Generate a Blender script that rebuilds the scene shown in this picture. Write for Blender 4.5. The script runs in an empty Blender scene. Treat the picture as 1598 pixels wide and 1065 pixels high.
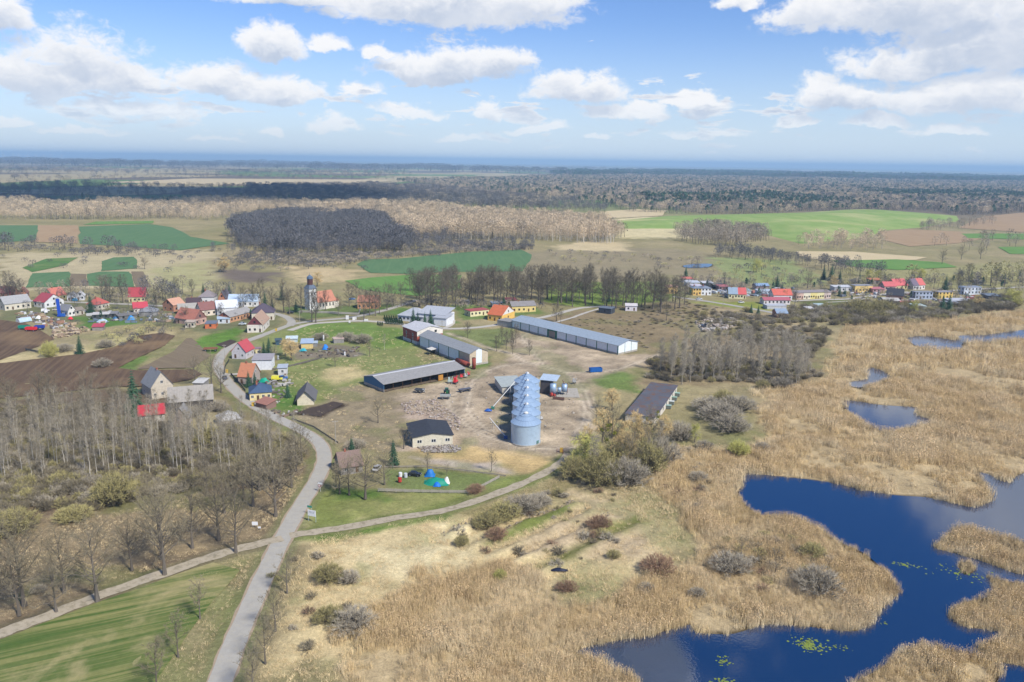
import bpy, bmesh, math, random
import numpy as np
from mathutils import Matrix, Vector

# ------------------------------------------------------------------ scene, camera
SC = bpy.context.scene
COL = SC.collection
rng = np.random.default_rng(7)
random.seed(7)
F = 1243.0; CXP = 799.0; CYP = 532.5
CAMH = 100.0
PITCH = math.atan(280.5/F); ROLL = 0.0148
fw = np.array([0, math.cos(PITCH), -math.sin(PITCH)])
r0 = np.array([1.0, 0, 0]); u0 = np.array([0, math.sin(PITCH), math.cos(PITCH)])
RT = r0*math.cos(ROLL)+u0*math.sin(ROLL); UP = -r0*math.sin(ROLL)+u0*math.cos(ROLL)
cam_d = bpy.data.cameras.new('camera'); cam = bpy.data.objects.new('camera', cam_d); COL.objects.link(cam)
cam_d.sensor_width = 36; cam_d.lens = 28.0; cam_d.clip_start = 0.5; cam_d.clip_end = 80000
mw = Matrix.Identity(4)
for i in range(3):
    mw[i][0] = RT[i]; mw[i][1] = UP[i]; mw[i][2] = -fw[i]
mw[2][3] = CAMH
cam.matrix_world = mw
SC.camera = cam
def pdir(px, py):
    return fw + RT*((px-CXP)/F) - UP*((py-CYP)/F)
def G(px, py, z=0.0):
    """measure: the ground point seen at a place in the photograph"""
    d = pdir(px, py)
    if d[2] > -0.0028: d[2] = -0.0028
    t = (z-CAMH)/d[2]
    return np.array([d[0]*t, d[1]*t])
def GP(pts): return np.array([G(*p) for p in pts])

# ------------------------------------------------------------------ render look
SC.render.engine = 'CYCLES'
SC.view_settings.view_transform = 'Standard'; SC.view_settings.look = 'None'
SC.view_settings.gamma = 1.0; SC.view_settings.exposure = 0.34
SC.cycles.use_denoising = True
SC.cycles.max_bounces = 4; SC.cycles.diffuse_bounces = 2; SC.cycles.glossy_bounces = 2
SC.cycles.transparent_max_bounces = 8; SC.cycles.volume_bounces = 0; SC.cycles.transmission_bounces = 2

# ------------------------------------------------------------------ sun and sky
SUN_AZ = math.radians(134); SUN_EL = math.radians(46)      # azimuth clockwise from the view direction
sd = Vector((math.sin(SUN_AZ)*math.cos(SUN_EL), math.cos(SUN_AZ)*math.cos(SUN_EL), math.sin(SUN_EL)))
sun_d = bpy.data.lights.new('sun', 'SUN'); sun = bpy.data.objects.new('sun', sun_d); COL.objects.link(sun)
sun_d.energy = 4.6; sun_d.angle = math.radians(8); sun_d.color = (1.0, 0.95, 0.86)
sun.rotation_euler = sd.to_track_quat('Z', 'Y').to_euler()
sun.location = (0, 0, 300)

W = bpy.data.worlds.new('World'); SC.world = W; W.use_nodes = True
nt = W.node_tree
for n in list(nt.nodes): nt.nodes.remove(n)
class NB:
    def __init__(s, tree): s.t = tree
    def node(s, typ, **kw):
        n = s.t.nodes.new(typ)
        for k, v in kw.items(): setattr(n, k, v)
        return n
    def put(s, sock, v):
        if isinstance(v, bpy.types.NodeSocket): s.t.links.new(v, sock)
        else: sock.default_value = v
    def m(s, op, a, b=None, c=None, clamp=False):
        n = s.node('ShaderNodeMath', operation=op); n.use_clamp = clamp
        s.put(n.inputs[0], a)
        if b is not None: s.put(n.inputs[1], b)
        if c is not None: s.put(n.inputs[2], c)
        return n.outputs[0]
    def v(s, op, a, b=None, out=0):
        n = s.node('ShaderNodeVectorMath', operation=op)
        s.put(n.inputs[0], a)
        if b is not None:
            s.put(n.inputs['Scale'] if op == 'SCALE' else n.inputs[1], b)
        return n.outputs['Value'] if op in ('LENGTH', 'DOT_PRODUCT') else n.outputs[0]
    def xyz(s, x, y, z):
        n = s.node('ShaderNodeCombineXYZ')
        for i, q in enumerate((x, y, z)): s.put(n.inputs[i], q)
        return n.outputs[0]
    def sep(s, v):
        n = s.node('ShaderNodeSeparateXYZ'); s.put(n.inputs[0], v); return n.outputs
    def noise(s, vec, scale, detail=4, rough=0.55, dist=0.0, col=False):
        n = s.node('ShaderNodeTexNoise'); n.noise_dimensions = '3D'
        s.put(n.inputs['Vector'], vec); s.put(n.inputs['Scale'], scale); n.inputs['Detail'].default_value = detail
        n.inputs['Roughness'].default_value = rough; n.inputs['Distortion'].default_value = dist
        return n.outputs['Color'] if col else n.outputs['Fac']
    def ss(s, x, lo, hi, a=0.0, b=1.0):
        n = s.node('ShaderNodeMapRange', interpolation_type='SMOOTHSTEP')
        s.put(n.inputs[0], x)
        for i, q in enumerate((lo, hi, a, b)): n.inputs[1+i].default_value = q
        return n.outputs[0]
    def mix(s, f, a, b, mode='MIX'):
        n = s.node('ShaderNodeMix', data_type='RGBA', blend_type=mode)
        s.put(n.inputs[0], f)
        for k, q in ((6, a), (7, b)):
            if isinstance(q, (tuple, list)) and len(q) == 3: q = (*q, 1)
            s.put(n.inputs[k], q)
        return n.outputs[2]
nb = NB(nt)
D = nb.node('ShaderNodeTexCoord').outputs['Generated']
dx, dy, dz = nb.sep(D)
sky = nb.node('ShaderNodeTexSky', sky_type='NISHITA'); sky.sun_disc = False
sky.sun_elevation = SUN_EL; sky.sun_rotation = SUN_AZ
sky.altitude = 100; sky.air_density = 1.0; sky.dust_density = 0.3; sky.ozone_density = 2.0
SKYS = 0.10
def lv(r, g, b): return (r/SKYS, g/SKYS, b/SKYS)
skyc = nb.v('MULTIPLY', sky.outputs[0], nb.mix(nb.ss(nb.m('ARCSINE', dz), 0.12, 0.42), (0.70, 0.84, 1.16), (0.34, 0.64, 1.15)))
az = nb.m('ARCTAN2', dx, dy); el = nb.m('ARCSINE', dz)
# soft billows that push the cloud outlines about
Ds = nb.v('MULTIPLY', D, (1, 1, 1.5))
wcol = nb.noise(Ds, 11, 5, 0.62, 0.3, col=True)
wx, wy, wz = nb.sep(nb.v('SUBTRACT', wcol, (0.5, 0.5, 0.5)))
fine = nb.m('SUBTRACT', nb.noise(Ds, 46, 6, 0.66, 0.4), 0.5)
ae = nb.xyz(nb.m('ADD', az, nb.m('MULTIPLY', wx, 0.075)), nb.m('ADD', el, nb.m('MULTIPLY', wy, 0.045)), 0.0)
# the cumulus in view, last three added above it for pond reflections: photo x, y of the base centre line, half width, height
CL = [(15,35,45,40,.9),(120,95,150,70,.45),(40,130,110,40,1),(175,130,90,36,1),(345,135,75,34,1),(425,150,75,34,.95),
      (420,80,52,36,1),(512,74,45,22,.75),(470,5,120,30,.9),(690,25,200,48,1),(820,10,90,36,.9),(700,112,120,38,1),(790,100,50,30,.9),(595,88,40,22,.7),
      (880,150,80,44,.75),(935,152,52,40,.95),(1080,158,52,18,1),(960,182,70,24,.7),(1010,176,40,22,.85),
      (1150,5,40,26,.7),(1260,25,70,40,.9),(1440,30,190,60,.95),(1560,85,170,70,.95),(1420,105,120,40,.8),(1290,155,60,34,.95),(1350,165,50,32,.9),(1500,160,170,45,.85),
      (640,180,90,22,.6),(765,178,34,26,.9),(520,203,45,20,.8),(420,212,24,14,.8),(200,172,160,24,.65),(560,150,60,26,.5),
      (20,200,45,12,.7),(120,212,80,10,.5),(840,205,70,14,.6),(1090,205,90,14,.6),(1240,188,40,18,.8),(1370,195,60,18,.8),(1480,205,70,14,.7),(1110,225,50,8,.6),(720,215,60,10,.6),(940,222,40,8,.6),(330,225,90,9,.5),(1800,-175,200,215,1.1),(1490,-100,130,90,.85),(1250,-700,120,120,.5)]
def field(shift):
    p = nb.v('ADD', ae, (0.0, shift, 0.0)) if shift else ae
    acc = None
    for (cx, cy, rx, ry, s) in CL:
        d = pdir(cx, cy); d = d/np.linalg.norm(d)
        ca, ce = math.atan2(d[0], d[1]), math.asin(d[2])
        q = nb.v('MULTIPLY', nb.v('SUBTRACT', p, (ca, ce, 0)), (F/rx, F/ry, 0))
        q = nb.v('MAXIMUM', q, nb.v('MULTIPLY', q, (1, -2.6, 1)))
        f = nb.m('MULTIPLY_ADD', nb.v('LENGTH', q), -0.85, 0.34+0.65*s)
        acc = f if acc is None else nb.m('MAXIMUM', acc, f)
    return acc
# the broken layer that carries on over the rest of the sky and thins to the horizon
inv = nb.m('DIVIDE', 1.0, nb.m('ADD', nb.m('MAXIMUM', dz, 0.0), 0.11))
pl = nb.xyz(nb.m('MULTIPLY', dx, inv), nb.m('MULTIPLY', dy, inv), 3.7)
layer = nb.noise(pl, 1.15, 6, 0.60, 0.25)
gen = nb.m('MULTIPLY_ADD', layer, 4.2, -2.3)
inview = nb.m('MULTIPLY', nb.ss(nb.m('ABSOLUTE', az), 0.62, 0.75, 1, 0), nb.ss(el, 0.46, 0.62, 1, 0))
gen_in = nb.m('SUBTRACT', gen, nb.m('MULTIPLY', inview, 0.48))
# rows of small far cumulus stacked towards the horizon
rows = nb.noise(nb.xyz(nb.m('MULTIPLY', az, 15.0), nb.m('MULTIPLY', el, 62.0), 1.3), 1.0, 4, 0.55, 0.3)
rows = nb.m('MULTIPLY_ADD', rows, 4.6, -2.45)
rows = nb.m('SUBTRACT', rows, nb.m('ADD', nb.ss(el, 0.07, 0.15), nb.ss(el, 0.0, 0.035, 0.7, 0.0)))
gen_in = nb.m('MAXIMUM', gen_in, rows)
veil = nb.ss(el, -0.06, 0.17, 1.0, 0.0)
skyv = nb.mix(veil, skyc, lv(0.55, 0.645, 0.75))
thin = nb.ss(el, 0.0, 0.08, 0.30, 0.97)
def cloudy(F0, F1):
    den = nb.m('ADD', F0, nb.m('MULTIPLY', fine, 0.95))
    alpha = nb.m('MULTIPLY', nb.ss(den, 0.05, 0.42), thin)
    above = nb.ss(nb.m('ADD', F1, nb.m('MULTIPLY', fine, 0.9)), 0.0, 0.75)
    shade = nb.m('MULTIPLY', above, nb.m('MULTIPLY_ADD', bill, -0.35, 1.0))
    ccol = nb.mix(shade, lv(0.78, 0.78, 0.79), lv(0.43, 0.49, 0.60))
    b_ = nb.node('ShaderNodeBackground'); nt.links.new(nb.mix(alpha, skyv, ccol), b_.inputs[0]); b_.inputs[1].default_value = SKYS
    return b_.outputs[0]
bill = nb.ss(wz, -0.15, 0.15)
far_sky = cloudy(gen_in, nb.m('MULTIPLY', gen_in, 0.9))
near_sky = cloudy(nb.m('MAXIMUM', field(0.0), gen_in), nb.m('MAXIMUM', field(0.016), nb.m('MULTIPLY', gen_in, 0.9)))
win = nb.m('MULTIPLY', nb.m('LESS_THAN', nb.m('ABSOLUTE', az), 1.05), nb.m('LESS_THAN', nb.m('ABSOLUTE', nb.m('SUBTRACT', el, 0.27)), 0.28))
mx = nb.node('ShaderNodeMixShader'); nt.links.new(win, mx.inputs[0]); nt.links.new(far_sky, mx.inputs[1]); nt.links.new(near_sky, mx.inputs[2])
wo = nb.node('ShaderNodeOutputWorld'); nt.links.new(mx.outputs[0], wo.inputs[0])
W.cycles.sampling_method = 'MANUAL'; W.cycles.sample_map_resolution = 512

# ------------------------------------------------------------------ helpers
def mute(c, k=0.27):
    g = 0.3*c[0]+0.55*c[1]+0.15*c[2]
    return tuple(int(q+(g-q)*k) for q in c)
def lin(r, g, b, k=1.0):
    f = lambda c: ((c/255+0.055)/1.055)**2.4 if c > 10 else c/255/12.92
    return (f(r)*k, f(g)*k, f(b)*k)
class MB:
    """collects faces, builds one mesh"""
    def __init__(s): s.v = []; s.f = []; s.mi = []
    def face(s, pts, mi=0):
        i = len(s.v); s.v += [tuple(p) for p in pts]; s.f.append(tuple(range(i, i+len(pts)))); s.mi.append(mi); return s
    def solid(s, bot, top, mi=0, cap=True):
        n = len(bot); i = len(s.v); s.v += [tuple(p) for p in bot]+[tuple(p) for p in top]
        for k in range(n):
            j = (k+1) % n
            s.f.append((i+k, i+j, i+n+j, i+n+k)); s.mi.append(mi)
        if cap:
            s.f.append(tuple(i+k for k in reversed(range(n)))); s.mi.append(mi)
            s.f.append(tuple(i+n+k for k in range(n))); s.mi.append(mi)
        return s
    def box(s, x0, x1, y0, y1, z0, z1, mi=0):
        return s.solid([(x0,y0,z0),(x1,y0,z0),(x1,y1,z0),(x0,y1,z0)], [(x0,y0,z1),(x1,y0,z1),(x1,y1,z1),(x0,y1,z1)], mi)
    def cyl(s, p0, p1, ra, rb=None, n=10, mi=0, cap=True):
        rb = ra if rb is None else rb
        p0 = Vector(p0); p1 = Vector(p1); ax = (p1-p0).normalized()
        a = ax.orthogonal().normalized(); b = ax.cross(a)
        c = [(math.cos(2*math.pi*k/n), math.sin(2*math.pi*k/n)) for k in range(n)]
        return s.solid([p0+(a*x+b*y)*ra for x, y in c], [p1+(a*x+b*y)*rb for x, y in c], mi, cap)
    def slab(s, quad, t, mi=0):
        """a thick sheet: quad points plus thickness downwards"""
        return s.solid([(p[0],p[1],p[2]-t) for p in quad], quad, mi)
    def mesh(s, name, mats, smooth=False):
        me = bpy.data.meshes.new(name); me.from_pydata(s.v, [], s.f)
        for m in (mats if isinstance(mats, (list, tuple)) else [mats]): me.materials.append(m)
        me.polygons.foreach_set('material_index', s.mi)
        if smooth: me.polygons.foreach_set('use_smooth', [True]*len(s.f))
        me.update(); return me
    def build(s, name, mats, parent=None, smooth=False):
        o = bpy.data.objects.new(name, s.mesh(name, mats, smooth)); COL.objects.link(o)
        if parent is not None: o.parent = parent
        return o
def tag(o, label=None, cat=None, group=None, kind=None):
    if label: o['label'] = label
    if cat: o['category'] = cat
    if group: o['group'] = group
    if kind: o['kind'] = kind
    return o
def empty(name, loc, rz=0.0, label=None, cat=None, group=None):
    o = bpy.data.objects.new(name, None); COL.objects.link(o); o.empty_display_size = 0.5
    o.location = (loc[0], loc[1], loc[2] if len(loc) > 2 else 0.0); o.rotation_euler = (0, 0, rz)
    return tag(o, label, cat, group)
def copy_tree(o, parent=None, first=True):
    c = o.copy(); COL.objects.link(c); c.parent = parent
    for ch in o.children: copy_tree(ch, c)
    return c

MATS = {}
def mat(key, col, rough=0.85, var=0.18, scale=0.6, bump=0.0, bscale=4.0, spec=0.25, metal=0.0, dirt=None, dirt_amt=0.0, stripe=None, rnd=0.0, var2=0.0, scale2=6.0, coat=0.0):
    """surface colour with blotchy wear; stripe=(axis, period m, depth) adds ribs"""
    if key in MATS: return MATS[key]
    M = bpy.data.materials.new(key); M.use_nodes = True; t = M.node_tree; b = NB(t)
    bs = t.nodes['Principled BSDF']
    P = b.node('ShaderNodeTexCoord').outputs['Object']
    if isinstance(col, tuple): base = (*col[:3], 1)
    else: base = col
    f = b.m('MULTIPLY_ADD', b.noise(P, scale, 5, 0.6), var*2, 1.0-var)
    if var2: f = b.m('MULTIPLY', f, b.m('MULTIPLY_ADD', b.noise(P, scale2, 3, 0.6), var2*2, 1.0-var2))
    if rnd:
        oi = b.node('ShaderNodeObjectInfo').outputs['Random']
        f = b.m('MULTIPLY', f, b.m('MULTIPLY_ADD', oi, rnd*2, 1.0-rnd))
    c = b.mix(1.0, base, b.xyz(f, f, f), 'MULTIPLY')
    if dirt:
        k = b.m('MULTIPLY', b.ss(b.noise(P, scale*2.3, 6, 0.65, 0.4), 0.45, 0.68), dirt_amt)
        c = b.mix(k, c, dirt)
    t.links.new(c, bs.inputs['Base Color'])
    bs.inputs['Roughness'].default_value = rough; bs.inputs['Metallic'].default_value = metal
    bs.inputs['Specular IOR Level'].default_value = spec; bs.inputs['Coat Weight'].default_value = coat
    hgt = None
    if stripe:
        x, y, z = b.sep(P); a = {'x': x, 'y': y, 'z': z}[stripe[0]]
        hgt = b.m('MULTIPLY', b.m('SINE', b.m('MULTIPLY', a, 2*math.pi/stripe[1])), stripe[2])
    if bump:
        h2 = b.m('MULTIPLY', b.noise(P, bscale, 4, 0.6), bump)
        hgt = h2 if hgt is None else b.m('ADD', hgt, h2)
    if hgt is not None:
        bn = b.node('ShaderNodeBump'); t.links.new(hgt, bn.inputs['Height']); bn.inputs['Distance'].default_value = 1.0; bn.inputs['Strength'].default_value = 0.6
        t.links.new(bn.outputs[0], bs.inputs['Normal'])
    MATS[key] = M; return M

# numpy noise for laying out ground cover
def vnoise(x, y, seed=0):
    xi = np.floor(x).astype(np.int64); yi = np.floor(y).astype(np.int64); xf = x-xi; yf = y-yi
    def h(i, j):
        n = (i*374761393 + j*668265263 + seed*974634777) & 0x7fffffff
        n = ((n ^ (n >> 13))*1274126177) & 0x7fffffff
        return ((n ^ (n >> 16)) & 0xffff)/65535.0
    u = xf*xf*(3-2*xf); v = yf*yf*(3-2*yf)
    return (h(xi,yi)*(1-u)+h(xi+1,yi)*u)*(1-v) + (h(xi,yi+1)*(1-u)+h(xi+1,yi+1)*u)*v
def fbm(x, y, s, o=4, seed=0):
    r = 0; a = 0.5; t = 0
    for k in range(o):
        r = r + a*vnoise(x/s*2**k+k*17.3, y/s*2**k-k*9.1, seed+k); t += a; a *= 0.55
    return r/t
def inside(P, poly):
    x, y = P[:,0], P[:,1]; r = np.zeros(len(P), bool); n = len(poly)
    for i in range(n):
        x1, y1 = poly[i]; x2, y2 = poly[(i+1) % n]
        c = (y1 > y) != (y2 > y)
        xx = (x2-x1)*(y-y1)/((y2-y1) if y2 != y1 else 1e-9)+x1
        r ^= c & (x < xx)
    return r
def segdist(P, a, b):
    ab = b-a; L = max(float(ab@ab), 1e-9)
    t = np.clip(((P-a)@ab)/L, 0, 1)
    return np.linalg.norm(P-a-t[:,None]*ab, axis=1)
def sdist(P, poly, pad):
    """signed distance (positive inside), only near the polygon"""
    out = np.full(len(P), -1e6)
    lo = poly.min(0)-pad; hi = poly.max(0)+pad
    k = np.where((P[:,0] > lo[0]) & (P[:,0] < hi[0]) & (P[:,1] > lo[1]) & (P[:,1] < hi[1]))[0]
    if len(k) == 0: return out
    Q = P[k]; d = np.full(len(k), 1e9)
    for i in range(len(poly)): d = np.minimum(d, segdist(Q, poly[i], poly[(i+1) % len(poly)]))
    out[k] = np.where(inside(Q, poly), d, -d); return out
def ldist(P, line, pad):
    out = np.full(len(P), 1e6)
    lo = line.min(0)-pad; hi = line.max(0)+pad
    k = np.where((P[:,0] > lo[0]) & (P[:,0] < hi[0]) & (P[:,1] > lo[1]) & (P[:,1] < hi[1]))[0]
    if len(k) == 0: return out
    Q = P[k]; d = np.full(len(k), 1e9)
    for i in range(len(line)-1): d = np.minimum(d, segdist(Q, line[i], line[i+1]))
    out[k] = d; return out
def smooth_line(pts, sub=6, closed=False):
    """Catmull-Rom through points"""
    p = [np.asarray(q, float) for q in pts]; n = len(p); r = []
    rngk = range(n) if closed else range(n-1)
    for i in rngk:
        a = p[(i-1) % n] if closed or i > 0 else 2*p[0]-p[1]
        b = p[i]; c = p[(i+1) % n]
        d = p[(i+2) % n] if closed or i+2 < n else 2*p[-1]-p[-2]
        for k in range(sub):
            t = k/sub
            r.append(0.5*((2*b)+(-a+c)*t+(2*a-5*b+4*c-d)*t*t+(-a+3*b-3*c+d)*t**3))
    if not closed: r.append(p[-1])
    return np.array(r)

# ------------------------------------------------------------------ the lie of the land (traced outlines, metres)
ROAD = smooth_line(GP([(300,1180),(322,1115),(344,1062),(372,990),(405,915),(440,842),(470,787),(496,745),(506,714),(497,690),(470,671),(435,654),(400,635),(372,614),(352,592),(341,573),(344,556),(362,541),(400,527),(437,513),(462,505),(500,500),(545,496),(590,487),(625,477),(650,468)]), 6)
STREET = smooth_line(GP([(452,509),(455,502),(447,495),(425,489),(380,484),(330,482),(280,479),(200,475),(120,472),(60,470),(0,468),(-60,466)]), 4)
LANE = smooth_line(GP([(452,516),(484,506),(520,503),(560,501),(600,503),(640,508),(690,513),(735,512),(770,508),(800,503),(850,495),(900,482),(940,478)]), 4)
TRACK_L = smooth_line(GP([(441,840),(400,850),(340,866),(255,895),(150,932),(60,967),(0,989),(-80,1020)]), 5)
TRACK_R = smooth_line(GP([(452,836),(480,832),(540,823),(620,808),(700,795),(770,772),(830,748),(870,726),(888,708)]), 5)
YTRACKS = [smooth_line(GP(p), 5) for p in (
    [(888,708),(905,680),(912,650),(910,620),(900,597),(880,580),(850,572),(820,566),(770,574),(740,592),(725,605)],
    [(905,680),(921,650),(915,615),(897,592)],
    [(880,580),(910,580),(960,576),(1010,560),(1030,552)],
    [(820,566),(800,552),(770,545),(735,532),(700,520)],
    [(850,572),(830,545),(815,525),(840,515)],
    [(725,605),(700,625),(720,655),(760,680),(820,697),(870,700)],
    [(735,600),(730,640),(760,670)])]
PATHS = [smooth_line(GP(p), 4) for p in (
    [(690,513),(702,509),(708,502),(700,496),(690,497)],
    [(860,505),(890,497),(915,488),(940,481),(960,478)],
    [(600,503),(612,500),(630,495)],
    [(352,585),(370,584),(392,584)], [(484,486),(520,487),(555,490)], [(1290,472),(1330,470),(1350,466)])]
STREET_R = smooth_line(GP([(1050,463),(1100,470),(1150,478),(1200,487),(1225,494),(1240,497)]), 4)
STREET_R2 = smooth_line(GP([(1236,470),(1280,468),(1320,467),(1345,464),(1400,457),(1450,455),(1520,452),(1598,448)]), 4)

POND = smooth_line(GP([(1153,775),(1158,752),(1164,739),(1180,740),(1230,745),(1290,752),(1350,765),(1400,773),(1445,776),(1490,785),(1520,791),(1545,778),(1538,758),(1528,738),(1545,741),(1570,752),(1600,738),(1680,735),(1760,770),(1760,860),(1700,890),(1650,902),(1598,911),(1546,902),(1550,916),(1540,932),(1503,941),(1483,959),(1507,978),(1546,983),(1572,994),(1529,1011),(1555,1031),(1598,1040),(1660,1060),(1660,1110),(1560,1090),(1560,1050),(1542,1029),(1498,1020),(1442,1009),(1402,1020),(1376,1042),(1337,1063),(1250,1120),(1100,1150),(1030,1110),(996,1065),(952,1042),(900,1018),(948,1002),(1018,990),(1075,975),(1088,987),(1145,989),(1197,974),(1271,979),(1337,985),(1363,963),(1380,946),(1402,924),(1385,898),(1354,867),(1319,850),(1276,828),(1241,810),(1188,804),(1168,792)]), 3, True)
ISLE = smooth_line(GP([(1459,854),(1475,838),(1498,823),(1533,832),(1594,845),(1630,860),(1622,880),(1594,896),(1570,889),(1546,880),(1520,872),(1485,862)]), 3, True)
ISLET = smooth_line(GP([(1495,880),(1515,878),(1522,890),(1505,897)]), 3, True)
POND2 = smooth_line(GP([(1314,630),(1329,625),(1374,632),(1430,636),(1430,646),(1458,659),(1412,668),(1389,674),(1359,668),(1337,653)]), 3, True)
POND3 = smooth_line(GP([(1322,598),(1352,591),(1344,578),(1363,574),(1389,586),(1374,597),(1340,605)]), 3, True)
POND4 = smooth_line(GP([(1415,528),(1449,525),(1490,531),(1498,524),(1539,523),(1598,515),(1680,512),(1680,524),(1598,528),(1554,534),(1505,535),(1498,545),(1442,544)]), 3, True)
POND5 = smooth_line(GP([(1066,415),(1085,412),(1110,412),(1105,417),(1075,418)]), 3, True)
PONDS = [POND, POND2, POND3, POND4, POND5]
REED = GP([(430,1250),(520,1065),(590,950),(660,905),(740,882),(830,890),(880,935),(940,935),(1000,905),(1065,880),(1075,840),(1060,800),(1010,755),(1000,725),(1040,695),(1100,705),(1180,690),(1195,645),(1185,612),(1280,600),(1300,530),(1320,512),(1400,502),(1500,496),(1598,486),(1700,478),(2000,478),(2600,1400),(700,1400)])
YARD = GP([(610,618),(660,605),(725,592),(738,576),(775,566),(800,556),(790,535),(800,520),(850,515),(890,528),(960,552),(1015,552),(1025,562),(960,580),(925,592),(920,620),(928,680),(895,708),(850,712),(790,700),(720,690),(700,670),(690,645),(640,640)])

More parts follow.
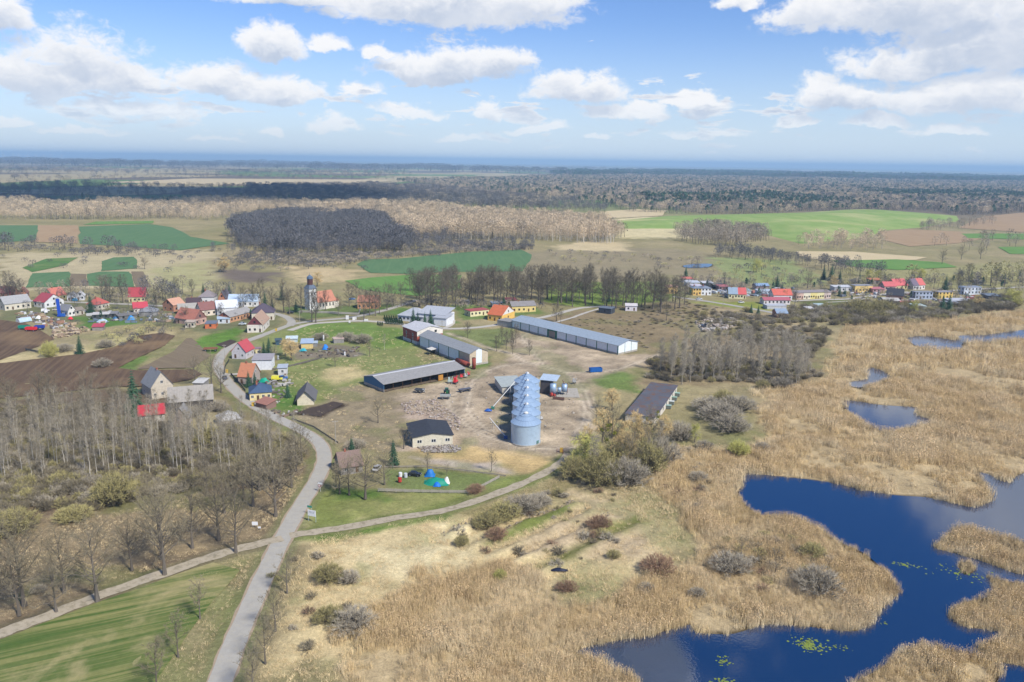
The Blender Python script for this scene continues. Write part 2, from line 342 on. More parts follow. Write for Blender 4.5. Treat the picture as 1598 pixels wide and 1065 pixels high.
# soft cover: outline, colour, edge softness (m), wobble (m)
C_DRY = lin(186,170,132); C_DRY2 = lin(172,156,120); C_GRASS = lin(112,124,66); C_GREEN = lin(86,122,48); C_DIRT = lin(160,146,124)
C_BROWN = lin(98,82,66); C_SCRUB = lin(122,108,84); C_WOODFLOOR = lin(116,100,80); C_PALE = lin(205,188,150); C_OLIVE = lin(132,128,84)
PATCH = [
 ([(-400,640),(0,625),(180,605),(330,610),(420,660),(500,700),(470,760),(430,830),(300,880),(0,985),(-400,1100)], C_WOODFLOOR, 4, 5),
 ([(0,830),(200,780),(420,760),(440,800),(400,840),(250,880),(0,960)], lin(140,124,96), 6, 6),
 ([(330,610),(420,655),(490,690),(470,720),(380,700),(300,660)], lin(138,126,92), 5, 4),
 ([(250,640),(340,640),(380,665),(330,700),(260,680)], lin(160,148,112), 4, 4),
 ([(380,520),(540,498),(640,520),(660,560),(730,560),(600,590),(560,620),(520,660),(440,640),(420,600),(440,560)], lin(132,138,84), 3, 4),
 ([(470,505),(560,503),(640,515),(650,535),(600,545),(520,525),(450,525)], lin(112,134,66), 4, 4),
 ([(500,575),(560,568),(575,585),(520,598)], lin(190,174,128), 5, 4),
 ([(440,650),(560,600),(640,610),(640,650),(600,700),(540,700),(480,680)], lin(150,136,108), 5, 5),
 ([(455,645),(520,626),(545,632),(500,650)], lin(74,62,52), 2, 2),
 ([(480,770),(520,760),(560,765),(740,770),(790,745),(830,740),(760,770),(700,793),(560,818),(475,828)], lin(128,136,74), 3, 3),
 ([(520,770),(700,775),(640,800),(540,800)], lin(158,154,98), 5, 4),
 ([(520,762),(600,762),(600,780),(520,782)], lin(92,118,52), 3, 3),
 ([(600,730),(760,735),(785,745),(740,765),(600,762)], lin(116,126,76), 2, 2),
 ([(650,700),(730,695),(860,712),(850,735),(780,738),(680,725)], lin(196,170,120), 3, 3),
 ([(640,712),(780,722),(800,738),(690,728)], lin(190,176,158), 2, 2),
 ([(620,622),(680,610),(720,640),(715,700),(640,700),(660,660),(625,650)], lin(186,166,144), 3, 4),
 ([(700,800),(820,770),(890,740),(900,760),(840,800),(740,830)], lin(134,124,84), 4, 4),
 ([(480,835),(700,800),(760,830),(900,770),(1010,770),(1060,830),(1060,890),(940,930),(860,920),(760,880),(620,920),(540,980),(470,1065),(400,1065),(430,960),(470,880)], lin(204,185,140), 5, 6),
 ([(540,860),(720,820),(760,850),(700,890),(600,900)], lin(216,200,156), 6, 6),
 ([(900,770),(980,780),(1040,830),(1000,870),(880,880),(820,860)], lin(190,170,136), 6, 6),
 ([(740,850),(900,780),(910,788),(760,858)], lin(112,120,62), 2, 2),
 ([(830,880),(1000,800),(1010,812),(860,890)], lin(126,126,72), 3, 3),
 ([(470,840),(520,832),(700,800),(705,805),(520,845)], lin(100,122,56), 2, 2),
 ([(380,850),(430,880),(390,960),(330,1010),(270,1065),(200,1065),(260,960),(300,890)], lin(142,134,96), 5, 4),
 ([(410,870),(440,850),(400,950),(350,1065),(310,1065),(370,940)], lin(132,124,86), 3, 3),
 ([(440,850),(480,850),(470,900),(430,990),(400,1065),(370,1065),(410,960)], lin(136,124,92), 3, 3),
 ([(880,575),(960,575),(1000,590),(990,610),(930,600)], lin(112,130,70), 3, 3),
 ([(770,590),(800,600),(795,690),(770,690),(765,640)], lin(118,104,82), 3, 3),  # brown strip left of the silos: their soft shadow put into the ground colour
 ([(640,520),(740,515),(800,512),(810,530),(770,545),(720,530)], lin(122,130,80), 3, 3),
 ([(735,560),(765,556),(770,570),(735,578)], lin(100,126,62), 2, 2), ([(780,563),(840,568),(835,578),(785,576)], lin(116,130,70), 2, 1),
 ([(870,540),(960,552),(1010,545),(990,560),(930,565)], lin(150,138,98), 3, 3),
 ([(905,550),(960,555),(965,562),(905,560)], lin(104,122,62), 2, 2),
 ([(840,500),(900,485),(1050,470),(1130,480),(1200,500),(1280,520),(1280,600),(1000,600),(1010,545)], lin(142,126,96), 5, 5),
 ([(870,440),(1060,440),(1080,462),(1000,475),(900,478),(840,470)], lin(122,140,66), 4, 4),
 ([(700,475),(840,480),(850,490),(720,500)], lin(110,128,70), 3, 3),
 ([(440,478),(620,475),(640,495),(560,490),(470,500)], lin(104,118,68), 3, 3),
 ([(590,480),(640,480),(700,490),(720,505),(640,500)], lin(96,124,60), 3, 3),
 ([(1060,470),(1190,470),(1200,486),(1130,478)], lin(140,146,70), 3, 3),
 ([(1100,480),(1200,488),(1260,510),(1180,510),(1060,490)], lin(172,154,118), 4, 4),
 ([(1085,500),(1130,495),(1150,510),(1100,520)], lin(182,170,152), 3, 3),
 ([(1250,470),(1380,468),(1390,482),(1260,492)], lin(104,110,68), 3, 3),
 ([(0,468),(240,470),(440,490),(440,510),(330,520),(240,505),(0,500)], lin(118,118,84), 4, 4),
 ([(115,495),(200,492),(210,505),(130,515)], lin(92,124,58), 3, 3),
 ([(0,560),(90,548),(200,525),(270,512),(280,522),(200,545),(90,562),(0,568)], lin(190,174,130), 3, 3),
 ([(280,545),(330,520),(370,508),(385,515),(370,536),(335,552)], lin(100,132,56), 3, 3),
 ([(175,575),(215,555),(235,555),(210,578)], lin(104,124,64), 2, 2),
 ([(350,545),(400,565),(440,600),(440,640),(410,640),(360,590)], lin(116,118,84), 3, 3),
 ([(420,605),(460,600),(470,640),(430,640)], lin(92,122,56), 2, 2),
 ([(440,532),(560,540),(560,555),(470,560)], lin(128,118,100), 3, 3),
 ([(0,395),(330,390),(340,455),(240,450),(0,452)], lin(186,172,136), 10, 12),
 ([(230,420),(330,405),(330,452),(240,450)], lin(170,164,118), 12, 10),
 ([(340,420),(440,425),(430,440),(360,440)], lin(118,106,94), 8, 8),
 ([(440,415),(560,420),(560,440),(470,440)], lin(192,172,132), 8, 8),
 ([(640,405),(700,400),(960,385),(1080,390),(1300,440),(1280,460),(1080,462),(1040,430),(850,440)], lin(150,138,108), 12, 10),
 ([(860,385),(920,375),(980,378),(985,392),(880,390)], lin(200,182,142), 8, 6),
 ([(1100,400),(1230,405),(1290,440),(1200,450),(1140,430)], lin(142,150,98), 12, 10),
 ([(1300,420),(1598,410),(1598,470),(1400,440)], lin(156,150,104), 12, 10),
 ([(940,345),(1010,335),(1100,355),(1080,372),(970,372)], lin(208,194,150), 20, 15),
]
def axis(segs):
    """graded spacing: list of (start, end, step0, step1)"""
    out = []
    for a, b, s0, s1 in segs:
        x = a
        while x < b:
            out.append(x); x += s0+(s1-s0)*(x-a)/(b-a)
    out.append(segs[-1][1]); return np.array(out)
gy = axis([(-600,110,60,6),(110,330,1.1,1.5),(330,700,1.5,3.4),(700,1600,3.4,14),(1600,6000,14,120),(6000,34000,120,1800)])
gp = axis([(0,200,1.2,1.6),(200,480,1.6,3.2),(480,1100,3.2,14),(1100,5000,14,200),(5000,26000,200,2500)])
gx = np.concatenate([-gp[:0:-1], gp])
XX, YY = np.meshgrid(gx, gy); NPT = XX.size
P = np.stack([XX.ravel(), YY.ravel()], 1)
dist = np.hypot(P[:,0], P[:,1])
n_big = fbm(P[:,0], P[:,1], 60, 4, 1); n_mid = fbm(P[:,0], P[:,1], 14, 4, 5); n_fin = fbm(P[:,0], P[:,1], 4.5, 3, 9)
n_far = fbm(P[:,0]*0.6, P[:,1], 900, 4, 31)
base = np.array(C_DRY2)[None]*(1-n_big[:,None])+np.array(C_OLIVE)[None]*n_big[:,None]
# farmland beyond the village: patchwork of fields, woods and stubble
kf = np.clip((dist-1500)/600, 0, 1)[:,None]
cell = vnoise(np.floor(P[:,0]/420+n_far*2.0)*7.1, np.floor(P[:,1]/700+n_far*1.5)*3.3, 77)
farc = np.where(cell[:,None] < 0.36, np.array(lin(108,132,74)), np.where(cell[:,None] < 0.6, np.array(lin(178,164,124)), np.array(lin(120,108,90))))
colr = base*(1-kf)+farc*kf
wob = (n_mid-0.5)*2; wob2 = (fbm(P[:,0], P[:,1], 7, 4, 51)-0.5)*2
for poly, c, soft, wb in PATCH:
    pw = GP(poly); d = sdist(P, pw, soft*2+wb)
    w = np.clip((d+wob*wb*1.6+wob2*wb*0.9)/max(soft, .1)*0.5+0.5, 0, 1); w = (w*w*(3-2*w))[:,None]
    colr = colr*(1-w)+np.array(c)[None]*w
# yard, reed floor, ruts, verges
d = sdist(P, YARD, 12); w = np.clip((d+wob*5+wob2*3)/3*.5+.5, 0, 1)[:,None]; colr = colr*(1-w)+(np.array(lin(172,155,130))*(0.55+0.6*n_mid[:,None]+0.35*n_fin[:,None]))*w
d = sdist(P, REED, 20); w_reed = np.clip((d+wob*8+wob2*4)/4*.5+.5, 0, 1); w = w_reed[:,None]; colr = colr*(1-w)+np.array(lin(182,162,124))*w
for L in YTRACKS:
    d = ldist(P, L, 6); w = (np.clip(1-(d+wob2*.8)/2.8, 0, 1)**0.7*0.8)[:,None]; colr = colr*(1-w)+np.array(lin(204,188,162))*w
    w = (np.clip(1-np.abs(d-1.2)/0.6, 0, 1)*0.6)[:,None]; colr = colr*(1-w)+np.array(lin(112,98,84))*w
for L, hw, c in ((ROAD,5.2,lin(126,128,86)),(TRACK_L,4.2,lin(112,104,80)),(TRACK_R,3.8,lin(112,122,68))):
    d = ldist(P, L, 12); w = (np.clip((hw-d+wob*1.2)/1.2, 0, 1)*0.7)[:,None]; colr = colr*(1-w)+np.array(c)*w
for pd in PONDS:
    d = sdist(P, pd, 6); w = np.clip((d+2.2)/2.0, 0, 1)[:,None]; colr = colr*(1-w)+np.array(lin(58,50,34))*w
# tufts of old growth and moss within every cover
near = np.clip(1-(dist-350)/500, 0.15, 1)[:,None]
colr = colr*(1+(n_fin[:,None]-0.5)*0.55*near)*(1+(n_mid[:,None]-0.5)*0.35)
gm = np.clip((fbm(P[:,0], P[:,1], 22, 4, 71)-0.58)*5, 0, 0.40)[:,None]*(1-w_reed[:,None])*near
colr = colr*(1-gm)+np.array(lin(112,124,66))*gm
GZ = ((n_mid-0.5)*0.6+(n_fin-0.5)*0.7)*np.clip(1-(dist-600)/400, 0, 1)-0.28
BANKS = [GP(p) for p in ([(742,852),(800,826),(900,786)],[(770,868),(850,832),(925,798)],[(800,882),(880,842),(955,808)],[(845,893),(920,856),(1000,820)],[(700,836),(770,805),(830,785)])]
for k_, L in enumerate(BANKS):
    d = ldist(P, L, 8); GZ = GZ+np.clip(1-d/2.4, 0, 1)**1.3*(1.1 if k_ in (0, 4) else 0.8)*(0.5+n_fin)-np.clip(1-np.abs(d-3.4)/1.6, 0, 1)*0.35
for pd in PONDS: GZ = np.where(sdist(P, pd, 5) > -3, -0.35, GZ)
for L in (ROAD, STREET, LANE, TRACK_L, TRACK_R, STREET_R): GZ = np.where(ldist(P, L, 6) < 4.5, -0.10, GZ)
GZ = np.where(dist > 900, -0.3, GZ)
def grid_mesh(name, X, Y, Z, col):
    ny, nx = X.shape
    me = bpy.data.meshes.new(name)
    co = np.stack([X.ravel(), Y.ravel(), Z.ravel()], 1)
    i = (np.arange(ny-1)[:,None]*nx+np.arange(nx-1)[None]).ravel()
    q = np.stack([i, i+1, i+1+nx, i+nx], 1)
    me.vertices.add(len(co)); me.vertices.foreach_set('co', co.ravel())
    me.loops.add(q.size); me.loops.foreach_set('vertex_index', q.ravel())
    me.polygons.add(len(q)); me.polygons.foreach_set('loop_start', np.arange(len(q))*4); me.polygons.foreach_set('loop_total', np.full(len(q), 4))
    me.polygons.foreach_set('use_smooth', np.ones(len(q), bool))
    me.update(); me.validate()
    if col is not None:
        at = me.color_attributes.new('cover', 'FLOAT_COLOR', 'POINT')
        at.data.foreach_set('color', np.concatenate([col, np.ones((len(col), 1))], 1).astype(np.float32).ravel())
    return me
def ground_mat():
    M = bpy.data.materials.new('ground_cover'); M.use_nodes = True; t = M.node_tree; b = NB(t); bs = t.nodes['Principled BSDF']
    a = b.node('ShaderNodeVertexColor'); a.layer_name = 'cover'
    Pp = b.node('ShaderNodeNewGeometry').outputs['Position']
    n1 = b.noise(Pp, 0.9, 6, 0.7, 0.6); n2 = b.noise(Pp, 3.4, 4, 0.7); n3 = b.noise(Pp, 0.12, 5, 0.6)
    f = b.m('MULTIPLY', b.m('MULTIPLY_ADD', n1, 1.3, 0.35), b.m('MULTIPLY_ADD', n2, 1.1, 0.45))
    f = b.m('MULTIPLY', f, b.m('MULTIPLY_ADD', n3, 0.4, 0.8))
    c = b.mix(1.0, a.outputs[0], b.xyz(f, f, f), 'MULTIPLY')
    t.links.new(c, bs.inputs['Base Color']); bs.inputs['Roughness'].default_value = 0.95; bs.inputs['Specular IOR Level'].default_value = 0.1
    bn = b.node('ShaderNodeBump'); bn.inputs['Strength'].default_value = 0.7; bn.inputs['Distance'].default_value = 0.5
    t.links.new(b.m('MULTIPLY', n1, 1.0), bn.inputs['Height']); t.links.new(bn.outputs[0], bs.inputs['Normal'])
    return M
colr = np.clip(colr*0.82, 0.004, 0.9)
ground = bpy.data.objects.new('ground', grid_mesh('ground', XX, YY, GZ.reshape(XX.shape), colr)); COL.objects.link(ground)
ground.data.materials.append(ground_mat()); tag(ground, kind='structure')
def gz_at(x, y):
    return 0.0

# ------------------------------------------------------------------ roads
def ribbon(name, line, width, m, z, jag=0.25, parent=None, closed=False):
    v = []; f = []; n = len(line)
    dense = []
    for i in range(n-1):
        L = np.linalg.norm(line[i+1]-line[i]); k = max(1, int(L/2.0))
        for j in range(k): dense.append(line[i]+(line[i+1]-line[i])*j/k)
    dense.append(line[-1]); line = np.array(dense); n = len(line)
    for i in range(n):
        t = line[min(i+1, n-1)]-line[max(i-1, 0)]; t = t/np.linalg.norm(t); nn = np.array([-t[1], t[0]])
        a = line[i]+nn*(width/2+random.uniform(-jag, jag)); b = line[i]-nn*(width/2+random.uniform(-jag, jag))
        v += [(a[0], a[1], z), (b[0], b[1], z)]
    for i in range(n-1): f.append((2*i+1, 2*i+3, 2*i+2, 2*i))
    me = bpy.data.meshes.new(name); me.from_pydata(v, [], f); me.materials.append(m); me.update()
    o = bpy.data.objects.new(name, me); COL.objects.link(o); tag(o, kind='structure'); return o
m_asph = mat('asphalt', lin(170,166,156,.85), 0.9, 0.10, 0.25, 0.02, 8, var2=0.16, scale2=0.8, dirt=lin(184,176,158,.8), dirt_amt=0.6)
m_gravel = mat('gravel_track', lin(176,164,142,.85), 0.95, 0.14, 0.25, 0.03, 3, var2=0.08, scale2=3.0, dirt=lin(120,112,84,.8), dirt_amt=0.6)
m_pale = mat('pale_paving', lin(186,180,168,.85), 0.9, 0.12, 0.3, var2=0.1)
m_verge = mat('sandy_verge', lin(170,152,128,.8), 0.95, 0.2, 0.4, 0.05, 3, var2=0.25, scale2=1.2)
ribbon('sandy_verge', ROAD[:110], 5.7, m_verge, -0.03, 0.3)
ribbon('asphalt_road', ROAD, 4.7, m_asph, 0.0, 0.12)
ribbon('village_street', STREET, 5.0, m_asph, 0.008, 0.15)
ribbon('village_lane', LANE, 4.6, m_pale, 0.012, 0.2)
ribbon('dirt_track', TRACK_L, 3.9, m_gravel, 0.016, 0.35)
ribbon('gravel_track', TRACK_R, 3.4, m_gravel, 0.020, 0.3)
ribbon('far_street', STREET_R, 5.0, m_asph, 0.02, 0.2)
ribbon('far_village_street', STREET_R2, 4.5, m_pale, 0.025, 0.2)
for L in PATHS: ribbon('path', L, 2.6, m_pale, 0.03, 0.25)

# ------------------------------------------------------------------ sheets traced as outlines: water and fields
def sheet(name, poly, m, z, holes=(), label=None):
    bm = bmesh.new()
    es = []
    for ring in [poly]+list(holes):
        vs = [bm.verts.new((p[0], p[1], z)) for p in ring]
        es += [bm.edges.new((vs[i], vs[(i+1) % len(vs)])) for i in range(len(vs))]
    bmesh.ops.triangle_fill(bm, use_beauty=True, use_dissolve=False, edges=es)
    for fc in bm.faces:
        if fc.normal.z < 0: fc.normal_flip()
    me = bpy.data.meshes.new(name); bm.to_mesh(me); bm.free(); me.materials.append(m)
    o = bpy.data.objects.new(name, me); COL.objects.link(o); tag(o, kind='structure'); return o
def water_mat():
    M = bpy.data.materials.new('pond_water'); M.use_nodes = True; t = M.node_tree; b = NB(t); bs = t.nodes['Principled BSDF']
    bs.inputs['Base Color'].default_value = (0.001, 0.018, 0.062, 1); bs.inputs['Roughness'].default_value = 0.03; bs.inputs['IOR'].default_value = 2.4
    Pp = b.node('ShaderNodeTexCoord').outputs['Object']
    h = b.m('ADD', b.noise(Pp, 1.6, 3, 0.5), b.m('MULTIPLY', b.noise(Pp, 0.25, 3, 0.5), 0.8))
    bn = b.node('ShaderNodeBump'); bn.inputs['Strength'].default_value = 0.05; bn.inputs['Distance'].default_value = 0.12
    t.links.new(h, bn.inputs['Height']); t.links.new(bn.outputs[0], bs.inputs['Normal'])
    return M
m_water = water_mat()
sheet('pond', POND, m_water, -0.05, [ISLE, ISLET])
for pd in PONDS[1:]: sheet('pool', pd, m_water, -0.05)

def field_mat(key, c1, c2, row=6.0, ang=0.0, contrast=0.25, patch=None, pamt=0.6, pscale=0.01):
    if key in MATS: return MATS[key]
    M = bpy.data.materials.new(key); M.use_nodes = True; t = M.node_tree; b = NB(t); bs = t.nodes['Principled BSDF']
    Pp = b.node('ShaderNodeTexCoord').outputs['Object']; x, y, z = b.sep(Pp)
    u = b.m('ADD', b.m('MULTIPLY', x, math.cos(ang)), b.m('MULTIPLY', y, math.sin(ang)))
    v = b.m('SUBTRACT', b.m('MULTIPLY', y, math.cos(ang)), b.m('MULTIPLY', x, math.sin(ang)))
    uv = b.xyz(b.m('MULTIPLY', u, 1/row), b.m('MULTIPLY', v, 0.02), 0.0)
    n = b.ss(b.noise(uv, 1.0, 3, 0.6), 0.35, 0.65)
    n = b.m('MULTIPLY', n, b.m('MULTIPLY_ADD', b.noise(Pp, 0.05, 5, 0.65), 1.4, 0.2))
    c = b.mix(b.m('MULTIPLY', n, contrast*2, clamp=True), c1, c2)
    if patch:
        k = b.m('MULTIPLY', b.ss(b.noise(Pp, pscale, 6, 0.6, 0.5), 0.50, 0.66), pamt)
        c = b.mix(k, c, patch)
    g = b.m('MULTIPLY_ADD', b.noise(Pp, 0.8, 5, 0.7), 0.5, 0.75)
    c = b.mix(1.0, c, b.xyz(g, g, g), 'MULTIPLY')
    # tramlines of the sprayer
    w = b.m('ABSOLUTE', b.m('SUBTRACT', b.m('FRACT', b.m('MULTIPLY', u, 1/(row*3.4))), 0.5))
    tl = b.m('MULTIPLY', b.ss(w, 0.0, 0.03, 1, 0), 0.35)
    c = b.mix(tl, c, tuple(min(1, q*1.3+0.03) for q in c1))
    t.links.new(c, bs.inputs['Base Color']); bs.inputs['Roughness'].default_value = 0.95; bs.inputs['Specular IOR Level'].default_value = 0.05
    MATS[key] = M; return M
K = 0.8
m_plough = field_mat('ploughed_soil', lin(98,80,66,K), lin(124,104,82,K), 2.5, 0.25, 0.4, lin(156,130,96,K), 0.55, 0.015)
m_plough2 = field_mat('tilled_soil', lin(128,114,94,K), lin(142,128,104,K), 2.0, 0.9, 0.3)
m_soil = field_mat('dark_soil', lin(80,70,64,K), lin(92,80,70,K), 1.5, 0.4, 0.3)
m_wheat = field_mat('young_wheat', lin(86,122,66,K), lin(104,134,76,K), 3.0, 0.1, 0.35, lin(150,150,100,K), 0.35, 0.02)
m_wheat2 = field_mat('dark_wheat', lin(92,124,84,K), lin(106,134,92,K), 5.0, 0.1, 0.3)
m_wheatb = field_mat('bright_wheat', lin(104,142,72,K), lin(122,154,84,K), 5.0, 0.5, 0.3)
m_roll = field_mat('rolling_wheat', lin(134,160,84,K), lin(158,174,104,K), 30.0, 0.15, 0.35, lin(196,190,134,K), 0.75, 0.004)
m_stub = field_mat('stubble', lin(204,186,146,K), lin(214,196,158,K), 12.0, 0.1, 0.3)
m_stubd = field_mat('brown_stubble', lin(168,142,110,K), lin(180,156,122,K), 12.0, 0.3, 0.3)
m_fgreen = field_mat('foreground_wheat', lin(84,106,52,K), lin(150,146,94,K), 1.3, 2.03, 0.42, lin(184,168,124,K), 0.8, 0.035)
def rough_edge(poly, amp, step):
    out = []
    for i in range(len(poly)):
        a = poly[i]; b = poly[(i+1) % len(poly)]; L = np.linalg.norm(b-a); k = max(1, int(L/step))
        for j in range(k):
            q = a+(b-a)*j/k
            out.append(q+(np.array([fbm(q[0:1], q[1:2], step*4, 3, 3)[0], fbm(q[0:1], q[1:2], step*4, 3, 8)[0]])-0.5)*2*amp)
    return np.array(out)
FIELDS = [
 ('ploughed_field', [(0,567),(127,552),(177,542),(215,524),(253,519),(274,524),(258,539),(220,557),(183,575),(213,578),(302,576),(314,584),(300,592),(236,603),(177,604),(0,622),(-200,640),(-200,590)], m_plough, .03, 1.0),
 ('ploughed_field', [(-200,508),(0,499),(40,504),(63,516),(86,529),(56,542),(0,562),(-200,585)], m_plough, .03, 1.0),
 ('tilled_field', [(215,576),(269,549),(292,528),(300,527),(327,556),(317,563),(302,574)], m_plough2, .03, .8),
 ('dark_soil_patch', [(337,538),(360,530),(370,533),(352,543)], m_soil, .03, .5),
 ('dark_soil_patch', [(458,645),(520,627),(536,630),(498,650)], m_soil, .03, .6),
 ('foreground_field', [(-150,1130),(-150,1055),(0,996),(150,940),(255,903),(330,880),(372,890),(330,940),(300,985),(240,1065),(200,1130)], m_fgreen, .03, 1.2),
 ('wheat_field', [(51,427),(109,424),(109,447),(40,449)], m_wheat2, .06, 1.5),
 ('brown_field', [(110,427),(134,428),(138,446),(110,446)], m_plough2, .07, 1),
 ('wheat_field', [(135,428),(157,424),(203,424),(210,448),(139,446)], m_wheat2, .06, 1.5),
 ('wheat_field', [(160,408),(177,402),(208,401),(215,407),(213,419),(157,423)], m_wheat2, .08, 1.5),
 ('brown_field', [(204,424),(223,424),(236,448),(211,448)], m_plough2, .07, 1),
 ('meadow_field', [(35,418),(73,404),(122,402),(101,414),(51,425)], m_wheat, .08, 2),
 ('wheat_field', [(-100,352),(60,352),(57,375),(0,379),(-100,382)], m_wheat2, .12, 3),
 ('brown_field', [(60,352),(122,352),(120,380),(56,378)], m_stubd, .13, 3),
 ('wheat_field', [(123,354),(235,350),(270,355),(300,370),(360,380),(280,391),(200,385),(123,381)], m_wheat2, .12, 3),
 ('stubble_field', [(150,346),(240,345),(240,349),(130,351)], m_wheatb, .15, 3),
 ('wheat_field', [(556,413),(570,405),(620,404),(735,393),(812,390),(830,398),(815,424),(700,425),(640,428),(580,426)], m_wheat2, .08, 3),
 ('bright_green_field', [(538,438),(580,433),(640,429),(720,430),(720,452),(650,462),(560,452)], m_wheatb, .10, 3),
 ('stubble_field', [(1244,392),(1330,393),(1449,402),(1430,406),(1279,406),(1250,400)], m_stub, .12, 4),
 ('green_strip_field', [(1299,407),(1400,405),(1474,410),(1494,417),(1399,422),(1329,416)], m_wheatb, .14, 4),
 ('brown_field', [(1374,362),(1420,358),(1500,362),(1540,372),(1490,380),(1420,385),(1380,375)], m_stubd, .16, 4),
 ('stubble_field', [(1494,356),(1534,338),(1600,332),(1750,330),(1750,365),(1598,363)], m_stubd, .2, 5),
 ('green_strip_field', [(1500,365),(1600,365),(1700,368),(1700,374),(1600,374),(1510,372)], m_wheatb, .2, 4),
 ('green_strip_field', [(1560,386),(1700,384),(1700,398),(1580,397)], m_wheatb, .18, 4),
 ('stubble_field', [(160,285),(300,279),(615,281),(575,287),(350,289)], m_stub, .6, 20),
 ('wheat_field', [(60,306),(310,304),(330,309),(100,312)], m_wheat2, .6, 20),
 ('wheat_field', [(390,310),(470,312),(465,318),(400,317)], m_wheat2, .6, 20),
 ('pale_meadow_field', [(945,330),(990,327),(1040,329),(1030,337),(950,342)], m_stub, .5, 10),
]
for i, (nm, poly, m, z, amp) in enumerate(FIELDS):
    pw = GP(poly); step = max(3.0, amp*4)
    sheet(nm, rough_edge(pw, amp, step), m, z)
# the long rolling field to the right swells out of the plain
RF = GP([(955,345),(1040,337),(1249,332),(1324,327),(1399,330),(1494,337),(1499,345),(1439,355),(1374,360),(1364,370),(1249,381),(1190,365),(1120,355),(1060,357),(975,357)])
lo = RF.min(0); hi = RF.max(0)
X2, Y2 = np.meshgrid(np.linspace(lo[0]-30, hi[0]+30, 110), np.linspace(lo[1]-30, hi[1]+30, 90))
Q = np.stack([X2.ravel(), Y2.ravel()], 1); d = sdist(Q, RF, 200)
Z2 = np.where(d > 0, 15*(1-np.exp(-np.clip(d, 0, None)/170))+3*(fbm(Q[:,0], Q[:,1], 260, 3, 4)-.5)*np.clip(d/80, 0, 1), np.clip(d, -30, 0)*0.25)-0.4
hill = bpy.data.objects.new('rolling_green_field', grid_mesh('rolling_green_field', X2, Y2, Z2.reshape(X2.shape), None)); COL.objects.link(hill)
hill.data.materials.append(m_roll); tag(hill, kind='structure')

# ------------------------------------------------------------------ plants: prototype meshes
class TM:
    def __init__(s): s.V = []; s.F = []
    def tube(s, pts, rad, n=4):
        i0 = len(s.V)
        for k, p in enumerate(pts):
            t = pts[min(k+1, len(pts)-1)]-pts[max(k-1, 0)]; t = t/(np.linalg.norm(t)+1e-9)
            a = np.cross(t, [0.31, 0.77, 0.55]); a /= np.linalg.norm(a)+1e-9; b = np.cross(t, a)
            for j in range(n):
                w = 2*math.pi*j/n; s.V.append(p+(a*math.cos(w)+b*math.sin(w))*rad[k])
        for k in range(len(pts)-1):
            for j in range(n):
                q = (j+1) % n; s.F.append((i0+k*n+j, i0+k*n+q, i0+(k+1)*n+q, i0+(k+1)*n+j))
    def twig(s, p, d, w):
        a = np.cross(d, rng.normal(size=3)); a = a/(np.linalg.norm(a)+1e-9)*w*0.5
        i = len(s.V); s.V += [p-a, p+a, p+d]; s.F.append((i, i+1, i+2))
    def leaf(s, p, r, nrm=None):
        n = rng.normal(size=3) if nrm is None else nrm
        n = n/(np.linalg.norm(n)+1e-9); a = np.cross(n, rng.normal(size=3)); a = a/(np.linalg.norm(a)+1e-9); b = np.cross(n, a)
        i = len(s.V); s.V += [p-a*r, p+b*r*0.7, p+a*r, p-b*r*0.7]; s.F.append((i, i+1, i+2, i+3))
    def mesh(s, name, m):
        me = bpy.data.meshes.new(name); me.from_pydata([tuple(v) for v in s.V], [], s.F); me.materials.append(m); me.update(); return me
def unit(v): return v/(np.linalg.norm(v)+1e-9)
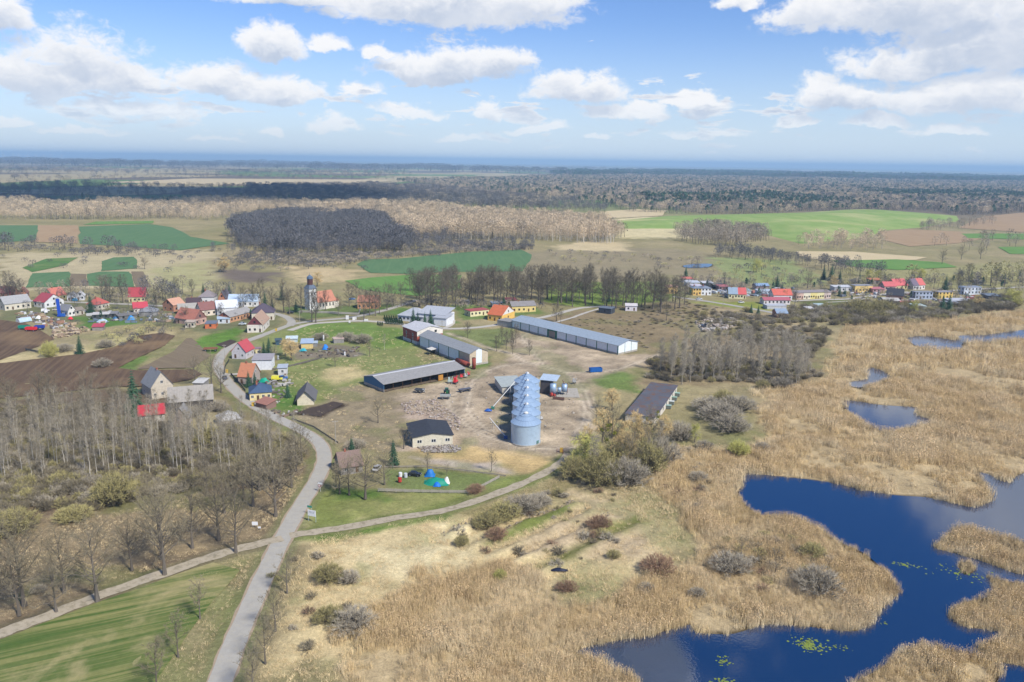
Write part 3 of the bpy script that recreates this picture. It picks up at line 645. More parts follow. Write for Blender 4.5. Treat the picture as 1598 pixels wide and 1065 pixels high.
def bare_tree(H=16, crown0=0.28, spread=0.42, nb_=24, sub=8, tw=9, up=0.6, tr=0.32, twl=1.3, tww=0.05, droop=0.0, forks=1, lean=0.03, shape='round', tip=0.95):
    T = TM(); C = TM()
    ph = rng.uniform(0, 6.28); k = 7
    pts = [np.array([lean*H*math.sin(ph)*(t**1.5)+rng.normal()*0.012*H*t, lean*H*math.cos(ph)*(t**1.5)+rng.normal()*0.012*H*t, H*tip*t]) for t in np.linspace(0, 1, k)]
    rad = [tr*(1-0.93*t**0.8)+(0.35*tr if i == 0 else 0) for i, t in enumerate(np.linspace(0, 1, k))]
    T.tube(pts, rad, 6)
    def trunk_at(t):
        f = t*(k-1); i = min(int(f), k-2); return pts[i]+(pts[i+1]-pts[i])*(f-i)
    for bi in range(nb_):
        t = crown0+(0.97-crown0)*((bi+rng.random()*0.8)/nb_)
        u = (t-crown0)/(1-crown0)
        if shape == 'round': L = H*spread*math.sqrt(max(0.05, 1-(1.15*u-0.32)**2*1.05))*rng.uniform(0.75, 1.1)
        elif shape == 'slim': L = H*spread*(0.55+0.9*u*(1-u)*2-0.35*u)*rng.uniform(0.7, 1.15)
        else: L = H*spread*(1.05-0.85*u)*rng.uniform(0.7, 1.1)
        a = bi*2.399+ph+rng.normal()*0.35
        e = up+0.75*u*(1-up)+rng.normal()*0.10
        d = np.array([math.cos(a)*math.cos(e), math.sin(a)*math.cos(e), math.sin(e)])
        p = trunk_at(t); r = max(0.02, tr*(1-0.85*t)*0.45); bp = [p]; nseg = 4
        for s_ in range(nseg):
            d = unit(d+np.array([0, 0, 0.16 if droop <= 0 else -droop*0.25])+rng.normal(size=3)*0.17)
            bp.append(bp[-1]+d*L/nseg)
        T.tube(bp, [r*(1-0.8*q/nseg) for q in range(nseg+1)], 4)
        for si in range(sub):
            f = 0.25+0.75*(si+rng.random())/sub; x = f*nseg; i = min(int(x), nseg-1)
            p2 = bp[i]+(bp[i+1]-bp[i])*(x-i); dd = unit(bp[i+1]-bp[i])
            d2 = unit(dd*0.7+rng.normal(size=3)*0.75+np.array([0, 0, 0.25-droop]))
            L2 = L*0.38*rng.uniform(0.6, 1.2)*(1.15-0.5*f); q1 = p2+d2*L2*0.5; d3 = unit(d2+rng.normal(size=3)*0.25+np.array([0, 0, 0.12-droop*0.8])); q2 = q1+d3*L2*0.5
            C.tube([p2, q1, q2], [r*0.33+0.008, r*0.2+0.006, 0.006], 3)
            for _ in range(tw):
                g = rng.random(); pp = p2+(q1-p2)*g*2 if g < 0.5 else q1+(q2-q1)*(g*2-1)
                C.twig(pp, unit(d3+rng.normal(size=3)*0.75+np.array([0, 0, 0.15-droop*1.6]))*twl*rng.uniform(0.5, 1.2), tww)
    return T, C
def shrub(R=2.6, H=3.2, n=150, tw=9, twl=0.9, tww=0.045, leaves=0, lr=0.09, fill=1.0):
    T = TM(); C = TM()
    for i in range(n):
        a = rng.uniform(0, 6.28); rr = math.sqrt(rng.random())
        tip = np.array([math.cos(a)*R*rr, math.sin(a)*R*rr, H*math.sqrt(max(0.04, 1-(rr*0.92)**2))*rng.uniform(0.55, 1.05)])
        b = tip*np.array([0.35, 0.35, 0])
        m_ = b*0.35+tip*0.65+np.array([0, 0, 0.15*H])+rng.normal(size=3)*0.12*R; m_[2] = min(m_[2], tip[2]*0.9)
        T.tube([b, m_, tip], [0.035, 0.022, 0.008], 3)
        for _ in range(tw):
            g = rng.random()**0.6; p = m_+(tip-m_)*g if rng.random() < .7 else b+(m_-b)*g
            C.twig(p, unit(tip-b+rng.normal(size=3)*1.2)*twl*rng.uniform(0.5, 1.2), tww)
        for _ in range(leaves):
            g = rng.random()**0.5; p = m_+(tip-m_)*g+rng.normal(size=3)*0.18*R/2.5; C.leaf(p, lr*rng.uniform(0.6, 1.3))
    return T, C
def spruce(H=12, R=2.6, layers=17):
    T = TM(); C = TM(); T.tube([np.zeros(3), np.array([0, 0, H*0.96])], [0.22, 0.03], 6)
    for l in range(layers):
        u = l/(layers-1); z = H*(0.05+0.92*u); r = R*(1-u)**0.85*rng.uniform(0.85, 1.1)+0.12; n = int(7+9*(1-u))
        for i in range(n):
            a = 6.283*i/n+rng.uniform(-.25, .25)+l; L = r*rng.uniform(0.72, 1.12); d = np.array([math.cos(a), math.sin(a), 0]); side = np.array([-math.sin(a), math.cos(a), 0])
            for k in range(3):
                f0 = k/3; f1 = (k+1.25)/3; wz = -0.42*r
                p0 = d*L*f0+np.array([0, 0, z+wz*f0**1.2]); p1 = d*L*min(f1, 1.05)+np.array([0, 0, z+wz*f1**1.2-0.12*H/layers])
                w = (0.34+0.1*rng.random())*r*(1-0.22*k)/max(1, n/9)
                i0 = len(C.V); C.V += [p0, (p0+p1)/2+side*w+np.array([0, 0, -0.10*r]), p1, (p0+p1)/2-side*w+np.array([0, 0, -0.10*r])]; C.F.append((i0, i0+1, i0+2)); C.F.append((i0, i0+2, i0+3))
    return T, C
def thuja(H=2.2, R=0.45):
    T = TM(); C = TM(); T.tube([np.zeros(3), np.array([0, 0, H*0.6])], [0.05, 0.03], 4)
    for _ in range(150):
        u = rng.random(); a = rng.uniform(0, 6.28); r = R*(1-u)**0.7*rng.uniform(0.75, 1.1)
        C.leaf(np.array([math.cos(a)*r, math.sin(a)*r, 0.08+u*H*0.95]), 0.17)
    return T, C
def forest_tree(H=15, R=4.2, n=120, ls=0.9, conif=False, trunk=True):
    """far woodland: trunk and a loose crown of twig sprays"""
    T = TM(); C = TM(); T.tube([np.zeros(3), np.array([rng.normal()*.3, rng.normal()*.3, H*0.75])], [0.28, 0.08], 4)
    for _ in range(n):
        u = rng.random()**0.7; a = rng.uniform(0, 6.28)
        if conif: z = H*(0.35+0.65*u); r = R*(1-u)**0.6*rng.random()**0.5+0.2
        else:
            z = H*(0.30+0.70*u); r = R*math.sqrt(max(0.03, 1-(1.5*u-0.62)**2))*rng.random()**0.5
        p = np.array([math.cos(a)*r, math.sin(a)*r, z])
        if conif: C.leaf(p, ls*rng.uniform(0.6, 1.3))
        else:
            d = unit(np.array([math.cos(a), math.sin(a), 1.1])+rng.normal(size=3)*0.5)*ls*rng.uniform(1.2, 2.4); C.twig(p, d, ls*0.55)
    return T, C

m_bark = mat('bark', lin(112,104,94,.8), .95, .25, 1.5, rnd=.2)
m_barkp = mat('pale_bark', lin(206,198,182,.85), .9, .22, 1.2, dirt=lin(80,74,66), dirt_amt=.6, rnd=.1)
m_barkg = mat('grey_bark', lin(158,150,134,.9), .9, .25, 1.2, rnd=.15)
m_twig = mat('bare_twigs', lin(138,128,104,.9), .95, .15, .3, rnd=.22)
m_twigd = mat('dark_twigs', lin(112,104,88,.88), .95, .15, .3, rnd=.2)
m_twigg = mat('grey_twigs', lin(178,168,148,.9), .95, .15, .3, rnd=.18)
m_twigo = mat('olive_twigs', lin(170,160,108,.9), .95, .2, .3, rnd=.2)
m_willow = mat('willow_shoots', lin(196,192,112,.9), .9, .2, .4, rnd=.15)
m_straw = mat('straw_shoots', lin(212,186,132,.9), .9, .2, .4, rnd=.15)
m_redtw = mat('russet_twigs', lin(150,122,98,.9), .95, .2, .4, rnd=.2)
m_needle = mat('spruce_needles', lin(52,82,58,.85), .85, .25, .6, rnd=.25)
m_thuja = mat('thuja_leaves', lin(40,78,40,.8), .85, .2, .6, rnd=.2)
m_mistle = mat('mistletoe', lin(128,130,44,.8), .9, .2, 1)
m_btwig = mat('birch_twigs', lin(150,140,120,.9), .95, .15, .3, rnd=.2)
PROTO = {}
def proto(key, gen, mt, mc, n=2):
    PROTO[key] = []
    for i in range(n):
        T, C = gen(); PROTO[key].append((T.mesh('trunk', mt), C.mesh('crown', mc)))
proto('oak', lambda: bare_tree(17, .25, .46, 28, 9, 9, .38, .40, 1.35, .045), m_bark, m_twig, 3)
proto('linden', lambda: bare_tree(18, .24, .36, 30, 8, 9, .40, .36, 1.4, .055), m_bark, m_twigd, 3)
proto('birch', lambda: bare_tree(17, .34, .17, 24, 5, 6, .9, .12, 1.1, .038, shape='slim'), m_barkp, m_btwig, 3)
proto('poplar', lambda: bare_tree(17, .18, .26, 30, 6, 9, .75, .2, 1.4, .05, shape='slim'), m_barkg, m_twigg, 3)
proto('small', lambda: bare_tree(7, .25, .42, 16, 6, 8, .55, .14, .7, .045), m_bark, m_twig, 3)
proto('weeping', lambda: bare_tree(10, .22, .42, 22, 8, 16, .7, .3, 1.9, .06, droop=.5), m_bark, m_willow, 2)
proto('straw', lambda: bare_tree(11, .2, .38, 22, 8, 14, .7, .3, 1.7, .06, droop=.35), m_bark, m_straw, 2)
proto('bush', lambda: shrub(2.8, 3.0, 190, 18, .75, .04), m_twigd, m_twigg, 3)
proto('olivebush', lambda: shrub(2.6, 3.2, 180, 15, .75, .045, 6, .07), m_twigd, m_twigo, 3)
proto('willowbush', lambda: shrub(2.5, 3.6, 180, 15, .8, .045, 7, .08), m_twigo, m_willow, 2)
proto('redbush', lambda: shrub(2.4, 2.6, 170, 16, .7, .04), m_redtw, m_redtw, 2)
proto('spruce', lambda: spruce(12, 3.1), m_bark, m_needle, 2)
proto('thuja', thuja, m_bark, m_thuja, 1)
TSIZE = {'oak':17,'linden':18,'birch':17,'poplar':17,'small':7,'weeping':10,'straw':11,'bush':3.0,'olivebush':3.2,'willowbush':3.6,'redbush':2.6,'spruce':12,'thuja':2.2}
def tree(kind, x, y, h, name, label, cat, group=None, wide=1.0, z=-0.15):
    s = h/TSIZE[kind]
    e = empty(name, (x, y, z), rng.uniform(0, 6.28), label, cat, group)
    e.scale = (s*wide, s*wide, s)
    tm, cm = PROTO[kind][int(rng.integers(len(PROTO[kind])))]
    for nm, me in (('trunk' if 'bush' not in kind else 'stems', tm), ('crown', cm)):
        o = bpy.data.objects.new(nm, me); COL.objects.link(o); o.parent = e
    return e
def tree_px(kind, px, py, h, name, label, cat, group=None, wide=1.0):
    g = G(px, py); return tree(kind, g[0], g[1], h, name, label, cat, group, wide)

# ------------------------------------------------------------------ plants nobody could count: scattered instances
def scatter_group(coll):
    ng = bpy.data.node_groups.new('scatter', 'GeometryNodeTree')
    ng.interface.new_socket('Geometry', in_out='INPUT', socket_type='NodeSocketGeometry')
    ng.interface.new_socket('Geometry', in_out='OUTPUT', socket_type='NodeSocketGeometry')
    i = ng.nodes.new('NodeGroupInput'); o = ng.nodes.new('NodeGroupOutput')
    ci = ng.nodes.new('GeometryNodeCollectionInfo'); ci.inputs[0].default_value = coll; ci.inputs['Separate Children'].default_value = True; ci.inputs['Reset Children'].default_value = True
    ip = ng.nodes.new('GeometryNodeInstanceOnPoints'); ip.inputs['Pick Instance'].default_value = True
    def na(name, typ):
        n = ng.nodes.new('GeometryNodeInputNamedAttribute'); n.data_type = typ; n.inputs['Name'].default_value = name
        return [q for q in n.outputs if q.enabled and q.name == 'Attribute'][0]
    ng.links.new(i.outputs[0], ip.inputs['Points']); ng.links.new(ci.outputs[0], ip.inputs['Instance'])
    ng.links.new(na('idx', 'INT'), ip.inputs['Instance Index']); ng.links.new(na('rot', 'FLOAT_VECTOR'), ip.inputs['Rotation']); ng.links.new(na('scl', 'FLOAT_VECTOR'), ip.inputs['Scale'])
    ng.links.new(ip.outputs[0], o.inputs[0]); return ng
def scatter(name, pts, z, scl, meshes, label, cat=None, tilt=0.08, wide=None):
    n = len(pts)
    coll = bpy.data.collections.new(name+'_kinds')
    for i, me in enumerate(meshes):
        o = bpy.data.objects.new('%s_kind_%02d' % (name, i), me); coll.objects.link(o)
    me = bpy.data.meshes.new(name); me.vertices.add(n)
    co = np.zeros((n, 3), np.float32); co[:, :2] = pts; co[:, 2] = z; me.vertices.foreach_set('co', co.ravel())
    a = me.attributes.new('idx', 'INT', 'POINT'); a.data.foreach_set('value', rng.integers(0, len(meshes), n).astype(np.int32))
    r = np.stack([rng.normal(size=n)*tilt, rng.normal(size=n)*tilt, rng.uniform(0, 6.28, n)], 1).astype(np.float32)
    a = me.attributes.new('rot', 'FLOAT_VECTOR', 'POINT'); a.data.foreach_set('vector', r.ravel())
    w = scl if wide is None else scl*wide
    s = np.stack([w, w, scl], 1).astype(np.float32)
    a = me.attributes.new('scl', 'FLOAT_VECTOR', 'POINT'); a.data.foreach_set('vector', s.ravel())
    me.update()
    o = bpy.data.objects.new(name, me); COL.objects.link(o)
    md = o.modifiers.new('scatter', 'NODES'); md.node_group = scatter_group(coll)
    return tag(o, label, cat, kind='stuff')
def fill(poly, step, jit=0.45, keep=1.0, warp=0.0):
    lo = poly.min(0); hi = poly.max(0)
    x, y = np.meshgrid(np.arange(lo[0], hi[0], step), np.arange(lo[1], hi[1], step)); Q = np.stack([x.ravel(), y.ravel()], 1)
    Q = Q+rng.uniform(-jit, jit, Q.shape)*step
    if warp:
        wv = np.stack([fbm(Q[:,0], Q[:,1], warp*3, 4, 81), fbm(Q[:,0], Q[:,1], warp*3, 4, 91)], 1)-.5
        return Q[inside(Q+wv*warp*3, poly) & (rng.random(len(Q)) < keep)]
    Q = Q[inside(Q, poly)]
    if keep < 1: Q = Q[rng.random(len(Q)) < keep]
    return Q
def joined(T, C, mt, mc):
    me = bpy.data.meshes.new('plant'); n = len(T.V)
    me.from_pydata([tuple(v) for v in T.V]+[tuple(v) for v in C.V], [], list(T.F)+[tuple(i+n for i in f) for f in C.F])
    me.materials.append(mt); me.materials.append(mc)
    me.polygons.foreach_set('material_index', [0]*len(T.F)+[1]*len(C.F)); me.update(); return me
def blades(n, R, h0, h1, w, spread=0.25, plume=0.0):
    T = TM(); C = TM()
    for _ in range(n):
        a = rng.uniform(0, 6.28); r = R*math.sqrt(rng.random()); b = np.array([math.cos(a)*r, math.sin(a)*r, -0.15])
        d = np.array([rng.normal()*spread, rng.normal()*spread, 1.0])*rng.uniform(h0, h1)
        side = unit(np.array([rng.normal(), rng.normal(), 0]))*w*0.5
        i = len(T.V); T.V += [b-side, b+side, b+d]; T.F.append((i, i+1, i+2))
        if plume: C.leaf(b+d*0.93, plume*rng.uniform(.6, 1.2))
    return T, C
def rmat(key, col, rnd, alt=None, dark=None):
    """stalk colour that drifts across the bed: bleached and brown stands"""
    if key in MATS: return MATS[key]
    M = bpy.data.materials.new(key); M.use_nodes = True; t = M.node_tree; b = NB(t); bs = t.nodes['Principled BSDF']
    Pp = b.node('ShaderNodeNewGeometry').outputs['Position']; oi = b.node('ShaderNodeObjectInfo').outputs['Random']
    alt = alt or tuple(q*1.15 for q in col); dark = dark or tuple(q*.72 for q in col)
    c = b.mix(b.ss(b.noise(Pp, .045, 5, .65, .4), .42, .62), (*col, 1), (*alt, 1))
    c = b.mix(b.m('MULTIPLY', b.ss(b.noise(Pp, .11, 5, .65, .6), .54, .70), .75), c, (*dark, 1))
    f = b.m('MULTIPLY_ADD', oi, rnd*2, 1-rnd); c = b.mix(1.0, c, b.xyz(f, f, f), 'MULTIPLY')
    t.links.new(c, bs.inputs['Base Color']); bs.inputs['Roughness'].default_value = .95; bs.inputs['Specular IOR Level'].default_value = .1
    MATS[key] = M; return M
m_reed = rmat('reed_stalks', lin(220,196,148,.90), .26, lin(228,210,172,.92), lin(176,148,108,.88)); m_reedp = rmat('reed_plumes', lin(202,174,134,1.0), .25)
m_tuft = rmat('dry_grass', lin(226,204,160,.88), .24); m_tuftg = rmat('green_grass', lin(140,150,92,.9), .25)
REED_K = [joined(*blades(34, .95, 1.3, 2.3, .075, .16, .085), m_reed, m_reedp) for _ in range(4)]
TUFT_K = [joined(*blades(26, .55, .25, .75, .06, .55), m_tuft, m_tuft) for _ in range(4)]
# reed beds
def prune(Q, ponds=True, roads=True):
    if ponds:
        for pd in PONDS: Q = Q[(sdist(Q, pd, 4) < -0.1)]
    return Q
def inany(Q, polys, pad=0.0):
    k = np.zeros(len(Q), bool)
    for p in polys: k |= sdist(Q, p, 4) > -pad
    return k
VIEWFAN = GP([(-60,1100),(1660,1100),(1660,478),(-60,478)])
def reed_pts(y0, y1, step):
    lo = np.array([-260, y0]); hi = np.array([520, y1])
    x, y = np.meshgrid(np.arange(lo[0], hi[0], step), np.arange(lo[1], hi[1], step)); Q = np.stack([x.ravel(), y.ravel()], 1)+rng.uniform(-.5, .5, (x.size, 2))*step
    Q = Q[(np.abs(Q[:,0]) < Q[:,1]*0.68+12)]
    w = (fbm(Q[:,0], Q[:,1], 14, 4, 5)-0.5)*2; w2 = (fbm(Q[:,0], Q[:,1], 7, 4, 51)-0.5)*2
    d = sdist(Q, REED, 20)+w*8+w2*4
    thin = fbm(Q[:,0], Q[:,1], 16, 3, 61)
    keep = (d > 0) & (rng.random(len(Q)) < np.clip(0.35+d/8, 0, 1)) & (rng.random(len(Q)) < np.clip((thin-0.30)*6, 0.06, 1))
    Q = Q[keep]
    keep = np.ones(len(Q), bool)
    for pd in PONDS: keep &= ~(sdist(Q, pd, 4) > 0.4)
    keep |= (sdist(Q, ISLE, 4) > 0)|(sdist(Q, ISLET, 4) > 0)
    return Q[keep]
for (y0, y1, st, sc) in ((128, 230, 0.95, 1.0), (230, 380, 1.5, 1.15), (380, 800, 2.7, 1.6)):
    Q = reed_pts(y0, y1, st)
    big = fbm(Q[:,0], Q[:,1], 9, 3, 21)
    edge = np.zeros(len(Q))
    scl = sc*(0.35+1.25*big)*rng.uniform(.85, 1.15, len(Q))
    scatter('reed_bed', Q, -0.25, scl, REED_K, 'tall dry tan reeds standing round the ponds', wide=1.25 if st > 1 else 1.0, tilt=.10)
# dry meadow grass between road and reeds
MEAD = GP([(470,842),(700,802),(890,722),(1000,725),(1010,755),(1060,800),(1080,880),(1000,930),(880,940),(740,885),(660,908),(590,955),(520,1070),(400,1070),(440,900)])
Q = fill(MEAD, 1.0); Q = Q[ldist(Q, ROAD, 8) > 3.4]; Q = Q[ldist(Q, TRACK_R, 8) > 2.6]
k = fbm(Q[:,0], Q[:,1], 8, 3, 33); Q = Q[rng.random(len(Q)) < np.clip((k-0.25)*2.4, .1, 1)]
scatter('meadow_grass', Q, -0.3, rng.uniform(.6, 1.5, len(Q))*(0.5+fbm(Q[:,0], Q[:,1], 11, 3, 44)), TUFT_K, 'tufts of dry pale grass across the meadow beside the road')
VERGE = GP([(0,840),(430,740),(480,700),(470,780),(420,860),(320,1065),(200,1065),(300,900),(380,860),(255,885),(0,970)])
Q = fill(VERGE, 1.3); Q = Q[ldist(Q, ROAD, 8) > 3.6]; Q = Q[ldist(Q, TRACK_L, 8) > 2.9]
MEAD2 = GP([(470,505),(640,515),(655,545),(740,572),(600,600),(570,600),(600,620),(620,650),(620,700),(560,730),(500,700),(440,650),(440,600),(440,560),(560,560),(560,535),(440,530)])
Q2 = fill(MEAD2, 2.0); Q2 = Q2[ldist(Q2, ROAD, 8) > 4]; k = fbm(Q2[:,0], Q2[:,1], 10, 3, 35); Q2 = Q2[rng.random(len(Q2)) < np.clip((k-.35)*3, .05, 1)]
scatter('meadow_grass', Q2, -0.3, rng.uniform(.7, 1.5, len(Q2)), TUFT_K+[joined(*blades(26, .6, .2, .5, .06, .5), m_tuftg, m_tuftg) for _ in range(3)], 'mixed green and straw tufts on the village meadow')
scatter('verge_grass', Q, -0.3, rng.uniform(.5, 1.2, len(Q)), TUFT_K, 'short dry grass along the roadside and under the bare trees')

# brambles and seedling scrub through the meadow and the headland
SCR_K = [joined(*shrub(.9, .9, 40, 9, .45, .035), m_twigd, m_) for m_ in (m_twig, m_twigo, m_twigg, m_redtw)]
for poly, st, kp in (([(690,838),(900,745),(960,770),(1010,800),(960,850),(860,900),(760,870)], 3.2, .35), ([(1100,850),(1200,830),(1300,870),(1320,920),(1200,930),(1110,900)], 2.6, .5), ([(1000,700),(1080,690),(1120,760),(1080,800),(1000,760)], 3.2, .4), ([(430,870),(520,850),(560,960),(480,1060),(400,1060)], 3.4, .35)):
    Q = fill(GP(poly), st, .5, kp, 4.0); k = fbm(Q[:,0], Q[:,1], 12, 3, 95); Q = Q[k > .42]
    scatter('bramble_scrub', Q, -.3, rng.uniform(.6, 2.2, len(Q)), SCR_K, 'low brambles and seedlings through the dry grass', wide=1.2)

# ------------------------------------------------------------------ far woods
m_ftan = mat('far_tan_twigs', lin(200,180,150,.95), .95, .15, .1, rnd=.28)
m_fbrn = mat('far_brown_twigs', lin(160,148,128,.95), .95, .15, .1, rnd=.28)
m_fgrey = mat('far_shade_grey_twigs', lin(108,106,106,.88), .95, .15, .1, rnd=.22)  # grey darkened to stand in for cloud shade on the far woods
m_fpine = mat('far_pine', lin(76,104,78,.85), .95, .15, .1, rnd=.3)
m_foliv = mat('far_olive_twigs', lin(180,172,118,.9), .95, .15, .1, rnd=.22)
FT = {k: [joined(*forest_tree(15, 4.3, 150, .85), m_barkg if k == 'tan' else m_bark, m) for _ in range(3)] for k, m in (('tan', m_ftan), ('brn', m_fbrn), ('grey', m_fgrey), ('oliv', m_foliv))}
FT['pine'] = [joined(*forest_tree(16, 3.4, 150, .8, True), m_bark, m_fpine) for _ in range(3)]
SHRUB_K = [joined(*shrub(2.6, 3.0, 110, 14, .7, .05), m_twigd, m_) for m_ in (m_twigg, m_twig, m_twigo, m_twig)]
FB = {k: [joined(*forest_tree(4, 3.2, 110, .55), m_bark, m) for _ in range(2)] for k, m in (('grey', m_fgrey), ('brn', m_fbrn), ('oliv', m_foliv))}
def wood(name, poly, step, hs, kinds, label, keep=1.0, smin=.8, smax=1.25, wide=1.0, clear=()):
    Q = fill(GP(poly), step, .5, keep, step*2.2)
    h = fbm(Q[:,0], Q[:,1], step*8, 3, 15)
    return scatter(name, Q, -0.3, hs*(0.45+1.1*h)*rng.uniform(smin, smax, len(Q)), kinds, label, tilt=.05, wide=wide)
wood('bare_wood', [(360,366),(375,350),(410,338),(520,334),(600,347),(628,372),(640,396),(520,396),(440,399),(372,388)], 6.5, 1.0, FT['grey'], 'dark bare wood of dense trees behind the village fields')
wood('tan_wood', [(-150,345),(-150,318),(0,320),(90,323),(180,322),(370,314),(400,322),(480,324),(560,322),(800,336),(940,346),(962,366),(955,379),(800,374),(640,373),(600,346),(420,333),(330,345),(240,342)], 10, 1.0, FT['tan']+FT['brn'][:1], 'long belt of tan leafless forest in front of the dark far woods')
wood('scrub', [(480,396),(640,396),(700,380),(840,386),(815,392),(735,394),(620,405),(560,408),(520,418),(440,416),(380,412),(380,396)], 7.0, .9, FB['grey']+FB['brn'], 'low grey scrub along the wet valley behind the church', wide=1.3)
wood('far_forest', [(380,296),(520,290),(620,293),(760,304),(900,317),(950,331),(800,330),(640,324),(480,317),(400,308)], 16, 1.0, FT['grey']+FT['brn'][:1], 'bluish dark forest belt far behind the tan wood', wide=1.5)
wood('mixed_forest', [(620,284),(800,279),(880,276),(1050,273),(1300,278),(1598,283),(1720,286),(1720,338),(1598,331),(1510,336),(1440,329),(1260,331),(1200,335),(1090,334),(980,331),(940,320),(800,304),(700,292)], 15, 1.05, FT['brn']*2+FT['tan']+FT['pine']+FT['grey'], 'wide mixed forest of brown and green trees behind the rolling field', wide=1.5)
wood('pine_forest', [(980,312),(1080,306),(1260,312),(1340,318),(1300,324),(1150,322),(1020,322)], 15, 1.15, FT['pine'], 'stand of green pines within the brown forest', wide=1.4)
wood('pine_forest', [(1330,300),(1600,305),(1720,308),(1720,316),(1600,315),(1380,312)], 17, 1.15, FT['pine'], 'strip of dark green pines in the forest at right', wide=1.4)
wood('ridge_forest', [(860,271.5),(1050,269),(1300,273.5),(1600,280),(1720,282),(1720,288),(1500,286),(1300,281),(1050,276),(880,277)], 34, 2.0, FT['pine']+FT['grey'][:1], 'dark blue conifer ridge along the horizon at right', wide=1.9)
wood('horizon_forest', [(-150,251),(200,254),(600,261),(900,268),(900,272),(600,267),(300,262),(-150,258)], 120, 3.0, FT['grey'], 'thin line of woods near the horizon', keep=.5, wide=4.0)
wood('horizon_forest', [(-150,262),(300,265),(620,269),(640,276),(300,272),(-150,272)], 55, 1.2, FT['brn']+FT['grey'], 'patchy far woods under the horizon at left', keep=.35, wide=2.6)
wood('far_trees', [(-100,292),(240,289),(370,291),(380,296),(200,298),(-100,303)], 26, 1.0, FT['grey'], 'dark shaded trees beyond the ploughed plain at left', keep=.45, wide=1.8)
wood('far_trees', [(-100,304),(120,300),(300,300),(420,302),(400,311),(200,313),(-100,315)], 26, .9, FT['grey'], 'dark scattered trees and hedges in cloud shade at left', keep=.3, wide=1.8)
wood('hedge', [(0,382),(120,384),(250,392),(330,392),(360,388),(360,394),(250,400),(120,395),(0,393)], 8, .8, FB['grey']+FT['grey'][:1], 'ragged hedge of grey bushes below the green fields', keep=.5, wide=1.2)
wood('hedge', [(0,328),(150,336),(300,335),(300,340),(150,343),(0,340)], 12, .9, FT['brn'], 'row of brown trees on the edge of the far green fields', keep=.35)
wood('copse', [(1062,362),(1090,358),(1180,362),(1192,376),(1160,386),(1100,382),(1065,376)], 9, .95, FT['brn'], 'rounded brown copse in front of the rolling green field', wide=1.1)
wood('copse', [(1260,378),(1330,376),(1375,382),(1370,392),(1265,390)], 12, .9, FT['tan'], 'loose pale copse on the edge of the stubble strip', keep=.7)
wood('hedgerow', [(1120,395),(1200,398),(1290,415),(1370,430),(1365,438),(1280,424),(1190,406),(1120,402)], 8, .75, FT['grey'], 'dark hedgerow running down to the far village', keep=.8)
wood('hedge', [(1440,352),(1500,350),(1530,345),(1535,350),(1500,358),(1440,360)], 12, .8, FT['brn'], 'hedge between the green field and the stubble', keep=.6)
wood('field_trees', [(1420,372),(1598,372),(1598,388),(1480,390),(1420,385)], 22, .95, FT['brn'], 'scattered field trees at right edge', keep=.5)
wood('scrub', [(850,392),(960,396),(1080,405),(1200,415),(1310,440),(1300,452),(1180,440),(1060,430),(1000,410),(860,410)], 13, .9, FB['grey']+FB['brn']+FB['oliv'], 'scattered bushes on the rough slope behind the park', keep=.5, wide=1.3)
wood('scrub', [(1290,440),(1420,440),(1598,425),(1598,450),(1480,448),(1300,452)], 9, 1.0, FB['oliv']+FT['oliv'][:1]+FB['grey'], 'olive scrub behind the far village', keep=.55, wide=1.2)
wood('scrub', [(0,395),(330,392),(350,420),(240,425),(0,420)], 22, .8, FB['grey'], 'single grey bushes on the pale meadow', keep=.35, wide=1.2)
wood('thicket', [(1230,482),(1330,478),(1390,478),(1480,478),(1598,466),(1598,482),(1480,496),(1330,508),(1240,506)], 5.0, 1.4, SHRUB_K, 'dense grey thicket between the far village and the reeds', wide=1.1)
wood('thicket', [(1100,485),(1240,500),(1290,520),(1285,560),(1200,545),(1080,515)], 5, .9, SHRUB_K, 'brown scrub on the rubble slope above the poplar wood', keep=.7, wide=1.2)
wood('undergrowth', [(-100,650),(150,640),(300,680),(440,690),(470,720),(430,760),(280,775),(100,800),(-100,830)], 2.9, .95, SHRUB_K, 'grey brown undergrowth beneath the birch wood', keep=.9)
wood('undergrowth', [(1010,560),(1100,555),(1260,570),(1285,590),(1240,600),(1100,598),(1010,590)], 3.6, .8, SHRUB_K, 'grey undergrowth beneath the bare poplar wood')
wood('village_scrub', [(180,520),(240,508),(300,505),(300,515),(240,525),(190,545)], 5, .75, FB['grey']+FB['oliv'], 'grey bushes along the garden edge below the red shed', keep=.7)

wood('tan_wood', [(640,352),(760,350),(900,352),(962,366),(955,379),(800,376),(640,375)], 8, 1.05, [joined(*forest_tree(16, 3.0, 90, .8), m_barkp, m_ftan) for _ in range(3)], 'front of the tan forest with pale trunks')
wood('village_scrub', [(0,462),(250,464),(430,472),(430,480),(250,474),(0,470)], 8, .8, FB['grey']+FB['brn']+FT['grey'][:1], 'hedges and bare bushes behind the left village', keep=.5)
wood('village_scrub', [(120,480),(260,488),(330,500),(330,512),(240,508),(120,505)], 8, .55, FB['grey']+FB['brn']+FB['oliv'], 'garden bushes among the left village sheds', keep=.4)
wood('village_scrub', [(1060,440),(1240,438),(1340,445),(1340,462),(1200,460),(1060,462)], 8, .7, FB['grey']+FB['brn']+FB['oliv'], 'garden bushes among the far village houses', keep=.4)
wood('village_scrub', [(1340,446),(1598,440),(1598,470),(1480,476),(1340,470)], 8, .8, FB['grey']+FB['brn']+FB['oliv'], 'garden bushes among the blocks of the far village', keep=.4)
wood('village_scrub', [(590,470),(720,472),(860,478),(860,486),(720,484),(600,482)], 6, .9, FB['grey']+FB['brn'], 'shrubs under the park trees', keep=.5)
wood('village_scrub', [(1000,480),(1080,470),(1200,500),(1180,520),(1060,510),(1000,500)], 5, .4, SHRUB_K, 'low scrub on the rough slope below the far street', keep=.6, wide=1.8)
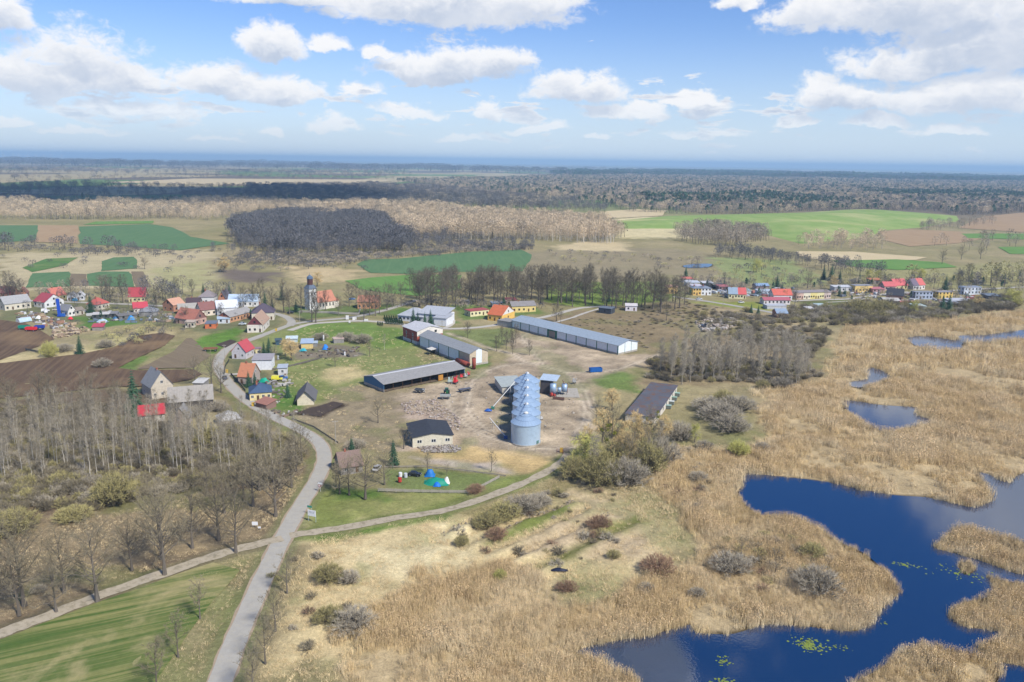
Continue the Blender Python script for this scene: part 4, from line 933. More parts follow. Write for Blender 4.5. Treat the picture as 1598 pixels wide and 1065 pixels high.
wood('village_scrub', [(880,500),(1000,490),(1030,520),(1010,545),(930,520)], 5, .22, SHRUB_K, 'low scrub on the rough ground behind the long hall', keep=.6, wide=2.6)
wood('valley_scrub', [(330,395),(560,398),(560,425),(440,420),(330,430)], 10, .9, FB['grey']+FB['brn'], 'bushes on the wet valley floor', keep=.4, wide=1.3)

wood('dark_copse', [(600,372),(640,368),(720,378),(840,384),(820,392),(720,392),(640,396)], 8, .8, FT['grey']+FB['grey'], 'grey copse trailing off to the right of the dark wood', keep=.7)
wood('valley_trees', [(330,388),(420,396),(480,400),(470,412),(360,412)], 11, .8, FT['grey']+FB['grey'], 'grey trees in front of the dark wood', keep=.5)
wood('village_trees', [(0,455),(240,456),(430,466),(430,474),(240,470),(0,466)], 15, .75, FT['brn']+FT['grey'], 'bare trees standing behind the left village', keep=.9)
wood('village_trees', [(1050,430),(1340,436),(1340,450),(1200,452),(1050,450)], 16, .65, FT['brn']+FT['oliv'], 'bare and greening trees among the far allotments', keep=.9)
wood('village_trees', [(1340,440),(1598,432),(1598,452),(1340,450)], 15, .7, FT['brn']+FT['oliv'][:2]+FT['grey'], 'bare and greening trees behind the far blocks', keep=.9)

wood('village_trees', [(60,474),(430,482),(430,500),(250,500),(60,490)], 15, .5, FT['brn']+FT['grey'], 'bare garden trees between the left village houses', keep=.5)
wood('village_trees', [(1060,455),(1240,455),(1340,458),(1340,466),(1200,470),(1060,465)], 14, .45, FT['brn']+FT['oliv'], 'bare garden trees between the far village houses', keep=.5)
wood('village_trees', [(1340,455),(1540,452),(1560,470),(1460,478),(1340,474)], 13, .5, FT['brn']+FT['oliv']+FT['grey'], 'bare garden trees between the far blocks', keep=.5)
wood('horizon_forest', [(880,264),(1100,267),(1400,272),(1720,278),(1720,280),(1400,275),(1100,270.5),(880,268)], 150, 2.0, FT['grey'], 'thin far woods along the right horizon', keep=.35, wide=5.0)
wood('field_hedges', [(0,275),(300,273),(620,276),(620,281),(300,279),(0,288)], 40, .9, FT['brn']+FT['grey'], 'hedges between the far fields at left', keep=.25, wide=2.2)

wood('wood_fringe', [(340,372),(380,342),(420,330),(530,328),(620,342),(660,372),(690,398),(520,404),(430,406),(360,396)], 12, .7, FT['grey']+FT['brn']+FB['grey'], 'ragged fringe of lower trees round the dark wood', keep=.5)
wood('wood_fringe', [(-100,318),(200,314),(400,312),(600,318),(900,338),(970,360),(900,345),(600,328),(300,324),(-100,326)], 22, .9, FT['pine'][:1]+FT['brn']+FT['oliv'], 'mixed trees breaking the edge of the tan forest', keep=.4)

for poly, lb in (([(0,458),(250,459),(440,468),(440,482),(250,476),(0,472)], 'dark trees and hedges round the back gardens of the left village'), ([(60,476),(300,480),(430,486),(400,506),(280,512),(120,500)], 'dark hedges and evergreens between the left village houses'), ([(1055,440),(1250,440),(1350,448),(1350,468),(1200,472),(1055,464)], 'dark hedges and evergreens between the far allotments'), ([(1350,442),(1598,436),(1598,466),(1470,476),(1350,470)], 'dark hedges and evergreens between the far village blocks')):
    wood('village_hedges', poly, 10, .42, FT['grey']+FT['pine'][:1]+FB['grey'], lb, keep=.45)

# ------------------------------------------------------------------ trees one can tell apart
ORD = ['first','second','third','fourth','fifth','sixth','seventh','eighth','ninth','tenth','eleventh','twelfth','thirteenth','fourteenth','fifteenth','sixteenth']
# oaks along the left dirt road, from the left
row = [('oak',30,960,15),('oak',38,945,19),('oak',88,955,12),('oak',100,925,14),('oak',152,938,18),('oak',206,890,13),('oak',253,872,20),('oak',257,897,20),('oak',300,855,16),('oak',341,843,17),('oak',368,862,17)]
for i, (k, x, y, h) in enumerate(row):
    tree_px(k, x, y, h, 'roadside_tree', 'bare spreading tree beside the dirt road, %s from the left' % ORD[i], 'tree', 'bare trees along the dirt road', rng.uniform(.95, 1.15))
row = [(430,805,17),(395,790,16),(455,760,13),(350,800,14),(462,735,12),(405,765,15)]
for i, (x, y, h) in enumerate(row):
    tree_px('oak', x, y, h, 'roadside_tree', 'dense bare tree left of the asphalt road bend, %s from the junction' % ORD[i], 'tree', 'bare trees left of the road bend', 1.15)
for i, (x, y, h) in enumerate([(448,925,9.5),(430,985,9.5),(414,1035,10),(395,1085,10)]):
    tree_px('small', x, y, h, 'young_tree', 'small bare tree on the right verge of the road, %s from the junction' % ORD[i], 'tree', 'small bare trees on the right verge')
for i, (x, y, h) in enumerate([(312,965,9),(278,1025,9),(245,1075,10)]):
    tree_px('small', x, y, h, 'young_tree', 'small yellowish bare tree on the edge of the green field, %s from the junction' % ORD[i], 'tree', 'small trees on the field edge')
# birch wood
Q = fill(GP([(-40,690),(60,672),(180,668),(300,672),(430,700),(470,715),(430,735),(300,745),(180,750),(60,755),(-40,760)]), 5.0, .5)
Q = Q[np.argsort(-Q[:,1])][:230]
def where(q, Q, back='back', front='front'):
    ys = np.sort(Q[:,1]); xs = np.sort(Q[:,0]); n = len(Q)
    a = front if q[1] < ys[n//3] else back if q[1] > ys[2*n//3] else 'middle'; b = 'left' if q[0] < xs[n//3] else 'right' if q[0] > xs[2*n//3] else 'centre'
    return '%s %s' % (a, b)
for q in Q:
    w_ = where(q, Q); tree('birch', q[0], q[1], rng.uniform(13, 20), 'birch_tree', 'slender pale trunked bare birch at the %s of the wood left of the road' % w_, 'tree', 'birches at the %s of the wood' % w_, rng.uniform(.9, 1.3))
Q = fill(GP([(-60,645),(60,640),(180,640),(200,655),(60,668),(-60,680)]), 10, .5)
for q in Q: tree('oak', q[0], q[1], rng.uniform(12, 17), 'dark_tree', 'dark bare tree between the ploughed field and the birch wood', 'tree', 'dark bare trees behind the birch wood', 1.0)
Q = fill(GP([(300,760),(440,720),(475,700),(480,730),(440,790),(330,800)]), 12, .5)
for q in Q: tree('oak', q[0], q[1], rng.uniform(11, 15), 'dark_tree', 'dark bare tree in the thicket inside the road bend', 'tree', 'dark trees inside the road bend', 1.1)
# poplar wood to the right of the yard
Q = fill(GP([(1015,575),(1060,555),(1150,550),(1250,565),(1285,585),(1265,602),(1150,598),(1060,600)]), 6.6, .5)
Q = Q[rng.random(len(Q)) < .85][:120]
for q in Q:
    w_ = where(q, Q); tree('poplar', q[0], q[1], rng.uniform(9, 21), 'poplar_tree', 'grey bare poplar at the %s of the wood between yard and reeds' % w_, 'tree', 'poplars at the %s of the wood by the reeds' % w_, rng.uniform(.9, 1.25))
# park
Q = fill(GP([(640,470),(720,466),(850,464),(960,468),(1050,470),(1065,485),(1030,492),(950,482),(850,478),(720,480),(650,485)]), 10.5, .5)
Q = Q[:110]
for q in Q:
    w_ = where(q, Q); tree('linden', q[0], q[1], rng.uniform(15, 24), 'park_tree', 'tall dark bare tree at the %s of the park behind the halls' % w_, 'tree', 'park trees at the %s' % w_, rng.uniform(.9, 1.35))
Q = fill(GP([(640,450),(760,446),(880,448),(1000,455),(1050,462),(960,462),(850,460),(640,468)]), 12.5, .5)
for q in Q[:75]: tree('linden', q[0], q[1], rng.uniform(14, 20), 'park_tree', 'bare tree in the far rows of the park', 'tree', 'far park trees', rng.uniform(.9, 1.2))
# round the church and green
for i, (x, y, h) in enumerate([(425,491,17),(443,488,20),(452,490,16),(470,489,18),(487,503,19),(493,504,20),(508,484,13),(528,492,12),(545,478,15),(556,474,15),(568,500,19),(577,492,17),(586,493,18),(592,490,16),(604,484,17),(612,480,15),(626,478,16),(395,478,15),(408,476,17),(640,455,17)]):
    tree_px('linden', x, y, h, 'village_tree', 'bare tree round the church green, %s' % (('%s from the left' % ORD[i]) if i < 16 else ['leftmost by the blue roof','behind the blue roofed hall','tall one on the bright green field edge','single one by the green field'][i-16]), 'tree', 'bare trees round the church green')
# left village trees
for (x, y, h, k, lb) in [(14,466,18,'linden','at the far left edge above the cream barn'),(24,467,17,'linden','between the two red brick houses'),(34,468,14,'linden','beside the small brick house'),(112,470,15,'linden','in front of the white cottages'),(160,470,17,'linden','left of the big yellow house'),(172,471,17,'linden','beside the red hipped roof'),(192,472,18,'linden','leaning over the big yellow house'),(245,482,15,'linden','right of the bright red small house'),(258,466,14,'linden','behind the orange house'),(275,462,13,'linden','behind the purple roof'),(300,463,12,'linden','left of the white grey roofed house'),(338,470,12,'linden','between the white house and the dark roofed house'),(380,480,14,'linden','in front of the light blue roof'),(290,505,10,'small','at the garden edge before the orange roofed house'),(255,510,10,'small','in the bushes below the grey sheds'),(305,600,12,'oak','behind the wooden barn, left one'),(330,600,13,'oak','behind the wooden barn, right one'),(345,612,11,'oak','at the road by the wooden barn')]:
    tree_px(k, x, y, h, 'village_tree', 'bare tree '+lb, 'tree', 'bare trees in the left village', 1.1)
for (x, y, h, lb) in [(142,488,14,'large dark spruce beside the red hipped house'),(125,552,11,'dark spruce on the edge of the ploughed field'),(318,465,12,'pointed spruce behind the white grey roofed house'),(358,462,11,'pointed spruce behind the light blue roof'),(90,472,8,'small spruce beside the yellow green gable'),(210,640,18,'very tall dark spruce left of the grey roofed house'),(206,655,14,'lower dark spruce in front of the tall one'),(414,482,13,'dark spruce left of the church green'),(425,484,9,'small dark spruce beside the village street'),(462,486,9,'round dark spruce in front of the church'),(440,468,12,'spruce behind the church green trees'),(394,473,11,'spruce right of the light blue roof'),(412,556,9,'dark spruce by the red roofed roadside house'),(420,552,10,'tall spruce by the red roofed roadside house'),(388,603,8,'dark spruce before the orange roofed house'),(398,602,7,'rounder spruce beside the orange roofed house'),(449,620,7,'spruce beside the old grey barn'),(645,507,12,'tall spruce in front of the grey institution building, first from left'),(652,507,9,'second spruce in front of the grey institution building'),(663,507,9,'third spruce in front of the grey institution building'),(672,507,11,'fourth spruce in front of the grey institution building'),(549,712,8,'dark spruce by the thatched house at the bend'),(614,726,10,'dark spruce in the garden above the fence'),(1070,432,11,'spruce above the far village'),(1130,450,9,'dark spruce among the far village roofs'),(1212,452,14,'tall slim spruce behind the red and white house'),(1220,455,8,'low dark spruce beside the slim one'),(1285,436,14,'dark spruce in the group above the terrace, left'),(1297,438,17,'dark spruce in the group above the terrace, middle'),(1310,440,12,'dark spruce in the group above the terrace, right'),(1310,462,9,'small dark spruce right of the terrace, left'),(1318,462,8,'small dark spruce right of the terrace, right'),(1380,440,11,'dark spruce behind the orange roof'),(1475,452,14,'dark spruce beside the purple and red roof'),(1470,486,14,'large dark spruce between blue and yellow blocks, left'),(1480,486,15,'large dark spruce between blue and yellow blocks, right'),(1172,488,7,'green conifer by the far street, left'),(1183,490,7,'green conifer by the far street, right'),(1341,442,10,'slim spruce left of the orange roof'),(1515,440,12,'dark spruce behind the blue and white block'),(1566,442,11,'dark spruce near the right edge'),(1590,440,12,'tall spruce at the right edge'),(950,470,8,'dark ivy clad conifer in the park'),(786,480,10,'dark spruce behind the orange yellow house')]:
    tree_px('spruce', x, y, h, 'spruce_tree', lb, 'tree', 'dark conifers', 1.0)
# yard and meadow trees
for (k, x, y, h, nm, lb, w) in [
 ('linden',800,552,9,'yard_tree','slim bare tree on the yard lawn, left one',.8),('linden',783,535,9,'yard_tree','bare tree in the yard clump nearest the white hall',.9),('linden',790,545,10,'yard_tree','bare tree in the middle of the yard clump',.9),('linden',798,540,9,'yard_tree','bare tree at the right of the yard clump',.9),('linden',775,548,8,'yard_tree','short bare tree at the front of the yard clump',1),('linden',805,535,10,'yard_tree','bare tree behind the yard clump',.9),('linden',826,555,8,'yard_tree','single bare tree at the yard fork',.9),('linden',730,527,9,'yard_tree','dark bare tree behind the white hall',1),
 ('linden',868,502,11,'yard_tree','spreading bare tree behind the long blue roofed hall',1.3),('small',875,504,9,'yard_tree','pale bare tree beside the spreading one behind the long hall',1),
 ('birch',600,546,9,'birch_tree','pale birch clump alone on the village meadow',1.6),('small',577,556,7,'meadow_tree','round straw coloured tree on the village meadow',1.2),('small',523,572,7,'meadow_tree','thin bare tree on the meadow below the allotments',1.2),
 ('oak',570,778,14,'garden_tree','broad bare tree in front of the roadside garden',1.25),('oak',600,755,10,'garden_tree','dark bare tree inside the garden behind the fence',1.2),('small',525,762,7,'garden_tree','yellowish bare tree at the corner of the bend house',1.1),
 ('small',667,738,7,'garden_tree','small bare fruit tree in the garden by the blue tarp',1),('small',767,735,7,'garden_tree','small bare tree on the straw bank below the silos',.9),('small',697,742,4,'garden_tree','straw coloured sapling beside the garden fence',1),
 ('small',630,700,8,'yard_tree','leaning bare tree left of the black roofed shed',1.1),('small',590,660,9,'yard_tree','pale grey bare tree on the rubble edge',1.2),
 ('weeping',912,730,11,'willow_tree','green yellow willow at the track below the silos',1.3),('weeping',1084,690,7,'willow_tree','bright yellow green willow beside the reed edge',.8),('willowbush',1153,710,5.5,'willow_bush','yellow green rounded willow bush in the reeds',1),('straw',955,640,9,'straw_tree','straw coloured tree beside the rusty flat roof',1.2),
 ('poplar',925,742,14,'thicket_tree','slim bare tree rising left in the clump by the track',1.2),('oak',985,742,14,'thicket_tree','broad bare tree rising at the front of the clump by the track',.9),('oak',1012,728,13,'thicket_tree','broad bare tree rising at the right of the clump by the track',.9),('straw',968,712,13,'thicket_tree','straw coloured tree in the middle of the clump by the track',1.0),('straw',940,690,12,'thicket_tree','straw coloured tree at the back of the clump by the track',1.1),('poplar',1030,705,12,'thicket_tree','slim bare tree before the rusty shed',1.2),('straw',990,690,11,'thicket_tree','straw coloured tree hiding the front of the rusty shed',1.0),('small',930,660,9,'thicket_tree','small pale tree on the yard edge beside the ruts',1.2),
 ('straw',1000,705,12,'thicket_tree','tall straw coloured tree between clump and rusty shed',1.0),('straw',1035,690,10,'thicket_tree','straw coloured tree at the right front of the rusty shed',1.1),('straw',915,715,11,'thicket_tree','straw coloured tree behind the green willow',.9),('straw',975,735,13,'thicket_tree','straw coloured tree beside the tall mistletoe tree',1.0),
 ('oak',545,772,11,'garden_tree','bare tree standing before the house at the bend',1.2),('oak',530,770,9,'garden_tree','lower bare tree at the roadside corner of the bend house',1.2),
 ('oak',952,722,18,'mistletoe_tree','tall bare tree dotted with mistletoe beside the reeds',.85),('oak',1015,700,14,'mistletoe_tree','bare tree dotted with mistletoe in front of the rusty flat roof',.9),
 ('straw',455,562,10,'willow_tree','straw yellow weeping willow by the allotments',1.3),('straw',446,556,9,'willow_tree','second straw yellow willow beside the roadside gardens',1.1),('small',428,562,7,'garden_tree','dark round bare tree between spruces and willow',1.4),
 ('willowbush',77,557,8,'willow_tree','yellow green round willow at the ploughed field corner',.8),
 ('straw',495,447,11,'tan_tree','tan round tree behind the church tower',1.3),('straw',350,425,13,'tan_tree','large tan tree alone on the pale valley meadow',1.3),('oak',226,420,10,'meadow_tree','bare spreading tree on the valley meadow',1.3),
 ('weeping',1180,425,12,'pale_tree','broad pale olive tree on the slope above the far village',1.2),('weeping',1370,440,10,'willow_tree','yellow willow right of the dark spruces',1),('weeping',1355,440,11,'willow_tree','yellow green tree left of the orange roof',.9),('weeping',1425,438,9,'willow_tree','yellow willow behind the pink house, left',1),('weeping',1437,437,10,'willow_tree','yellow willow behind the pink house, right',1.1),
 ('oak',1068,475,15,'village_tree','large bare tree left of the yellow and white duplex',1),('linden',1240,478,11,'village_tree','dark bare tree at the left end of the terrace',1),('oak',1260,450,13,'village_tree','pale bare tree behind the terrace',1.2),('straw',1300,452,11,'village_tree','tan tree at the right end of the terrace',1.2),
 ('linden',1495,452,17,'village_tree','tall bare tree beside the blue and white block',1),('linden',1510,446,18,'village_tree','tall bare tree behind the blue and white block',1),('linden',1554,446,18,'village_tree','tall bare tree near the right edge',1),('weeping',1580,478,12,'willow_tree','big light green willow at the right edge of the village',1.8),('straw',1525,480,9,'village_tree','tan tree below the blue and white block',1.3),
 ('olivebush',1340,488,9,'willow_bush','big olive grey willow thicket above the reeds, left',1.4),('olivebush',1375,488,9,'willow_bush','big olive grey willow thicket above the reeds, right',1.4),('weeping',1425,490,9,'olive_tree','pale olive tree beside the large dark spruces',1),
 ('oak',1040,500,14,'russet_tree','reddish brown tree at the end of the park',.7),
 ('linden',1130,440,8,'village_tree','grey bare tree among the far allotments',1.3),('oak',1470,412,14,'field_tree','bare roundish tree on the far green strip, first from left',1),('oak',1500,405,14,'field_tree','bare tree on the far green strip, second from left',1),('oak',1530,404,15,'field_tree','bare tree on the far green strip, third from left',1)]:
    tree_px(k, x, y, h, nm, lb, 'tree', None, w)
# mistletoe balls hang in the two tall trees by the track
for (x, y, h, n) in ((952,722,18,9),(1015,700,14,8)):
    g = G(x, y)
    for i in range(n):
        a = rng.uniform(0, 6.28); r = rng.uniform(.5, 4.5); z = h*rng.uniform(.45, .95); C = TM()
        for _ in range(70): C.leaf(rng.normal(size=3)*0.36, .22)
        o = bpy.data.objects.new('mistletoe', C.mesh('mistletoe', m_mistle)); COL.objects.link(o); o.location = (g[0]+math.cos(a)*r, g[1]+math.sin(a)*r, z)
        tag(o, 'yellow green mistletoe ball in the %s bare tree by the reeds' % ('taller' if h == 18 else 'shorter'), 'mistletoe', 'mistletoe in the %s tree' % ('taller' if h == 18 else 'shorter'))
# bushes
for (k, x, y, h, w, lb) in [
 ('olivebush',513,905,4.2,1.2,'round olive bush on the dry meadow near the junction'),('bush',545,908,3,1,'low grey bush right of the olive bush near the junction'),
 ('olivebush',515,970,3.6,1.3,'dark olive bush in the foreground, left half'),('bush',552,980,4.2,1.4,'dark dense bush in the foreground, right half'),
 ('redbush',1027,893,4.5,1.1,'russet brown bush on the meadow before the reeds'),('olivebush',958,870,2.2,1.1,'small yellow green bush on the foundation bank'),
 ('bush',1275,920,5.5,1.2,'large grey bush on the reed headland'),('small',1210,898,7,1.2,'grey green small tree on the reed headland'),('bush',1140,890,4.5,1.3,'grey brown bush at the left of the reed headland'),('small',1155,880,6.5,1.2,'thin bare tree behind the grey brown headland bush'),('olivebush',1268,868,3.6,1.2,'pale olive bush behind the headland tree'),
 ('bush',1090,748,2.6,1.4,'round grey bush in the reeds near the pond tip'),('bush',1088,930,2.0,1.2,'low grey green bush on the meadow edge, right'),('bush',1008,922,2.0,1.2,'low grey green bush on the meadow edge, left'),('bush',1088,795,2.0,1.0,'small grey bush between meadow and pond tip'),
 ('bush',1060,685,6.5,1.1,'dark bush beside the rusty roof, front'),('bush',1140,672,6,1.4,'dark grey bush mass in the reeds, front'),('bush',1125,655,6.5,1.5,'dark grey bush mass in the reeds, middle'),('bush',1150,640,6,1.5,'dark grey bush mass in the reeds, right'),('bush',1105,640,5.5,1.4,'dark grey bush mass in the reeds, back'),('bush',1100,700,3,1.3,'low grey bush at the foot of the bright willow'),('bush',1190,700,2.4,1.2,'low grey bush right of the yellow green willow'),('olivebush',1130,626,5,1.2,'olive bush behind the dark bush mass'),('bush',1220,604,4.5,1.3,'rounded bush at the front of the poplar wood'),('olivebush',1190,606,4,1.1,'olive bush before the poplar wood'),
 ('olivebush',760,820,4,1.4,'olive brown bush on the ditch bank, left'),('olivebush',790,808,4.6,1.4,'olive brown bush on the ditch bank, middle'),('bush',815,798,4.6,1.4,'grey bush on the ditch bank, right'),('redbush',775,840,3,1.2,'reddish low bush in the ditch'),('bush',840,788,3.4,1.3,'grey bush at the upper end of the ditch'),('redbush',935,822,3,1.4,'dark red brown bramble on the foundation'),('olivebush',720,850,2.4,1.1,'small olive bush at the lower end of the foundation'),('willowbush',780,905,2.8,.9,'yellow green bush in the middle of the dry meadow'),('redbush',885,920,2.0,1.6,'brown bramble mound on the dry meadow'),
 ('olivebush',900,745,7,1.1,'olive thicket under the green willow'),('olivebush',935,754,9,1.0,'olive thicket left under the tall mistletoe tree'),('bush',975,754,8,1.1,'grey thicket right under the tall mistletoe tree'),('olivebush',1003,738,11,.9,'tall olive thicket before the rusty roof'),('bush',1028,724,9,.9,'tall grey thicket at the reed corner'),('olivebush',958,735,10,1.0,'grey thicket behind the mistletoe tree'),
 ('redbush',742,768,2.6,1.3,'brown bush at the garden fence corner'),('bush',60,925,2,1,'low bush under the left roadside trees'),('olivebush',120,810,4,1.4,'yellow olive bush on the bank below the birch wood, left'),('olivebush',105,812,3.6,1.4,'olive bush on the bank below the birch wood, far left'),('olivebush',20,830,6,1.5,'grey olive thicket at the left edge'),('olivebush',180,785,9,.9,'rounded olive willow in front of the birches'),('olivebush',330,690,6,1.2,'pale olive bush at the right of the birch wood'),('olivebush',365,688,6,1.2,'olive bush by the road above the birch wood'),('bush',300,650,4,1.2,'brown bush below the wooden barn'),('bush',355,672,4,1.2,'brown bush around the pale hipped shed'),('bush',385,672,3.6,1.4,'brown bush between hipped shed and road'),('bush',340,640,4,1.1,'brown bush right of the wooden barn'),
 ('bush',160,572,4,1.3,'pale bush on the green strip of the ploughed field'),('bush',165,542,4,1.3,'bare bush right of the field spruce'),('bush',100,548,4,1.4,'bare bush left of the field spruce'),('bush',500,530,4,1.3,'bare bushes on the meadow behind the allotments, left'),('bush',540,532,5,1.3,'bare bushes on the meadow behind the allotments, middle'),('bush',565,535,5,1.3,'bare bushes on the meadow behind the allotments, right'),('bush',555,700,3.4,1.3,'brown hedge bush beside the bend house'),
 ('olivebush',1165,486,3.5,1.3,'light green garden bush at the far street')]:
    tree_px(k, x, y, h, 'bush', lb, 'bush', None, w)
# clipped evergreens in the nursery rows by the lane
for r in range(4):
    for i in range(8):
        tree_px('thuja', 600+i*3.6+r*.9, 497.5+r*2.6+i*.25, 2.6, 'thuja', 'small dark clipped thuja in the planted rows by the lane', 'shrub', 'thuja rows by the lane', 1.3)
for i in range(3): tree_px('thuja', 590+i*3.2, 507.5+i*.3, 2.6, 'thuja', 'small thuja in the short line left of the planted rows', 'shrub', 'short thuja line by the lane', 1.3)

# ------------------------------------------------------------------ buildings
def wm(c, dirt=.35):
    c = mute(c)
    return mat('wall_%d_%d_%d' % c, lin(*c, .88), .9, .10, .35, .01, 3, dirt=lin(*[int(q*.72) for q in c], .88), dirt_amt=dirt)
def rm(c, axis_='x', per=.5, rough=.8, dirt=.45):
    c = mute(c, .26)
    return mat('roof_%d_%d_%d_%s' % (*c, axis_), lin(*c, .85), rough, .14, .5, .015, 2, dirt=lin(*[int(q*.70+18) for q in c], .85), dirt_amt=dirt, stripe=(axis_, per, .03), var2=.1, scale2=2.5)
m_glass = mat('window_glass', (0.018, 0.022, 0.028), .08, .1, 1, spec=.6)
m_frame = mat('window_frame', lin(226,226,222,.85), .6, .05, 1)
m_dark = mat('dark_interior', lin(34,34,36), .95, .2, .5)
m_doorb = mat('door_brown', lin(96,72,54,.85), .8, .15, 1)
m_brick = mat('old_brick', lin(150,92,72,.85), .9, .2, .8, .02, 4, dirt=lin(186,160,138,.8), dirt_amt=.45)
m_conc = mat('concrete', lin(176,170,158,.85), .95, .16, .4, .02, 3, dirt=lin(128,122,112,.8), dirt_amt=.5)
m_wood = mat('grey_boards', lin(98,92,86,.85), .95, .2, .8, stripe=('x', .25, .02), dirt=lin(62,58,56), dirt_amt=.5)
_w = MB()
for q in ((-.55,.55,-.05,.04,0,.09),(-.55,.55,-.05,.04,1.21,1.3),(-.55,-.47,-.05,.04,.09,1.21),(.47,.55,-.05,.04,.09,1.21),(-.04,.04,-.04,.03,.09,1.21)): _w.box(*q)
ME_WFRAME = _w.mesh('window_frame', m_frame)
ME_PANE = MB().box(-.47,.47,-.02,.02,.09,1.21).mesh('pane', m_glass)
ME_WFAR = MB().box(-.6,.6,-.04,.02,0,1.35).mesh('window', m_glass)
ME_DOOR = MB().box(-.5,.5,-.05,.03,0,2.05).mesh('door', m_doorb)
def window(parent, x, y, z, rz, far, s=1.0, sx=None):
    o = bpy.data.objects.new('window', ME_WFAR if far else ME_WFRAME); COL.objects.link(o); o.parent = parent
    o.location = (x, y, z); o.rotation_euler = (0, 0, rz); o.scale = (sx or s, 1, s)
    if not far:
        p = bpy.data.objects.new('pane', ME_PANE); COL.objects.link(p); p.parent = o
    return o
def frame_of(A, B, d=None, C=None, CL=None):
    a = G(*A); b = G(*B); v = b-a; w = float(np.linalg.norm(v)); ang = math.atan2(v[1], v[0]); n = np.array([-math.sin(ang), math.cos(ang)])
    if C: d = float((G(*C)-b)@n)
    if CL: d = float((G(*CL)-a)@n)
    return a, w, d, ang
def roof_gable(w, d, h, r, over, t=.16, swap=False):
    """two thick slopes; ridge along x (or along y when swap)"""
    m = MB(); W_, D_ = (d, w) if swap else (w, d)
    sl = r/(D_/2)
    f = (lambda x, y, z: (y, x, z)) if swap else (lambda x, y, z: (x, y, z))
    for sgn in (0, 1):
        y0 = -over if sgn == 0 else D_+over; z0 = h-over*sl+.05; yr = D_/2; zr = h+r+.05
        q = [f(-over, y0, z0), f(W_+over, y0, z0), f(W_+over, yr, zr), f(-over, yr, zr)]
        up = [(p[0], p[1], p[2]+t) for p in q]
        m.solid(q, up)
    return m
def roof_hip(w, d, h, r, over, t=.14):
    m = MB(); k = min(w, d)/2*.95
    if w >= d: R1, R2 = (k, d/2, h+r), (w-k, d/2, h+r)
    else: R1, R2 = (w/2, k, h+r), (w/2, d-k, h+r)
    e = [(-over,-over,h-.05),(w+over,-over,h-.05),(w+over,d+over,h-.05),(-over,d+over,h-.05)]
    if w >= d: fs = [[e[0],e[1],R2,R1],[e[1],e[2],R2],[e[2],e[3],R1,R2],[e[3],e[0],R1]]
    else: fs = [[e[0],e[1],R1],[e[1],e[2],R2,R1],[e[2],e[3],R2],[e[3],e[0],R1,R2]]
    for q in fs: m.face(q)
    m.face([(p[0],p[1],p[2]-.02) for p in reversed(e)])
    return m
def walls(w, d, h, r, ridge):
    m = MB(); m.box(0, w, 0, d, -.4, h)
    if r and ridge == 'along':
        for x in (.0, w): pass
        m.solid([(0,0,h),(0,d,h),(0,d/2,h+r)], [(.25,0,h),(.25,d,h),(.25,d/2,h+r)]); m.solid([(w-.25,0,h),(w-.25,d,h),(w-.25,d/2,h+r)], [(w,0,h),(w,d,h),(w,d/2,h+r)])
    elif r and ridge == 'across':
        m.solid([(0,0,h),(w,0,h),(w/2,0,h+r)], [(0,.25,h),(w,.25,h),(w/2,.25,h+r)]); m.solid([(0,d-.25,h),(w,d-.25,h),(w/2,d-.25,h+r)], [(0,d,h),(w,d,h),(w/2,d,h+r)])
    return m
